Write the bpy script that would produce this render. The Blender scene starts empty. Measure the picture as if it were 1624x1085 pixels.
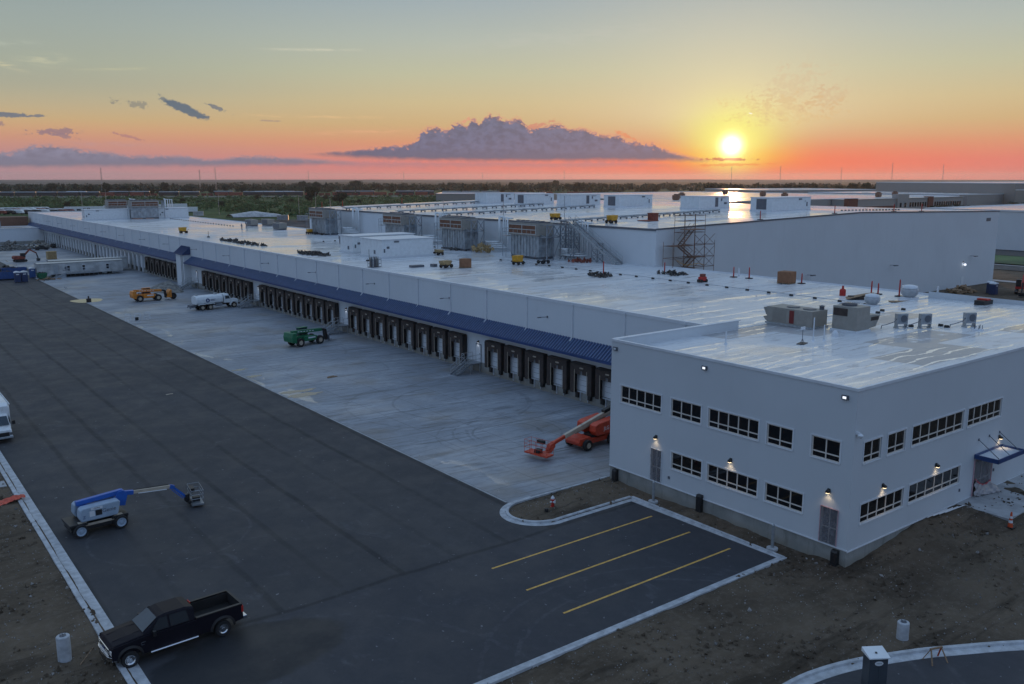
import bpy, math, random
from mathutils import Vector, Matrix, Euler, noise
R = math.radians
rnd = random.Random(7)
scn = bpy.context.scene
COL = scn.collection

def lin(c):
    return tuple((v/12.92 if v <= .04045 else ((v+.055)/1.055)**2.4) for v in (x/255 for x in c)) + (1,)

# ------------------------------------------------------------------ node expression helper
class N:
    """wraps a node tree so that arithmetic can be written as python expressions"""
    def __init__(s, nt): s.nt = nt
    def new(s, t, **k):
        n = s.nt.nodes.new(t)
        for a, b in k.items(): setattr(n, a, b)
        return n
    def link(s, a, b): s.nt.links.new(a.s if isinstance(a, X) else a, b)
    def m(s, op, *a, clamp=False):
        n = s.new('ShaderNodeMath', operation=op, use_clamp=clamp)
        for i, v in enumerate(a):
            if isinstance(v, X): s.nt.links.new(v.s, n.inputs[i])
            else: n.inputs[i].default_value = v
        return X(s, n.outputs[0])
    def smooth(s, v, a, b, lo=0., hi=1.):
        n = s.new('ShaderNodeMapRange', interpolation_type='SMOOTHSTEP')
        s.link(v, n.inputs[0])
        for i, q in enumerate((a, b, lo, hi)): n.inputs[i+1].default_value = q
        return X(s, n.outputs[0])
    def mix(s, f, a, b, mode='MIX'):
        n = s.new('ShaderNodeMix', data_type='RGBA', blend_type=mode)
        for sock, v in ((n.inputs[0], f), (n.inputs[6], a), (n.inputs[7], b)):
            if isinstance(v, X): s.nt.links.new(v.s, sock)
            elif isinstance(v, (int, float)): sock.default_value = v
            else: sock.default_value = v
        return X(s, n.outputs[2])
    def noise(s, vec, scale, detail=4, rough=.55, dist=0, out=0):
        n = s.new('ShaderNodeTexNoise')
        s.link(vec, n.inputs['Vector'])
        n.inputs['Scale'].default_value = scale; n.inputs['Detail'].default_value = detail
        n.inputs['Roughness'].default_value = rough; n.inputs['Distortion'].default_value = dist
        return X(s, n.outputs[out])
    def vec(s, x, y, z=0.):
        n = s.new('ShaderNodeCombineXYZ')
        for i, v in enumerate((x, y, z)):
            if isinstance(v, X): s.link(v, n.inputs[i])
            else: n.inputs[i].default_value = v
        return X(s, n.outputs[0])
    def ramp(s, f, pts):
        n = s.new('ShaderNodeValToRGB'); s.link(f, n.inputs[0])
        e = n.color_ramp.elements
        for i, (p, c) in enumerate(pts):
            q = e[i] if i < 2 else e.new(p)
            q.position = p; q.color = c
        return X(s, n.outputs[0])
    def curve(s, v, pts, x0, x1, y1):
        t = s.m('DIVIDE', s.m('SUBTRACT', v, x0), x1-x0, clamp=True)
        n = s.new('ShaderNodeFloatCurve'); s.link(t, n.inputs['Value'])
        c = n.mapping.curves[0]; pts = sorted(pts)
        pp = [((a-x0)/(x1-x0), b/y1) for a, b in pts]
        c.points[0].location = (0, pp[0][1]); c.points[1].location = (1, pp[-1][1])
        for a, b in pp[1:-1]: c.points.new(a, b)
        for p in c.points: p.handle_type = 'AUTO_CLAMPED'
        n.mapping.update()
        return s.m('MULTIPLY', X(s, n.outputs[0]), y1)
class X:
    def __init__(s, n, sock): s.n = n; s.s = sock
    def __add__(s, o): return s.n.m('ADD', s, o)
    def __sub__(s, o): return s.n.m('SUBTRACT', s, o)
    def __mul__(s, o): return s.n.m('MULTIPLY', s, o)
    def __truediv__(s, o): return s.n.m('DIVIDE', s, o)

# ------------------------------------------------------------------ materials
MATS = {}
def mat(name, col, rough=.6, metal=0, var=.12, vs=1.5, bump=0, bs=20, spec=.5, coat=0, emit=None, es=0, scratch=None):
    if name in MATS: return MATS[name]
    m = bpy.data.materials.new(name); m.use_nodes = True; MATS[name] = m
    nt = m.node_tree; b = nt.nodes['Principled BSDF']; n = N(nt)
    tc = n.new('ShaderNodeTexCoord'); ob = X(n, tc.outputs['Object'])
    c = tuple(col) if len(col) == 4 else tuple(col)+(1,)
    f = n.noise(ob, vs, 5, .6)
    lo = tuple(max(0, v*(1-var)) for v in c[:3])+(1,); hi = tuple(min(1, v*(1+var)) for v in c[:3])+(1,)
    cc = n.mix(n.smooth(f, .3, .7), lo, hi)
    if scratch:
        f2 = n.noise(ob, scratch[1], 6, .7)
        cc = n.mix(n.smooth(f2, .55, .75) * scratch[2], cc, tuple(scratch[0])+(1,))
    n.link(cc, b.inputs['Base Color'])
    b.inputs['Roughness'].default_value = rough; b.inputs['Metallic'].default_value = metal
    b.inputs['Specular IOR Level'].default_value = spec; b.inputs['Coat Weight'].default_value = coat
    b.inputs['Coat Roughness'].default_value = .08
    if bump:
        bn = n.new('ShaderNodeBump'); bn.inputs['Strength'].default_value = bump; bn.inputs['Distance'].default_value = .02
        n.link(n.noise(ob, bs, 4), bn.inputs['Height']); nt.links.new(bn.outputs[0], b.inputs['Normal'])
    if emit:
        b.inputs['Emission Color'].default_value = tuple(emit)+(1,); b.inputs['Emission Strength'].default_value = es
    return m

def base_mat(name):
    m = bpy.data.materials.new(name); m.use_nodes = True; MATS[name] = m
    nt = m.node_tree; n = N(nt); b = nt.nodes['Principled BSDF']
    tc = n.new('ShaderNodeTexCoord'); ob = X(n, tc.outputs['Object'])
    sp = n.new('ShaderNodeSeparateXYZ'); n.link(ob, sp.inputs[0])
    return m, n, b, ob, X(n, sp.outputs[0]), X(n, sp.outputs[1]), X(n, sp.outputs[2])

def g(v, a=1): return (v[0], v[1], v[2], a)

def line_at(n, x, period, off, width):
    """1 on thin lines every `period` along x"""
    fr = n.m('FRACT', (x - off) / period + 1000.)
    d = n.m('ABSOLUTE', fr - .5)
    return n.smooth(d, .5 - width/period, .5 - .35*width/period)

def make_asphalt():
    m, n, b, ob, x, y, z = base_mat('asphalt')
    rot = n.vec(x*.79 + y*.61, y*.79 - x*.61, 3.7)
    wob = (n.noise(rot, .16, 3) - .5) * .5
    big = n.noise(rot, .06, 5, .6); fine = n.noise(rot, 4, 3, .7); mid = n.noise(rot, .43, 6, .68)
    lon = n.noise(n.vec(x*1.1, y*.045, 1.3), 1.0, 6, .7)
    c = n.mix(n.smooth(big, .3, .7), (.038, .039, .043, 1), (.057, .058, .063, 1))
    c = n.mix(n.smooth(mid, .35, .75) * .28, c, (.075, .077, .083, 1))
    c = n.mix(n.smooth(lon, .35, .7) * .45, c, (.033, .034, .039, 1))
    # paving lanes: alternating tone and dark joints between the lanes
    xl = x + wob
    lane = n.m('FRACT', (xl - 9.3) / 7.6 + 100.)
    c = n.mix(n.smooth(n.m('ABSOLUTE', lane - .5), .22, .28) * .28, c, (.036, .038, .044, 1))
    ya = n.smooth(y, 42.0, 42.5)
    sm = n.smooth(mid, .3, .65, .45, 1.)
    c = n.mix(line_at(n, xl, 3.8, 9.3, .30) * ya * n.smooth(n.noise(n.vec(x*.13, y*.03, 5.), 1.0, 3), .3, .6, .25, 1.) * .80, c, (.014, .016, .020, 1))
    d = n.m('ABSOLUTE', y + (n.noise(ob, .12, 2) - .5) * 1.6 - 42.3)
    c = n.mix(n.smooth(d, .28, .05) * .7, c, (.012, .014, .018, 1))
    c = n.mix((n.smooth(y, 42.2, 41.9)) * .45, c, (.045, .048, .058, 1))
    # pale dusty smears left by wheels
    st = n.vec(x * .35 + y * .1, y * .22 - x * .1, z)
    du = n.noise(n.vec(x*.33+y*.21, y*.19-x*.17, z), 1.1, 7, .72, 1.2)
    c = n.mix(n.smooth(du, .56, .78) * .50, c, (.13, .135, .15, 1))
    du2 = n.noise(rot, .55, 8, .78, 2.2)
    c = n.mix(n.smooth(du2, .60, .70) * .30 * n.smooth(y, 70., 40.), c, (.15, .155, .17, 1))
    oil = n.noise(rot, .35, 5, .6)
    c = n.mix(n.smooth(oil, .70, .76) * .6, c, (.014, .014, .016, 1))
    def arc(cx_, cy_, r, w, k):
        dx = x - cx_; dy = y - cy_
        rr = n.m('SQRT', dx*dx + dy*dy)
        q = n.m('ABSOLUTE', rr - r + (n.noise(ob, .9, 3) - .5) * .5)
        return n.smooth(q, w, w*.4) * n.smooth(n.noise(ob, 1.3, 5, .7), .40, .62) * k
    for a in ((31, 24.5, 9.5, .16, .22), (31, 24.5, 11.2, .16, .18), (12, 30, 12.5, .2, .16), (15.5, 57, 5, .14, .2)):
        c = n.mix(arc(*a), c, (.16, .165, .18, 1))
    # tiny pale grit
    gr = n.noise(rot, 3.1, 2, .5)
    c = n.mix(n.smooth(gr, .735, .76) * .7, c, (.25, .25, .27, 1))
    # damp stain round the parked pickup, darkened to paint in its contact shadow
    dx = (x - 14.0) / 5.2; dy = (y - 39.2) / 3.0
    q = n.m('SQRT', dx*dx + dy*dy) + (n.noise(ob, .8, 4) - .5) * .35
    damp_shade = n.smooth(q, 1.0, .86)
    c = n.mix(damp_shade * .85, c, (.012, .014, .017, 1))
    c = n.mix(n.smooth(fine, .2, .8) * .25, c, (.02, .022, .026, 1))
    n.link(c, b.inputs['Base Color'])
    n.link(n.smooth(mid, .3, .7, .62, .82) - damp_shade * .12, b.inputs['Roughness'])
    b.inputs['Specular IOR Level'].default_value = .35
    return m

def make_apron():
    m, n, b, ob, x, y, z = base_mat('apron_concrete')
    st = n.vec(x * .18 + y*.05, y * .9, z)
    s1 = n.noise(st, .55, 8, .70, .8); s2 = n.noise(ob, .08, 5, .6); s3 = n.noise(n.vec(x*.14, y*1.2 + x*.12, z), .5, 7, .74, 2.2)
    c = n.mix(n.smooth(s2, .3, .7), (.19, .215, .25, 1), (.29, .315, .35, 1))
    c = n.mix(n.smooth(s1, .45, .72) * .55, c, (.46, .49, .53, 1))
    c = n.mix(n.smooth(s3, .48, .66) * .80, c, (.105, .11, .115, 1))
    br = n.noise(ob, .11, 4, .6)
    c = n.mix(n.smooth(br, .50, .68) * .45, c, (.20, .165, .12, 1))
    md = n.noise(ob, 1.6, 6, .7)
    c = n.mix(n.smooth(md, .4, .7) * .25, c, (.12, .125, .13, 1))
    j = n.m('MAXIMUM', line_at(n, x, 4.6, 36.4, .07), line_at(n, y, 4.6, 0, .07))
    c = n.mix(j * .4, c, (.07, .075, .08, 1))
    def arc(cx_, cy_, r, w, k):
        dx = x - cx_; dy = y - cy_
        rr = n.m('SQRT', dx*dx + dy*dy)
        q = n.m('ABSOLUTE', rr - r + (n.noise(ob, .5, 3) - .5) * .8)
        return n.smooth(q, w, w*.4) * n.smooth(n.noise(ob, .5, 4, .7), .38, .55) * k * .6
    for a in ((47, 62, 3.2, .16, .75), (47, 62, 5.0, .14, .6), (46.5, 61.5, 6.3, .12, .5), (50, 74, 7.0, .18, .6), (48, 75, 9.5, .2, .5), (52, 60, 9, .2, .5),
              (47, 96, 6, .2, .5), (54, 130, 8, .3, .5), (44, 110, 10, .25, .4), (50, 160, 11, .3, .5)):
        c = n.mix(arc(*a), c, (.06, .065, .07, 1))
    n.link(c, b.inputs['Base Color'])
    # thin standing water lying along the asphalt joint mirrors the sky
    w = n.noise(n.vec(x*.9, y*.35, z), .34, 4, .55, .8)
    near = n.smooth(n.m('ABSOLUTE', x - 37.4), 2.2, .4)
    wet = n.smooth(w, .60, .64) * near
    sheen = n.smooth(s2, .45, .65, .0, .22)
    rough = n.m('SUBTRACT', n.smooth(s1, .3, .7, .50, .68), sheen)
    n.link(rough * (n.m('SUBTRACT', 1., wet)) + .04, b.inputs['Roughness'])
    b.inputs['Specular IOR Level'].default_value = .5
    bn = n.new('ShaderNodeBump'); bn.inputs['Strength'].default_value = .15; bn.inputs['Distance'].default_value = .02
    n.link(n.noise(n.vec(x*.79+y*.61, y*.79-x*.61, z), 2.3, 4, .7), bn.inputs['Height']); n.link(X(n, bn.outputs[0]), b.inputs['Normal'])
    return m

def make_roof(name, base=(.66, .69, .715), ax='x', patch=True, wet=1.0, sheet=3.05, warm=None):
    """white roofing membrane: sheets, dirt, dried and standing water"""
    m, n, b, ob, x, y, z = base_mat(name)
    if ax == 'y': x, y = y, x
    wob = n.noise(ob, .12, 3) * 4.0
    # ribbons of water follow the laps in the sheets
    rib = n.noise(n.vec(x * .045 + y * .02, y * .62 + wob * .34, z), 1.0, 6, .62, .5)
    rib2 = n.noise(n.vec(x * .09, y * 1.3 + wob * .4, z), 1.0, 5, .62, .8)
    dirt = n.noise(n.vec(x * .05, y * .5, z), .9, 7, .7, 1.0)
    big = n.noise(ob, .045, 4, .6)
    c = n.mix(n.smooth(big, .3, .7), g([v*.86 for v in base]), g(base))
    c = n.mix(n.smooth(dirt, .48, .74) * .60, c, (.34, .355, .38, 1))
    d3 = n.noise(n.vec(x * .16 + 9., y * .55, z), 1.6, 8, .74, 1.5)
    c = n.mix(n.smooth(d3, .52, .66) * .62, c, (.24, .255, .285, 1))
    if patch:
        br = n.new('ShaderNodeTexBrick'); br.offset = .37
        n.link(n.vec(x * 1., y * 1., 0.), br.inputs['Vector'])
        br.inputs['Scale'].default_value = 1; br.inputs['Mortar Size'].default_value = .012; br.inputs['Bias'].default_value = 0
        br.inputs['Brick Width'].default_value = 9.2; br.inputs['Row Height'].default_value = sheet
        br.inputs['Color1'].default_value = (0, 0, 0, 1); br.inputs['Color2'].default_value = (1, 1, 1, 1)
        br.inputs['Mortar'].default_value = (.5, .5, .5, 1)
        pf = X(n, br.outputs[0])
        c = n.mix(n.smooth(pf, .76, .80) * n.smooth(n.noise(ob, .5, 3), .3, .4) * patch, c, (.36, .355, .36, 1))
        c = n.mix(X(n, br.outputs[1]) * .3, c, (.25, .27, .30, 1))
    # long wandering trickles, one to each lap of the sheets, broken up in patches
    per = 1.25 if patch == 1. else 2.4
    wl = n.noise(n.vec(x * .22, y * .30, z), 1.0, 4, .6, .4) - .5
    u = n.m('FRACT', (y + wl * 1.7) / per + 200.)
    wd = n.smooth(n.noise(n.vec(x*.5, y*.9, z), 1.0, 3), .35, .75, .02, .16)
    ln = n.m('LESS_THAN', n.m('ABSOLUTE', u - .5), wd)
    msk = n.smooth(n.noise(n.vec(x*.07, y*.16, z), 1.0, 4, .6), .41 if patch == 1. else .46, .45 if patch == 1. else .51)
    film = n.m('MAXIMUM', ln * msk, n.smooth(rib, .64, .655))
    film = n.m('MULTIPLY', film, wet)
    n.link(n.mix(ln * msk * .75, c, (.88, .89, .90, 1)), b.inputs['Base Color'])  # trickle lines also whitened in the colour, painting in the sky's reflection
    wetbig = n.smooth(big, .47, .55, .0, .30)
    r0 = n.smooth(dirt, .3, .7, .42, .60) - wetbig
    n.link(r0, b.inputs['Roughness'])
    b.inputs['IOR'].default_value = 1.5
    n.link(film * .85 + .15, b.inputs['Coat Weight']); b.inputs['Coat Roughness'].default_value = .03
    b.inputs['Coat IOR'].default_value = 1.9
    bn = n.new('ShaderNodeBump'); bn.inputs['Strength'].default_value = .25; bn.inputs['Distance'].default_value = .05
    n.link(n.noise(n.vec(x*.2, y*1.1, z), 1.2, 4), bn.inputs['Height']); n.link(X(n, bn.outputs[0]), b.inputs['Normal'])
    return m

def make_dirt():
    m, n, b, ob, x, y, z = base_mat('dirt')
    a = n.noise(ob, .12, 6, .65); f = n.noise(ob, 2.2, 6, .75); tr = n.noise(n.vec(x*.12, y*.7, z), .8, 6, .7, 1.)
    c = n.mix(n.smooth(a, .3, .7), (.060, .045, .031, 1), (.14, .108, .076, 1))
    c = n.mix(n.smooth(f, .45, .75) * .6, c, (.18, .15, .12, 1))
    c = n.mix(n.smooth(tr, .50, .68) * .65, c, (.026, .020, .014, 1))
    v = n.new('ShaderNodeTexVoronoi'); n.link(ob, v.inputs['Vector']); v.inputs['Scale'].default_value = 3.1
    st = n.smooth(X(n, v.outputs['Distance']), .16, .10)
    cr = n.new('ShaderNodeSeparateColor'); n.link(X(n, v.outputs['Color']), cr.inputs[0])
    c = n.mix(st * n.smooth(X(n, cr.outputs[0]), .6, .9) * .75, c, (.22, .205, .19, 1))
    n.link(c, b.inputs['Base Color']); b.inputs['Roughness'].default_value = .9; b.inputs['Specular IOR Level'].default_value = .2
    bn = n.new('ShaderNodeBump'); bn.inputs['Strength'].default_value = .9; bn.inputs['Distance'].default_value = .12
    n.link(f + n.noise(ob, 9, 4, .7) * .4, bn.inputs['Height']); n.link(X(n, bn.outputs[0]), b.inputs['Normal'])
    return m

def make_terrain():
    m, n, b, ob, x, y, z = base_mat('far_terrain')
    d = n.m('SQRT', x*x + y*y)
    a = n.noise(ob, .006, 6, .6); f = n.noise(ob, .05, 6, .7)
    grass = n.mix(n.smooth(f, .35, .7), (.035, .060, .024, 1), (.085, .125, .045, 1))
    grav = n.mix(n.smooth(f, .35, .7), (.05, .052, .055, 1), (.10, .10, .105, 1))
    c = n.mix(n.smooth(d + a * 120., 560., 600.), grav, grass)
    n.link(n.mix(n.smooth(d, 1400., 2200.), c, (.030, .040, .030, 1)), b.inputs['Base Color'])
    b.inputs['Roughness'].default_value = .95; b.inputs['Specular IOR Level'].default_value = .1
    return m

def make_wall(name, base=(.60, .635, .66), vstreak=.12):
    m, n, b, ob, x, y, z = base_mat(name)
    a = n.noise(ob, .15, 4, .6)
    s = n.noise(n.vec(x*1.3 + y*1.3, z * .12, 0.), 1.1, 5, .65)
    c = n.mix(n.smooth(a, .3, .7), g([v*.95 for v in base]), g(base))
    c = n.mix(n.smooth(s, .5, .8) * vstreak * 2, c, g([v*.72 for v in base]))
    n.link(c, b.inputs['Base Color']); b.inputs['Roughness'].default_value = .55; b.inputs['Specular IOR Level'].default_value = .35
    bn = n.new('ShaderNodeBump'); bn.inputs['Strength'].default_value = .1; bn.inputs['Distance'].default_value = .02
    n.link(n.noise(ob, 6, 4), bn.inputs['Height']); n.link(X(n, bn.outputs[0]), b.inputs['Normal'])
    return m

def make_fconc():
    m, n, b, ob, x, y, z = base_mat('foundation_concrete')
    s = n.noise(n.vec(x*2. + y*2., z*.35, 0.), 1.0, 6, .7); a = n.noise(ob, .5, 5, .6)
    c = n.mix(n.smooth(a, .3, .7), (.20, .205, .19, 1), (.31, .31, .29, 1))
    c = n.mix(n.smooth(s, .5, .72) * .6, c, (.10, .10, .09, 1))
    lz = n.smooth(z, .75, .1) * n.smooth(a, .35, .6)
    c = n.mix(lz * .5, c, (.17, .14, .09, 1))
    n.link(c, b.inputs['Base Color']); b.inputs['Roughness'].default_value = .8
    return m

M = lambda k: MATS[k]
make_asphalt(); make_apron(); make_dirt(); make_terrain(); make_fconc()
make_wall('white_panel'); make_wall('white_stucco', (.53, .565, .59), .06); make_wall('grey_panel', (.25, .24, .225), .2); make_wall('tan_wall', (.30, .29, .28), .2)
make_roof('roof_main', ax='x', patch=.35); make_roof('roof_office', base=(.70, .73, .76), ax='x', patch=1.0, wet=1., sheet=4.0)
make_roof('roof_tall', ax='x', patch=.3); make_roof('roof_far', base=(.60, .60, .60), ax='x', patch=False, wet=1.)
mat('kerb', (.40, .42, .44), .75, var=.2, vs=2, bump=.2); mat('slab', (.33, .34, .35), .75, var=.2, vs=.8)
mat('trim', (.62, .65, .68), .45, var=.05); mat('dark_trim', (.10, .11, .13), .5)
mat('blue_metal', (.016, .042, .12), .5, var=.15); mat('blue_rib', (.075, .125, .24), .45, var=.1); mat('blue_fascia', (.020, .055, .17), .4, metal=.2)
mat('rubber', (.014, .013, .013), .75, var=.3); mat('rubber_brown', (.040, .030, .026), .8, var=.3, vs=3)
mat('door_white', (.62, .65, .67), .5, var=.05); mat('void', (.004, .004, .005), .9)
mat('galv', (.36, .39, .41), .42, metal=.6, var=.15, vs=4); mat('steel', (.30, .33, .36), .4, metal=.7, var=.2)
mat('glass_dark', (.006, .007, .009), .04, var=.1, spec=.6); mat('alu', (.62, .57, .51), .5, var=.05)
mat('black', (.012, .012, .013), .5); mat('black_gloss', (.013, .012, .017), .38, coat=0, var=.1, spec=.08)
mat('chrome', (.62, .63, .65), .16, metal=1, var=.05); mat('tyre', (.015, .015, .016), .85, bump=.4, bs=30)
mat('red', (.42, .018, .012), .5); mat('orange', (.55, .075, .018), .5, var=.2, vs=3, scratch=((.16, .05, .03), 3, .7))
mat('lift_orange', (.50, .05, .018), .48, var=.2, vs=3, scratch=((.14, .04, .03), 3, .7)); mat('cream', (.42, .36, .28), .5, var=.15)
mat('yellow', (.55, .27, .012), .5, var=.2, vs=3, scratch=((.16, .09, .02), 4, .7)); mat('tel_orange', (.60, .20, .02), .5, var=.2, scratch=((.2, .09, .03), 3, .6))
mat('green', (.012, .135, .060), .45, var=.2, vs=3, scratch=((.02, .05, .03), 3, .7)); mat('lift_blue', (.018, .10, .40), .4, var=.12)
mat('lift_grey', (.29, .37, .46), .5, var=.1, scratch=((.22, .25, .28), 3, .4)); mat('cardboard', (.24, .115, .06), .85, var=.15)
mat('wood', (.26, .17, .10), .8, var=.3, vs=5); mat('osb', (.36, .25, .12), .85, var=.25, vs=6)
mat('beige_unit', (.27, .255, .225), .55, var=.08, vs=2); mat('louvre', (.14, .055, .028), .6, var=.3); mat('louvre_frame', (.40, .40, .38), .5)
mat('coil_panel', (.33, .36, .38), .4, metal=.35, var=.25, vs=1.2, scratch=((.14, .12, .10), .9, .8)); mat('white_paint', (.66, .69, .70), .4, var=.06, scratch=((.4, .4, .38), 1.2, .5))
mat('porta_blue', (.016, .035, .10), .5); mat('box_blue', (.02, .07, .22), .5); mat('yellow_paint', (.62, .36, .08), .7, var=.25, vs=4)
mat('debris', (.07, .065, .06), .9, var=.6, vs=3); mat('rubble', (.17, .165, .15), .9, var=.45, vs=1.5, bump=.8, bs=3)
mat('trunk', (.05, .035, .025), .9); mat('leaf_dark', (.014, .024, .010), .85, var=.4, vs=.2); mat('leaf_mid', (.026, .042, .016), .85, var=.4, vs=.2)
mat('bush_leaf', (.060, .105, .032), .85, var=.5, vs=.05); mat('brick_red', (.13, .035, .025), .8, var=.15); mat('brown_box', (.17, .09, .06), .8)
mat('plastic_sheet', (.30, .29, .30), .32, var=.2, vs=3); mat('tape_red', (.45, .05, .07), .5); mat('tape_pink', (.55, .33, .36), .5)
mat('mesh_orange', (.55, .09, .05), .6, var=.25, vs=4); mat('stone_light', (.22, .21, .20), .85, var=.5, vs=.6)
mat('lamp_warm', (.9, .8, .6), .4, emit=(1, .74, .42), es=4); mat('lamp_cool', (.9, .9, .9), .4, emit=(.9, .93, 1), es=1.0)
mat('skin', (.40, .24, .17), .6); mat('vest', (.20, .20, .22), .8); mat('jeans', (.03, .04, .07), .9)
mat('rail_red', (.22, .055, .035), .8, var=.3); mat('rail_orange', (.80, .20, .07), .7, var=.3); mat('rail_dark', (.04, .038, .04), .85)
mat('truck_white', (.60, .62, .64), .4); mat('screen_blue', (.035, .055, .07), .08, spec=.45); mat('tint_glass', (.010, .014, .016), .08, spec=.25); mat('dirty_white', (.40, .41, .41), .6, var=.25, vs=.6)
mat('hill', (.035, .045, .040), .95, var=.3, vs=.004)

# ------------------------------------------------------------------ mesh builder
class MB:
    def __init__(s): s.v = []; s.f = []; s.mi = []; s.sm = []; s.m = 0; s.T = None; s.smooth = False
    def add(s, vs, fs, m=None):
        o = len(s.v)
        s.v += [tuple(s.T @ Vector(p)) for p in vs] if s.T else [tuple(p) for p in vs]
        for f in fs: s.f.append([i+o for i in f]); s.mi.append(s.m if m is None else m); s.sm.append(s.smooth)
        return s
    def box(s, x0, x1, y0, y1, z0, z1, m=None):
        if x0 > x1: x0, x1 = x1, x0
        if y0 > y1: y0, y1 = y1, y0
        return s.add([(x0,y0,z0),(x1,y0,z0),(x1,y1,z0),(x0,y1,z0),(x0,y0,z1),(x1,y0,z1),(x1,y1,z1),(x0,y1,z1)],
                     [(3,2,1,0),(4,5,6,7),(0,1,5,4),(1,2,6,5),(2,3,7,6),(3,0,4,7)], m)
    def cb(s, c, d, rot=(0,0,0), m=None):
        q = Euler(rot).to_matrix(); c = Vector(c)
        P = [c + q @ Vector((a*d[0]/2, b*d[1]/2, e*d[2]/2)) for e in (-1,1) for a, b in ((-1,-1),(1,-1),(1,1),(-1,1))]
        return s.add(P, [(3,2,1,0),(4,5,6,7),(0,1,5,4),(1,2,6,5),(2,3,7,6),(3,0,4,7)], m)
    def tube(s, p0, p1, r, n=6, r2=None, m=None, cap=True):
        p0 = Vector(p0); p1 = Vector(p1); d = (p1-p0)
        if d.length < 1e-6: return s
        d.normalize(); a = d.orthogonal().normalized(); b = d.cross(a); r2 = r if r2 is None else r2
        V = [p + (a*math.cos(2*math.pi*i/n) + b*math.sin(2*math.pi*i/n))*q for p, q in ((p0, r), (p1, r2)) for i in range(n)]
        F = [(i, (i+1) % n, n+(i+1) % n, n+i) for i in range(n)]
        if cap: F += [tuple(range(n))[::-1], tuple(range(n, 2*n))]
        return s.add(V, F, m)
    def path(s, pts, r, n=6, m=None):
        for a, b in zip(pts, pts[1:]): s.tube(a, b, r, n, m=m)
        return s
    def beam(s, p0, p1, w, h, m=None, up=(0,0,1)):
        p0 = Vector(p0); p1 = Vector(p1); d = (p1-p0).normalized(); u = Vector(up)
        sd = d.cross(u)
        if sd.length < 1e-3: sd = d.cross(Vector((1,0,0)))
        sd.normalize(); u = sd.cross(d)
        V = [p + sd*(a*w/2) + u*(b*h/2) for p in (p0, p1) for a, b in ((-1,-1),(1,-1),(1,1),(-1,1))]
        return s.add(V, [(0,1,2,3),(7,6,5,4),(0,4,5,1),(1,5,6,2),(2,6,7,3),(3,7,4,0)], m)
    def prism(s, pts, ax, a0, a1, m=None):
        """outline pts in the plane normal to ax ('x': (y,z), 'y': (x,z), 'z': (x,y)), swept a0..a1"""
        mk = {'x': lambda p, a: (a, p[0], p[1]), 'y': lambda p, a: (p[0], a, p[1]), 'z': lambda p, a: (p[0], p[1], a)}[ax]
        n = len(pts); V = [mk(p, a0) for p in pts] + [mk(p, a1) for p in pts]
        return s.add(V, [tuple(range(n)), tuple(range(2*n-1, n-1, -1))] + [(i, n+i, n+(i+1) % n, (i+1) % n) for i in range(n)], m)
    def lathe(s, prof, c=(0,0,0), ax='z', n=16, m=None, cap=True):
        c = Vector(c); V = []
        for r, h in prof:
            for i in range(n):
                a = 2*math.pi*i/n; u, w = r*math.cos(a), r*math.sin(a)
                V.append(c + Vector({'z': (u, w, h), 'y': (u, h, w), 'x': (h, u, w)}[ax]))
        F = []
        for k in range(len(prof)-1):
            for i in range(n): F.append((k*n+i, k*n+(i+1) % n, (k+1)*n+(i+1) % n, (k+1)*n+i))
        if cap: F.append(tuple(range(n))[::-1]); F.append(tuple(range((len(prof)-1)*n, len(prof)*n)))
        return s.add(V, F, m)
    def quad(s, a, b, c, d, m=None): return s.add([a, b, c, d], [(0,1,2,3)], m)
    def clump(s, n, c, rad, size, m=None, flat=1.):
        for _ in range(n):
            while True:
                p = Vector((rnd.uniform(-1,1), rnd.uniform(-1,1), rnd.uniform(-1,1)))
                if .25 < p.length < 1: break
            q = Vector((c[0]+p.x*rad[0], c[1]+p.y*rad[1], c[2]+p.z*rad[2]))
            e = Euler((rnd.uniform(0,6.3), rnd.uniform(0,6.3), rnd.uniform(0,6.3))).to_matrix(); z = size*rnd.uniform(.5,1.2)
            s.add([q+e @ Vector((z,0,0)), q+e @ Vector((-.4*z,.8*z,.2*z)), q+e @ Vector((-.5*z,-.7*z,-.1*z)), q+e@Vector((.5*z,-.5*z,.4*z))], [(0,1,2),(0,2,3)], m)
        return s
    def build(s, name, ms, parent=None, bevel=0, loc=None, kind=None, label=None, fix=True):
        me = bpy.data.meshes.new(name); me.from_pydata(s.v, [], s.f)
        for k in (ms if isinstance(ms, (list, tuple)) else [ms]): me.materials.append(MATS[k])
        me.polygons.foreach_set('material_index', s.mi)
        me.polygons.foreach_set('use_smooth', s.sm)
        if fix:
            import bmesh
            bm = bmesh.new(); bm.from_mesh(me); bmesh.ops.recalc_face_normals(bm, faces=bm.faces); bm.to_mesh(me); bm.free()
        me.update()
        o = bpy.data.objects.new(name, me); COL.objects.link(o)
        if parent: o.parent = parent
        if loc: o.location = loc
        if bevel:
            b = o.modifiers.new('b', 'BEVEL'); b.width = bevel; b.segments = 2; b.limit_method = 'ANGLE'; b.angle_limit = R(40)
        if kind: o['kind'] = kind
        if label: o['label'] = label
        return o

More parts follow.
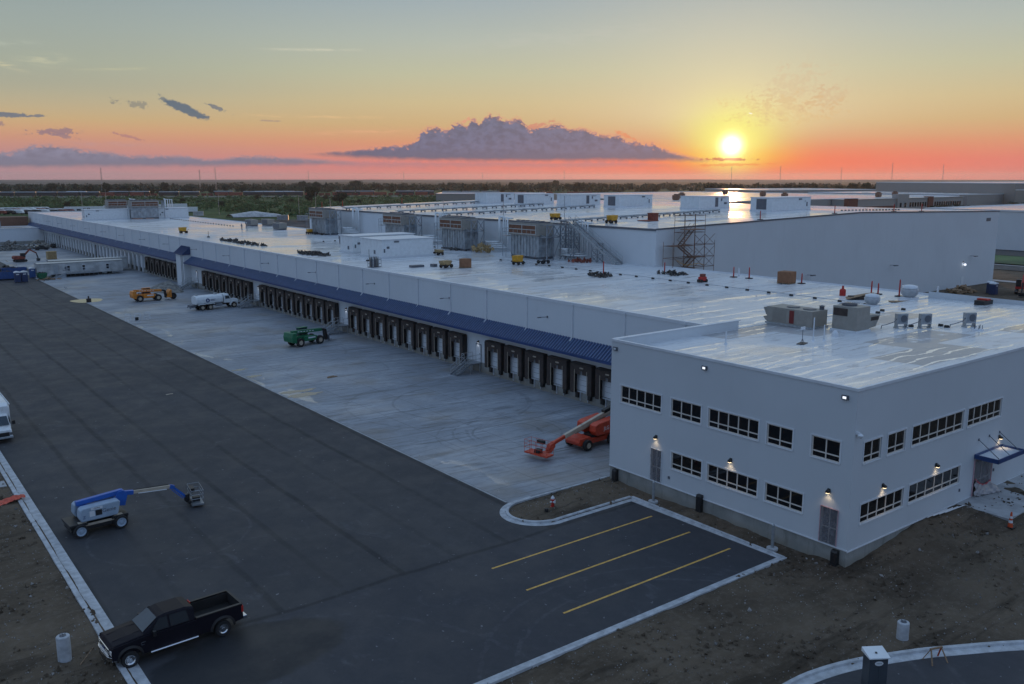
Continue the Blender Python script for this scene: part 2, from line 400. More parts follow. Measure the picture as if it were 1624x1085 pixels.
def tag(o, label, cat, group=None, kind=None):
    o['label'] = label; o['category'] = cat
    if group: o['group'] = group
    if kind: o['kind'] = kind
    return o
def thing(name, label, cat, loc=(0,0,0), rz=0, group=None):
    o = bpy.data.objects.new(name, None); COL.objects.link(o); o.location = loc; o.rotation_euler = (0, 0, rz)
    o.empty_display_size = .3
    return tag(o, label, cat, group)
def dup(o, loc=None, rz=None, label=None, parent=None, scale=None):
    c = o.copy(); COL.objects.link(c)
    if parent: c.parent = parent
    if loc is not None: c.location = loc
    if rz is not None: c.rotation_euler = (0, 0, rz)
    if scale: c.scale = (scale,)*3 if isinstance(scale, (int, float)) else scale
    if label: c['label'] = label
    for ch in list(o.children): dup(ch, parent=c)
    return c
def text(s, size, mat_, parent, loc, rot, name='lettering', ext=.004):
    cu = bpy.data.curves.new(name, 'FONT'); cu.body = s; cu.size = size; cu.extrude = ext; cu.align_x = 'CENTER'; cu.align_y = 'CENTER'
    cu.materials.append(MATS[mat_])
    tmp = bpy.data.objects.new('t', cu); COL.objects.link(tmp); bpy.context.view_layer.update()
    me = bpy.data.meshes.new_from_object(tmp.evaluated_get(bpy.context.evaluated_depsgraph_get())); bpy.data.objects.remove(tmp)
    o = bpy.data.objects.new(name, me); COL.objects.link(o); o.parent = parent; o.location = loc; o.rotation_euler = rot
    return o
def wheel(name, parent, c, r, w, side=-1, rimcol='galv', rimr=.58):
    """wheel with its axle along local y; side -1 shows its rim to -y"""
    a = MB(); a.smooth = False
    h = w/2
    a.lathe([(r*rimr, -h*.9), (r*.93, -h), (r, -h*.7), (r, h*.7), (r*.93, h), (r*rimr, h*.9)], (0,0,0), 'y', 20, cap=False)
    t = a.build(name, 'tyre', parent, loc=c)
    b = MB(); f = side*h
    b.lathe([(r*rimr, f*.55), (r*rimr, f*.96), (r*rimr*.88, f*.96), (r*rimr*.7, f*.72), (r*.2, f*.78), (r*.17, f*1.02), (.01, f*1.02)], (0,0,0), 'y', 16)
    for k in range(8):
        q = 2*math.pi*k/8; b.cb((math.cos(q)*r*.36, f*.76, math.sin(q)*r*.36), (r*.05, .02, r*.05), m=1)
    b.build('rim', [rimcol, 'black'], t)
    return t
# ------------------------------------------------------------------ sky
SUN_AZ, SUN_EL = 51.12, 1.94
def make_world():
    w = bpy.data.worlds.new('World'); scn.world = w; w.use_nodes = True
    nt = w.node_tree; n = N(nt); bg = nt.nodes['Background']
    tc = n.new('ShaderNodeTexCoord'); sp = n.new('ShaderNodeSeparateXYZ'); nt.links.new(tc.outputs['Generated'], sp.inputs[0])
    x, y, z = (X(n, sp.outputs[i]) for i in range(3))
    az = n.m('ARCTAN2', x, y) * 57.29578; el = n.m('ARCSINE', z) * 57.29578
    e0 = n.m('MAXIMUM', el, 0.)
    f = n.m('SQRT', e0 / 90.)
    P = lambda d: math.sqrt(d/90)
    front = n.ramp(f, [(0, lin((214,108,110))), (P(1.), lin((216,126,118))), (P(2.2), lin((214,150,116))), (P(3.3), lin((204,172,126))), (P(4.6), lin((202,184,142))),
                       (P(6.4), lin((188,188,160))), (P(8.4), lin((174,183,174))), (P(10.6), lin((157,172,178))), (P(16), lin((188,198,202))), (P(26), lin((186,198,206))), (P(45), lin((148,174,204))), (1, lin((142,170,206)))])
    back = n.ramp(f, [(0, lin((126,132,152))), (P(3), lin((138,150,176))), (P(10), lin((146,168,206))), (P(25), lin((150,180,224))), (1, lin((142,170,206)))])
    sv = (math.sin(R(SUN_AZ))*math.cos(R(SUN_EL)), math.cos(R(SUN_AZ))*math.cos(R(SUN_EL)), math.sin(R(SUN_EL)))
    dot = x*sv[0] + y*sv[1] + z*sv[2]
    hd = n.m('COSINE', (az - SUN_AZ) * .0174533)
    c = n.mix(n.smooth(hd, -.15, .75), back, front)
    # pinker away from the sun, hot orange low round it
    lowband = n.smooth(el, 3.4, .2)
    left = n.smooth(az, 34., 8.)
    c = n.mix(left * lowband * .64, c, lin((156,144,156)))
    c = n.mix(left * n.smooth(el, 2.5, 5.5) * n.smooth(el, 22., 11.) * .52, c, lin((138,152,150)))
    ang = n.m('ARCCOSINE', n.m('MINIMUM', dot, .9999999)) * 57.29578
    dxa = (az - SUN_AZ - 1.0) / 13.
    lo = n.m('EXPONENT', dxa*dxa * -1.) * n.smooth(el, 2.5, .7)
    c = n.mix(lo * .70, c, lin((250,104,56)))
    wide = n.m('EXPONENT', ang * -.20)
    c = n.mix(wide * 1.15 * n.smooth(el, 1.6, 4.2), c, lin((232,220,186)))
    gx = (az - SUN_AZ) / 3.4; gy = (el - SUN_EL - .4) / 2.6
    halo = n.m('EXPONENT', (gx*gx + gy*gy) * -1.3)
    c = n.mix(halo * .85 * n.smooth(el, .7, 2.0), c, lin((240,236,120)))
    gx = (az - SUN_AZ) / 3.2; gy = (el - 1.15) / .7
    low = n.m('EXPONENT', (gx*gx + gy*gy) * -1.2)
    c = n.mix(low * .85, c, lin((250,196,40)))
    glow = n.m('EXPONENT', ang*ang * -.42)
    c = n.mix(glow * .95, c, lin((250,248,140)))
    # ---- clouds, placed by bearing and height above the horizon (degrees)
    q = n.vec(az * .85, el * 1.25, 0.)
    n1 = n.noise(q, 1.5, 7, .64) - .5
    n2 = n.noise(q, 5.0, 6, .62) - .5
    bil = n.m('ABSOLUTE', n.noise(q, 3.0, 3, .5) - .5)
    edge = n1 * .7 + n2 * .35 - bil * 1.5 + .30
    def band(c, top, bot, x0, x1, y1, col, rim, soft, amp, op, rimw=.35):
        t = n.curve(az, top, x0, x1, y1); b = n.curve(az, bot, x0, x1, y1)
        h = n.m('MAXIMUM', t - b, .02)
        a = n.m('MINIMUM', h, 1.)
        d = t - el + edge * amp * a                # depth below the top edge
        k = n.smooth(d, -soft*.3, soft) * n.smooth(el - b + n1 * .35, -.12, .26)
        k = k * n.smooth(az, x0, x0 + 1.) * n.smooth(az, x1, x1 - .8)
        tex = n.noise(n.vec(az*.85 + .10, el*1.25 - .12, 0.), 1.9, 6, .58)
        body = n.mix(n.smooth(tex, .36, .62) * n.smooth(el - b, .15, .9), col, g([v*1.35 for v in col[:3]]))
        body = n.mix(n.smooth(el - b, .35, .0) * .35, body, g([v*.8 for v in col[:3]]))
        body = n.mix(n.smooth(d, rimw, 0.) * .85, body, rim)
        return n.mix(k * op, c, body)
    T1 = [(24.41,1.49),(25.18,1.57),(27.49,1.7),(29.06,1.82),(31.03,2.0),(31.5,2.35),(32.0,2.85),(32.62,3.0),(33.21,2.75),(33.7,3.15),(34.2,3.25),(34.6,3.0),(35.01,3.5),(35.4,3.25),(35.9,3.72),(36.6,3.62),(37.2,3.45),(37.8,3.5),(38.39,3.1),(38.87,2.95),(39.6,3.1),(40.46,3.15),(40.98,2.9),(41.6,2.85),(42.6,2.7),(43.44,2.45),(44.0,2.5),(44.6,2.15),(45.2,2.05),(46.2,2.0),(46.8,1.75),(47.3,1.62),(48.36,1.35),(50.09,1.07)]
    B1 = [(24.41,1.45),(27.48,1.23),(29.82,1.12),(32.99,1.06),(37.47,1.02),(42.99,1.03),(47.32,1.02),(50.1,.99)]
    T2 = [(6.1,1.2),(7.9,1.32),(9.15,1.54),(9.84,1.69),(11.36,1.57),(12.98,1.41),(14.99,1.22),(17.07,1.24),(19.2,1.08),(21.03,1.28),(22.89,1.22),(25.16,1.12),(27.9,.95)]
    B2 = [(6.1,.50),(12.6,.58),(17.7,.63),(27.9,.80)]
    c = band(c, T2, B2, 4.6, 28., 2., lin((112,116,138)), lin((150,136,148)), .22, .75, .9, .3)
    T3 = [(26,.9),(29.4,.98),(33,.95),(36,.98),(40,.92),(43,.98),(48,.8)]; B3 = [(26,.62),(30,.60),(36,.66),(40,.58),(48,.66)]
    c = band(c, T3, B3, 26., 48., 2., lin((164,122,138)), lin((172,124,134)), .25, 1.2, .55, .2)
    c = band(c, T1, B1, 24.0, 50.4, 4., lin((90,97,124)), lin((240,156,124)), .20, 1.0, .96, .30)
    def blob(c, a, e, ra, re, tilt, col, op, amp=1.2, rough=1., hard=.35):
        ct, st = math.cos(R(tilt)), math.sin(R(tilt))
        dx = az - a; dy = el - e
        u = (dx*ct + dy*st) / ra; v = (dy*ct - dx*st) / re
        d = n.m('SUBTRACT', 1., n.m('SQRT', u*u + v*v)) + (n1*3.4 + n2*3.) * amp
        return n.mix(n.smooth(d, 0., hard) * op, c, col)
    dk = lin((92,108,124)); pk = lin((150,122,130))
    for a in ((17.75,3.98,1.6,.30,-23,dk,.95,.32), (16.55,4.5,.4,.2,-30,dk,.7,.8), (8.3,3.42,1.1,.16,-3,lin((104,114,130)),.9,.6), (9.9,3.38,.5,.10,3,lin((104,114,130)),.8,.6),
              (10.6,2.55,1.1,.20,4,pk,.9,1.1), (11.0,2.35,.7,.10,-12,pk,.8,1.), (15.0,4.2,.9,.14,-8,lin((132,132,126)),.7,1.5), (19.5,4.12,.75,.12,-22,lin((112,118,128)),.85,.9),
              (14.5,2.35,.75,.10,-14,lin((176,126,126)),.8,1.), (22.6,3.40,.7,.07,0,lin((158,136,132)),.6,.8), (7.9,2.9,.5,.15,0,pk,.7,.9),
              (39.2,3.28,.85,.17,14,lin((205,140,120)),.9,1.1), (44.6,2.62,.5,.10,-20,lin((222,140,104)),.8,1.2), (34.6,3.55,.4,.12,20,lin((222,150,130)),.7,1.3),
              (52.16,3.84,.16,.05,-10,lin((255,250,225)),1.,.3), (54.4,5.2,1.7,1.0,30,lin((206,180,146)),.32,1.6), (56.6,4.6,1.1,.55,20,lin((204,170,138)),.34,1.6), (54.0,4.0,2.6,.8,0,lin((214,176,116)),.22,1.6),
              (50.9,1.12,1.9,.10,0,lin((196,84,72)),.8,.9), (51.3,.78,2.4,.07,1,lin((240,110,50)),.5,1.2)):
        c = blob(c, *a)
    def streak(c, a, e, ra, re, tilt, col, op):
        ct, st = math.cos(R(tilt)), math.sin(R(tilt)); dx = az - a; dy = el - e
        u = (dx*ct + dy*st) / ra; v = (dy*ct - dx*st) / re
        s = n.noise(n.vec(az * .5, el * 3.5, 0.), 1.6, 6, .65, .6)
        k = n.m('EXPONENT', (u*u + v*v) * -1.6) * n.smooth(s, .38, .68)
        return n.mix(k * op, c, col)
    for a in ((8.4,6.1,1.1,.16,-16,lin((226,214,170)),.95), (10.5,6.42,1.3,.34,2,lin((206,202,170)),.75), (8.9,7.2,1.8,.18,4,lin((186,192,176)),.6), (14.,6.1,2.6,.10,3,lin((200,196,158)),.5),
              (25.2,7.6,3.0,.10,1,lin((212,208,186)),.8), (25.,3.7,5.,.10,0,lin((236,196,144)),.6), (28.,2.8,4.,.16,2,lin((232,178,140)),.5), (13.,1.9,4.,.2,0,lin((190,150,152)),.5), (41.,8.5,9.,.6,5,lin((196,196,186)),.4)):
        c = streak(c, *a)
    gs = n.m('EXPONENT', ang*ang * -3.6)
    ad = n.new('ShaderNodeVectorMath', operation='SCALE'); ad.inputs[0].default_value = (3.4, 3.1, 2.0); n.link(gs, ad.inputs['Scale'])
    av = n.new('ShaderNodeVectorMath', operation='ADD'); n.link(c, av.inputs[0]); n.link(X(n, ad.outputs[0]), av.inputs[1]); c = X(n, av.outputs[0])
    # below the horizon (never seen: ground reaches further)
    c = n.mix(n.smooth(el, 0., -1.5), c, lin((120,92,96)))
    sky = n.new('ShaderNodeTexSky', sky_type='NISHITA', sun_disc=False, sun_elevation=R(SUN_EL), sun_rotation=R(SUN_AZ), altitude=200, dust_density=2.0)
    s2 = n.mix(1., X(n, sky.outputs[0]), (.0025, .0025, .0025, 1), 'MULTIPLY')
    c = n.mix(1., c, s2, 'ADD')
    n.link(c, bg.inputs['Color']); bg.inputs['Strength'].default_value = 1.0
    w.cycles.sampling_method = 'MANUAL'; w.cycles.sample_map_resolution = 1024
make_world()
sd = bpy.data.lights.new('sun', 'SUN'); sd.energy = .9; sd.angle = R(1.2); sd.color = (1., .50, .22)
so = bpy.data.objects.new('sun', sd); COL.objects.link(so)
so.rotation_euler = (R(90-SUN_EL), 0, R(180-SUN_AZ)); so.location = (0, 0, 60)

cam = bpy.data.cameras.new('camera'); co = bpy.data.objects.new('camera', cam); COL.objects.link(co)
co.location = (0, 0, 22.9); co.rotation_euler = (R(90-10.547), 0, R(-37.4734))
cam.sensor_width = 36; cam.lens = 1400/1624*36; cam.clip_end = 40000; cam.clip_start = .5
scn.camera = co
vs = scn.view_settings; vs.view_transform = 'Standard'; vs.look = 'None'; vs.exposure = 0; vs.gamma = 1
scn.cycles.max_bounces = 6; scn.cycles.volume_bounces = 0; scn.cycles.volume_step_rate = 4

# ------------------------------------------------------------------ air
m = bpy.data.materials.new('haze_air'); m.use_nodes = True; nt = m.node_tree; nt.nodes.remove(nt.nodes['Principled BSDF'])
pv = nt.nodes.new('ShaderNodeVolumePrincipled'); pv.inputs['Density'].default_value = .00005; pv.inputs['Color'].default_value = (.93, .94, .97, 1); pv.inputs['Anisotropy'].default_value = .55
nt.links.new(pv.outputs[0], nt.nodes['Material Output'].inputs['Volume']); MATS['haze_air'] = m
a = MB().box(-7500, 13500, -3000, 13500, -22, 78).build('haze', 'haze_air', kind='stuff')
tag(a, 'thin dusty evening air fading the far hills and trees', 'haze', kind='stuff')

# ------------------------------------------------------------------ ground heights
def sst(x, a, b):
    t = min(1, max(0, (x-a)/(b-a))); return t*t*(3-2*t)
ARC = [(27,20.6),(30,21.35),(32.84,21.5),(34.9,21.25),(37,20.65),(39.75,19.5),(41.3,18.7),(44.95,16.6),(49,13.6),(54,9.5)]
def _cr(P, k=6):
    o = []
    for i in range(len(P)-1):
        p0, p1, p2, p3 = P[max(i-1, 0)], P[i], P[i+1], P[min(i+2, len(P)-1)]
        for j in range(k):
            t = j/k; o.append(tuple(.5*(2*b_+(c_-a_)*t+(2*a_-5*b_+4*c_-d_)*t*t+(3*b_-a_-3*c_+d_)*t**3) for a_, b_, c_, d_ in zip(p0, p1, p2, p3)))
    return o + [P[-1]]
ARC = _cr(ARC, 4)
def arc_y(x):
    for (a, b), (c, d) in zip(ARC, ARC[1:]):
        if a <= x <= c: return b + (d-b)*(x-a)/(c-a)
    return -1e9 if x < 27 else ARC[-1][1]
def island(x, y):
    if x < 34.7 or x > 44.6: return False
    if x >= 37: return 43.05 < y < 47.6
    return (x-37)**2/2.5**2 + (y-45.2)**2/2.2**2 < 1
def paved(x, y):
    if island(x, y): return False
    if 8.8 < x < 36.3 and y > 43: return True
    if 8.8 < x < 43.9 and 30.0 < y <= 43.2: return True
    if 8.8 < x < 60.2 and y >= 47.5: return True
    if 8.8 < x < 17.5 and y <= 30.2: return True
    if 27 < x < 54 and y < arc_y(x): return True
    return False
def dirt_h(x, y):
    h = .10 + .95*sst(x, 46, 55)*sst(y, 17.5, 24.5)
    if x < 8.8: h = .10
    q = noise.fractal(Vector((x*.22, y*.22, 3)), 1, 2, 4)*.15 + noise.fractal(Vector((x*1.1, y*1.1, 7)), 1, 2, 4)*.09
    h += q
    # loose heap on the traffic island and ruts by the entrance
    h += .35*math.exp(-((x-41.3)**2/2.2 + (y-45.1)**2/1.1)) + .30*math.exp(-((x-50.5)**2/12 + (y-20.2)**2/3))
    if 44.3 < x < 46.5 and 27 < y < 47: h = .12 + .10*math.sin(y*.55) + q
    return max(h, .03)
def grid(x0, x1, y0, y1, st, hf, name, mt, **k):
    nx = int(round((x1-x0)/st)); ny = int(round((y1-y0)/st)); b = MB(); b.smooth = True
    b.v = [(x0+(x1-x0)*i/nx, y0+(y1-y0)*j/ny, hf(x0+(x1-x0)*i/nx, y0+(y1-y0)*j/ny)) for j in range(ny+1) for i in range(nx+1)]
    w = nx+1
    for j in range(ny):
        for i in range(nx):
            b.f.append([j*w+i, j*w+i+1, (j+1)*w+i+1, (j+1)*w+i]); b.mi.append(0); b.sm.append(True)
    return b.build(name, mt, fix=False, **k)
def near_h(x, y):
    e = .35
    if all(paved(x+a, y+b) for a in (-e, 0, e) for b in (-e, 0, e)): return -.25
    if paved(x, y): return -.22
    h = dirt_h(x, y)
    if any(paved(x+a, y+b) for a in (-.5, .5) for b in (-.5, .5)): h = min(h, .10)
    return h
ROADS = [(229, 241), (252, 255.5)]
grid(-16, 76, 0, 92, .36, near_h, 'dirt_ground', 'dirt', kind='structure')
def far_h(x, y):
    if -16.5 < x < 76.5 and -.5 < y < 92.5: return -.35
    d = math.hypot(x, y)
    h = -.30
    return h
# one wide sheet, finer close in
b = MB(); b.smooth = True
rs = [0, 40, 80, 120, 170, 230, 300, 400, 520, 660, 820, 1000, 1250, 1600, 2100, 2800, 3700, 4800, 6200, 9000, 14000]
NA = 96; b.v.append((0, 0, -.35))
for r_ in rs[1:]:
    for i in range(NA):
        a_ = 2*math.pi*i/NA
        b.v.append((r_*math.sin(a_), r_*math.cos(a_), -.35 if r_ < 1600 else -.35 - (r_-1600)*.0004))
for i in range(NA): b.f.append([0, 1+i, 1+(i+1) % NA]); b.mi.append(0); b.sm.append(True)
for k in range(len(rs)-2):
    for i in range(NA):
        b.f.append([1+k*NA+i, 1+(k+1)*NA+i, 1+(k+1)*NA+(i+1) % NA, 1+k*NA+(i+1) % NA]); b.mi.append(0); b.sm.append(True)
b.build('ground', 'far_terrain', kind='structure')
# dirt yard to the right of the buildings and behind
MB().quad((76, -60, -.1), (250, -60, -.1), (250, 90, -.1), (76, 90, -.1)).build('yard_dirt', 'dirt', kind='structure', fix=False)
MB().quad((97.3, 90, -.1), (250, 90, -.1), (250, 240, -.1), (97.3, 240, -.1)).build('yard_dirt', 'dirt', kind='structure', fix=False)
MB().quad((-60, 92, -.1), (8.8, 92, -.1), (8.8, 240, -.1), (-60, 240, -.1)).build('yard_dirt', 'dirt', kind='structure', fix=False)
# far hills, as low ridges
def ridge(r0, h0, amp, seed, nm, a0=-30, a1=95, w=900):
    b = MB(); b.smooth = True; n_ = 260
    for i in range(n_+1):
        a_ = R(a0+(a1-a0)*i/n_); t = i/n_*40
        hh = h0 + amp*noise.fractal(Vector((t*.35, seed, 0)), 1, 2, 4) + 3*noise.noise(Vector((t*3, seed, 4)))
        for rr, z_ in ((r0-w, -8), (r0-w*.35, hh*.75), (r0, hh), (r0+w, hh*.6), (r0+w*2, -8)):
            b.v.append((rr*math.sin(a_), rr*math.cos(a_), z_))
    for i in range(n_):
        for k in range(4): b.f.append([i*5+k, i*5+k+1, (i+1)*5+k+1, (i+1)*5+k]); b.mi.append(0); b.sm.append(True)
    b.build(nm, 'hill', kind='structure')
ridge(6200, 9, 7, 1.3, 'hills'); ridge(4000, -2, 6, 5.1, 'hills', w=500)

# ------------------------------------------------------------------ paving
def flat(pts, z, name, mt):
    b = MB(); b.add([(x, y, z) for x, y in pts], [tuple(range(len(pts)))]); return b.build(name, mt, kind='structure', fix=True)
def slab_prism(pts, z0, z1, name, mt, **k):
    return MB().prism(pts, 'z', z0, z1).build(name, mt, **k)
# asphalt lot and parking bay (outline keeps clear of the traffic island)
isl = [(43.9, 43.15)] + [(37+2.45*math.cos(R(a_)), 45.3+2.15*math.sin(R(a_))) for a_ in range(270, 89, -15)][0:0]
isl = [(43.9, 43.15), (37.0, 43.15)] + [(37+2.35*math.cos(R(a_)), 45.3+2.15*math.sin(R(a_))) for a_ in (250, 230, 210, 190, 180, 170, 150, 135)] + [(36.3, 47.5)]
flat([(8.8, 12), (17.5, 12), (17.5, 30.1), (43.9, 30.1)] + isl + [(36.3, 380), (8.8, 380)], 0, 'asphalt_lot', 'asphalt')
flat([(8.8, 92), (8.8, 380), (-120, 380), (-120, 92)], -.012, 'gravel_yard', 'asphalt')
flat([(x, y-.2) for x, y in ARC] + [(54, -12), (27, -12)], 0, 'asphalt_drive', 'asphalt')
flat([(36.3, 47.4), (60.4, 47.4), (60.4, 380), (36.3, 380)], .006, 'concrete_apron', 'apron_concrete')
MB().box(36.22, 36.36, 48, 300, -.02, .012).build('joint_strip', 'slab', kind='structure')
# walkway at the south entrance and the branch on the left
MB().box(58.6, 80, 23.4, 26.88, .5, 1.13).build('entrance_walk', 'slab', kind='structure', bevel=.01)
MB().box(-20, 8.35, 73.2, 74.7, -.1, .155).build('sidewalk', 'slab', kind='structure', bevel=.01)
# painted bay lines
for i, (x0, x1, yy) in enumerate(((29.0, 42.65, 39.8), (28.9, 42.6, 36.35), (28.8, 42.6, 33.05))):
    o = MB().box(x0, x1, yy-.07, yy+.07, .001, .006).build('bay_line', 'yellow_paint', kind='structure')

# ------------------------------------------------------------------ kerbs: concrete swept in 3 m pours with open joints
def sweep_kerb(path, side, gut=.55, top=.18, hgt=.15, seglen=3.0, name='kerb', gut_z=.02, closed=False):
    """side=+1: the raised kerb lies to the left of the travel direction, gutter to the right of it"""
    prof = [(-gut, -.1), (-gut, gut_z), (-.02, gut_z+.01), (0, hgt-.015), (.02, hgt), (top, hgt), (top+.01, -.1)]
    pts = [Vector((a, b_)) for a, b_ in path]
    def off(i):
        d = (pts[min(i+1, len(pts)-1)] - pts[max(i-1, 0)])
        if closed and i in (0, len(pts)-1): d = pts[1]-pts[-2]
        d.normalize(); return Vector((-d.y, d.x))*side
    b = MB()
    acc = 0
    for i in range(len(pts)-1):
        L = (pts[i+1]-pts[i]).length; k = max(1, int(round(L/seglen)))
        for j in range(k):
            t0, t1 = j/k, (j+1)/k
            if L > 1.5: t0 += .012/L; t1 -= .012/L
            rows = []
            for t in (t0, t1):
                p = pts[i].lerp(pts[i+1], t); nn = off(i).lerp(off(i+1), t)
                rows.append([(p.x+nn.x*o_, p.y+nn.y*o_, z_) for o_, z_ in prof])
            m_ = len(prof)
            b.add(rows[0]+rows[1], [(a, a+1, m_+a+1, m_+a) for a in range(m_-1)] + [tuple(range(m_)), tuple(range(2*m_-1, m_-1, -1))])
    return b.build(name, 'kerb', kind='structure')
sweep_kerb([(8.75, 12), (8.75, 92)], 1, gut=.6, top=.28)
sweep_kerb([(17.4, 12), (17.4, 27), (18.3, 29.2), (20.2, 30.05), (43.95, 30.05), (43.95, 43.1)], -1, gut=.42, top=.2)
sweep_kerb([(43.95, 43.1), (37.2, 43.1)] + [(37.1+2.45*math.cos(R(a_)), 45.25+2.2*math.sin(R(a_))) for a_ in range(262, 95, -7)] + [(38.4, 47.5)], -1, gut=.42, top=.2)
sweep_kerb(ARC, 1, gut=.5, top=.2)
MB().box(38.4, 45.5, 47.28, 47.46, -.1, .16).build('kerb', 'kerb', kind='structure')

# stones scattered over the bare dirt
b = MB(); cnt = 0
while cnt < 9000:
    x_, y_ = rnd.uniform(-12, 72), rnd.uniform(10, 90)
    near = 1
    if x_ > 10 and y_ > 48: continue
    if paved(x_, y_) or (45.3 < x_ and y_ > 26.5): continue
    s_ = rnd.choice((.025, .03, .035, .05)) * (1 if rnd.random() < .97 else 2.6)
    z_ = near_h(x_, y_) + s_*.3; e = Euler((rnd.uniform(0, 6), rnd.uniform(0, 6), rnd.uniform(0, 6))).to_matrix()
    V = [Vector((x_, y_, z_)) + e @ Vector((p[0]*s_*rnd.uniform(.7, 1.5), p[1]*s_, p[2]*s_*.8)) for p in ((1,0,0),(-1,0,0),(0,1,0),(0,-1,0),(0,0,1),(0,0,-1))]
    b.add(V, [(0,2,4),(2,1,4),(1,3,4),(3,0,4),(2,0,5),(1,2,5),(3,1,5),(0,3,5)]); cnt += 1
tag(b.build('gravel', 'stone_light', fix=False), 'small pale stones strewn over the bare dirt', 'gravel', kind='stuff')
b = MB(); cnt = 0
while cnt < 4200:
    x_, y_ = rnd.uniform(-12, 70), rnd.uniform(10, 90)
    if (x_ > 10 and y_ > 48) or paved(x_, y_) or (45.2 < x_ and y_ > 26.6): continue
    if noise.fractal(Vector((x_*.25, y_*.25, 11)), 1, 2, 4) < rnd.uniform(-.1, .5): continue
    s_ = rnd.uniform(.05, .17); z_ = near_h(x_, y_); e = Euler((rnd.uniform(0, 6), rnd.uniform(0, 6), rnd.uniform(0, 6))).to_matrix()
    V = [Vector((x_, y_, z_)) + e @ Vector((p[0]*s_*rnd.uniform(.7, 1.6), p[1]*s_*rnd.uniform(.7, 1.3), p[2]*s_*.7)) for p in ((1,0,0),(-1,0,0),(0,1,0),(0,-1,0),(0,0,1),(0,0,-1),(.6,.6,.6),(-.6,.5,-.5))]
    b.add(V, [(0,2,6),(2,4,6),(4,0,6),(2,1,4),(1,3,4),(3,0,4),(2,0,5),(1,2,7),(2,5,7),(5,1,7),(3,1,5),(0,3,5)]); cnt += 1
tag(b.build('soil_clods', 'dirt', fix=False), 'loose brown clods of earth lying over the bare ground', 'soil', kind='stuff')
# ------------------------------------------------------------------ walls with real openings
def holed_wall(mb, ax, pos, thick, a0, a1, z0, z1, holes, m=0):
    """wall in the plane ax=pos (outer face), body behind it by thick (signed); holes = (a0, a1, z0, z1)"""
    A = sorted({a0, a1} | {h[0] for h in holes} | {h[1] for h in holes}); Z = sorted({z0, z1} | {h[2] for h in holes} | {h[3] for h in holes})
    P = (lambda a, d, z: (pos+d, a, z)) if ax == 'x' else (lambda a, d, z: (a, pos+d, z))
    for i in range(len(A)-1):
        for j in range(len(Z)-1):
            ca, cz = (A[i]+A[i+1])/2, (Z[j]+Z[j+1])/2
            if any(h[0] < ca < h[1] and h[2] < cz < h[3] for h in holes): continue
            mb.quad(P(A[i], 0, Z[j]), P(A[i+1], 0, Z[j]), P(A[i+1], 0, Z[j+1]), P(A[i], 0, Z[j+1]), m)
    for h in holes:
        p = [(h[0], h[2]), (h[1], h[2]), (h[1], h[3]), (h[0], h[3])]
        for (a, z), (c, e) in zip(p, p[1:]+p[:1]): mb.quad(P(a, 0, z), P(c, 0, e), P(c, thick, e), P(a, thick, z), m)
def window(parent, ax, pos, inw, h, n):
    """window of n lights over n short lights, frame set back from the wall face"""
    a0, a1, z0, z1 = h; P = (lambda a0, a1, d0, d1, z0, z1: (pos+inw*d0, pos+inw*d1, a0, a1, z0, z1)) if ax == 'x' else (lambda a0, a1, d0, d1, z0, z1: (a0, a1, pos+inw*d0, pos+inw*d1, z0, z1))
    f = MB(); t = .075; zt = z0 + (z1-z0)*.30
    f.box(*P(a0, a1, .05, .12, z0, z0+t)); f.box(*P(a0, a1, .05, .12, z1-t, z1)); f.box(*P(a0, a0+t, .05, .12, z0+t, z1-t)); f.box(*P(a1-t, a1, .05, .12, z0+t, z1-t))
    f.box(*P(a0+t, a1-t, .055, .115, zt-t/2, zt+t/2))
    for k in range(1, n):
        c = a0 + (a1-a0)*k/n; f.box(*P(c-t/2, c+t/2, .05, .12, z0+t, zt-t/2)); f.box(*P(c-t/2, c+t/2, .05, .12, zt+t/2, z1-t))
    w = f.build('window', 'alu', parent)
    s = MB(); s.box(*P(a0-.05, a1+.05, -.05, .05, z0-.06, z0-.002)); s.box(*P(a0-.09, a1+.09, -.035, -.004, z1+.002, z1+.10)); s.box(*P(a0-.09, a0-.002, -.03, -.004, z0, z1)); s.box(*P(a1+.002, a1+.09, -.03, -.004, z0, z1))
    s.build('surround', 'trim', w)
    gl = MB()
    for k in range(n):
        c0 = a0 + (a1-a0)*k/n; c1 = a0 + (a1-a0)*(k+1)/n; gl.box(*P(c0, c1, .085, .09, z0, z1))
    gl.build('glass', 'glass_dark', w)
def wall_lamp(parent, x, y, z, d, lit=True, kind='warm'):
    """downlight on a wall; d = outward unit normal (dx, dy)"""
    b = MB(); b.T = Matrix.Translation((x, y, z)) @ Matrix.Rotation(math.atan2(d[1], d[0]), 4, 'Z')
    b.box(0, .05, -.09, .09, -.05, .22); b.prism([(.05, .18), (.24, .10), (.24, -.02), (.05, -.02)], 'y', -.10, .10)
    o = b.build('wall_lamp', 'black', parent)
    c = MB(); c.T = b.T; c.box(.07, .22, -.08, .08, -.05, -.024); c.build('lamp_lens', 'lamp_warm' if kind == 'warm' else 'lamp_cool', o)
    L = bpy.data.lights.new('lamp_light', 'SPOT'); L.energy = 15 if kind == 'warm' else 8; L.spot_size = R(120); L.spot_blend = .7; L.color = (1, .72, .42) if kind == 'warm' else (.9, .93, 1); L.shadow_soft_size = .08
    lo_ = bpy.data.objects.new('lamp_light', L); COL.objects.link(lo_); lo_.parent = o; lo_.location = (x+d[0]*.2, y+d[1]*.2, z-.07); lo_.rotation_euler = (0, 0, 0)
    return o

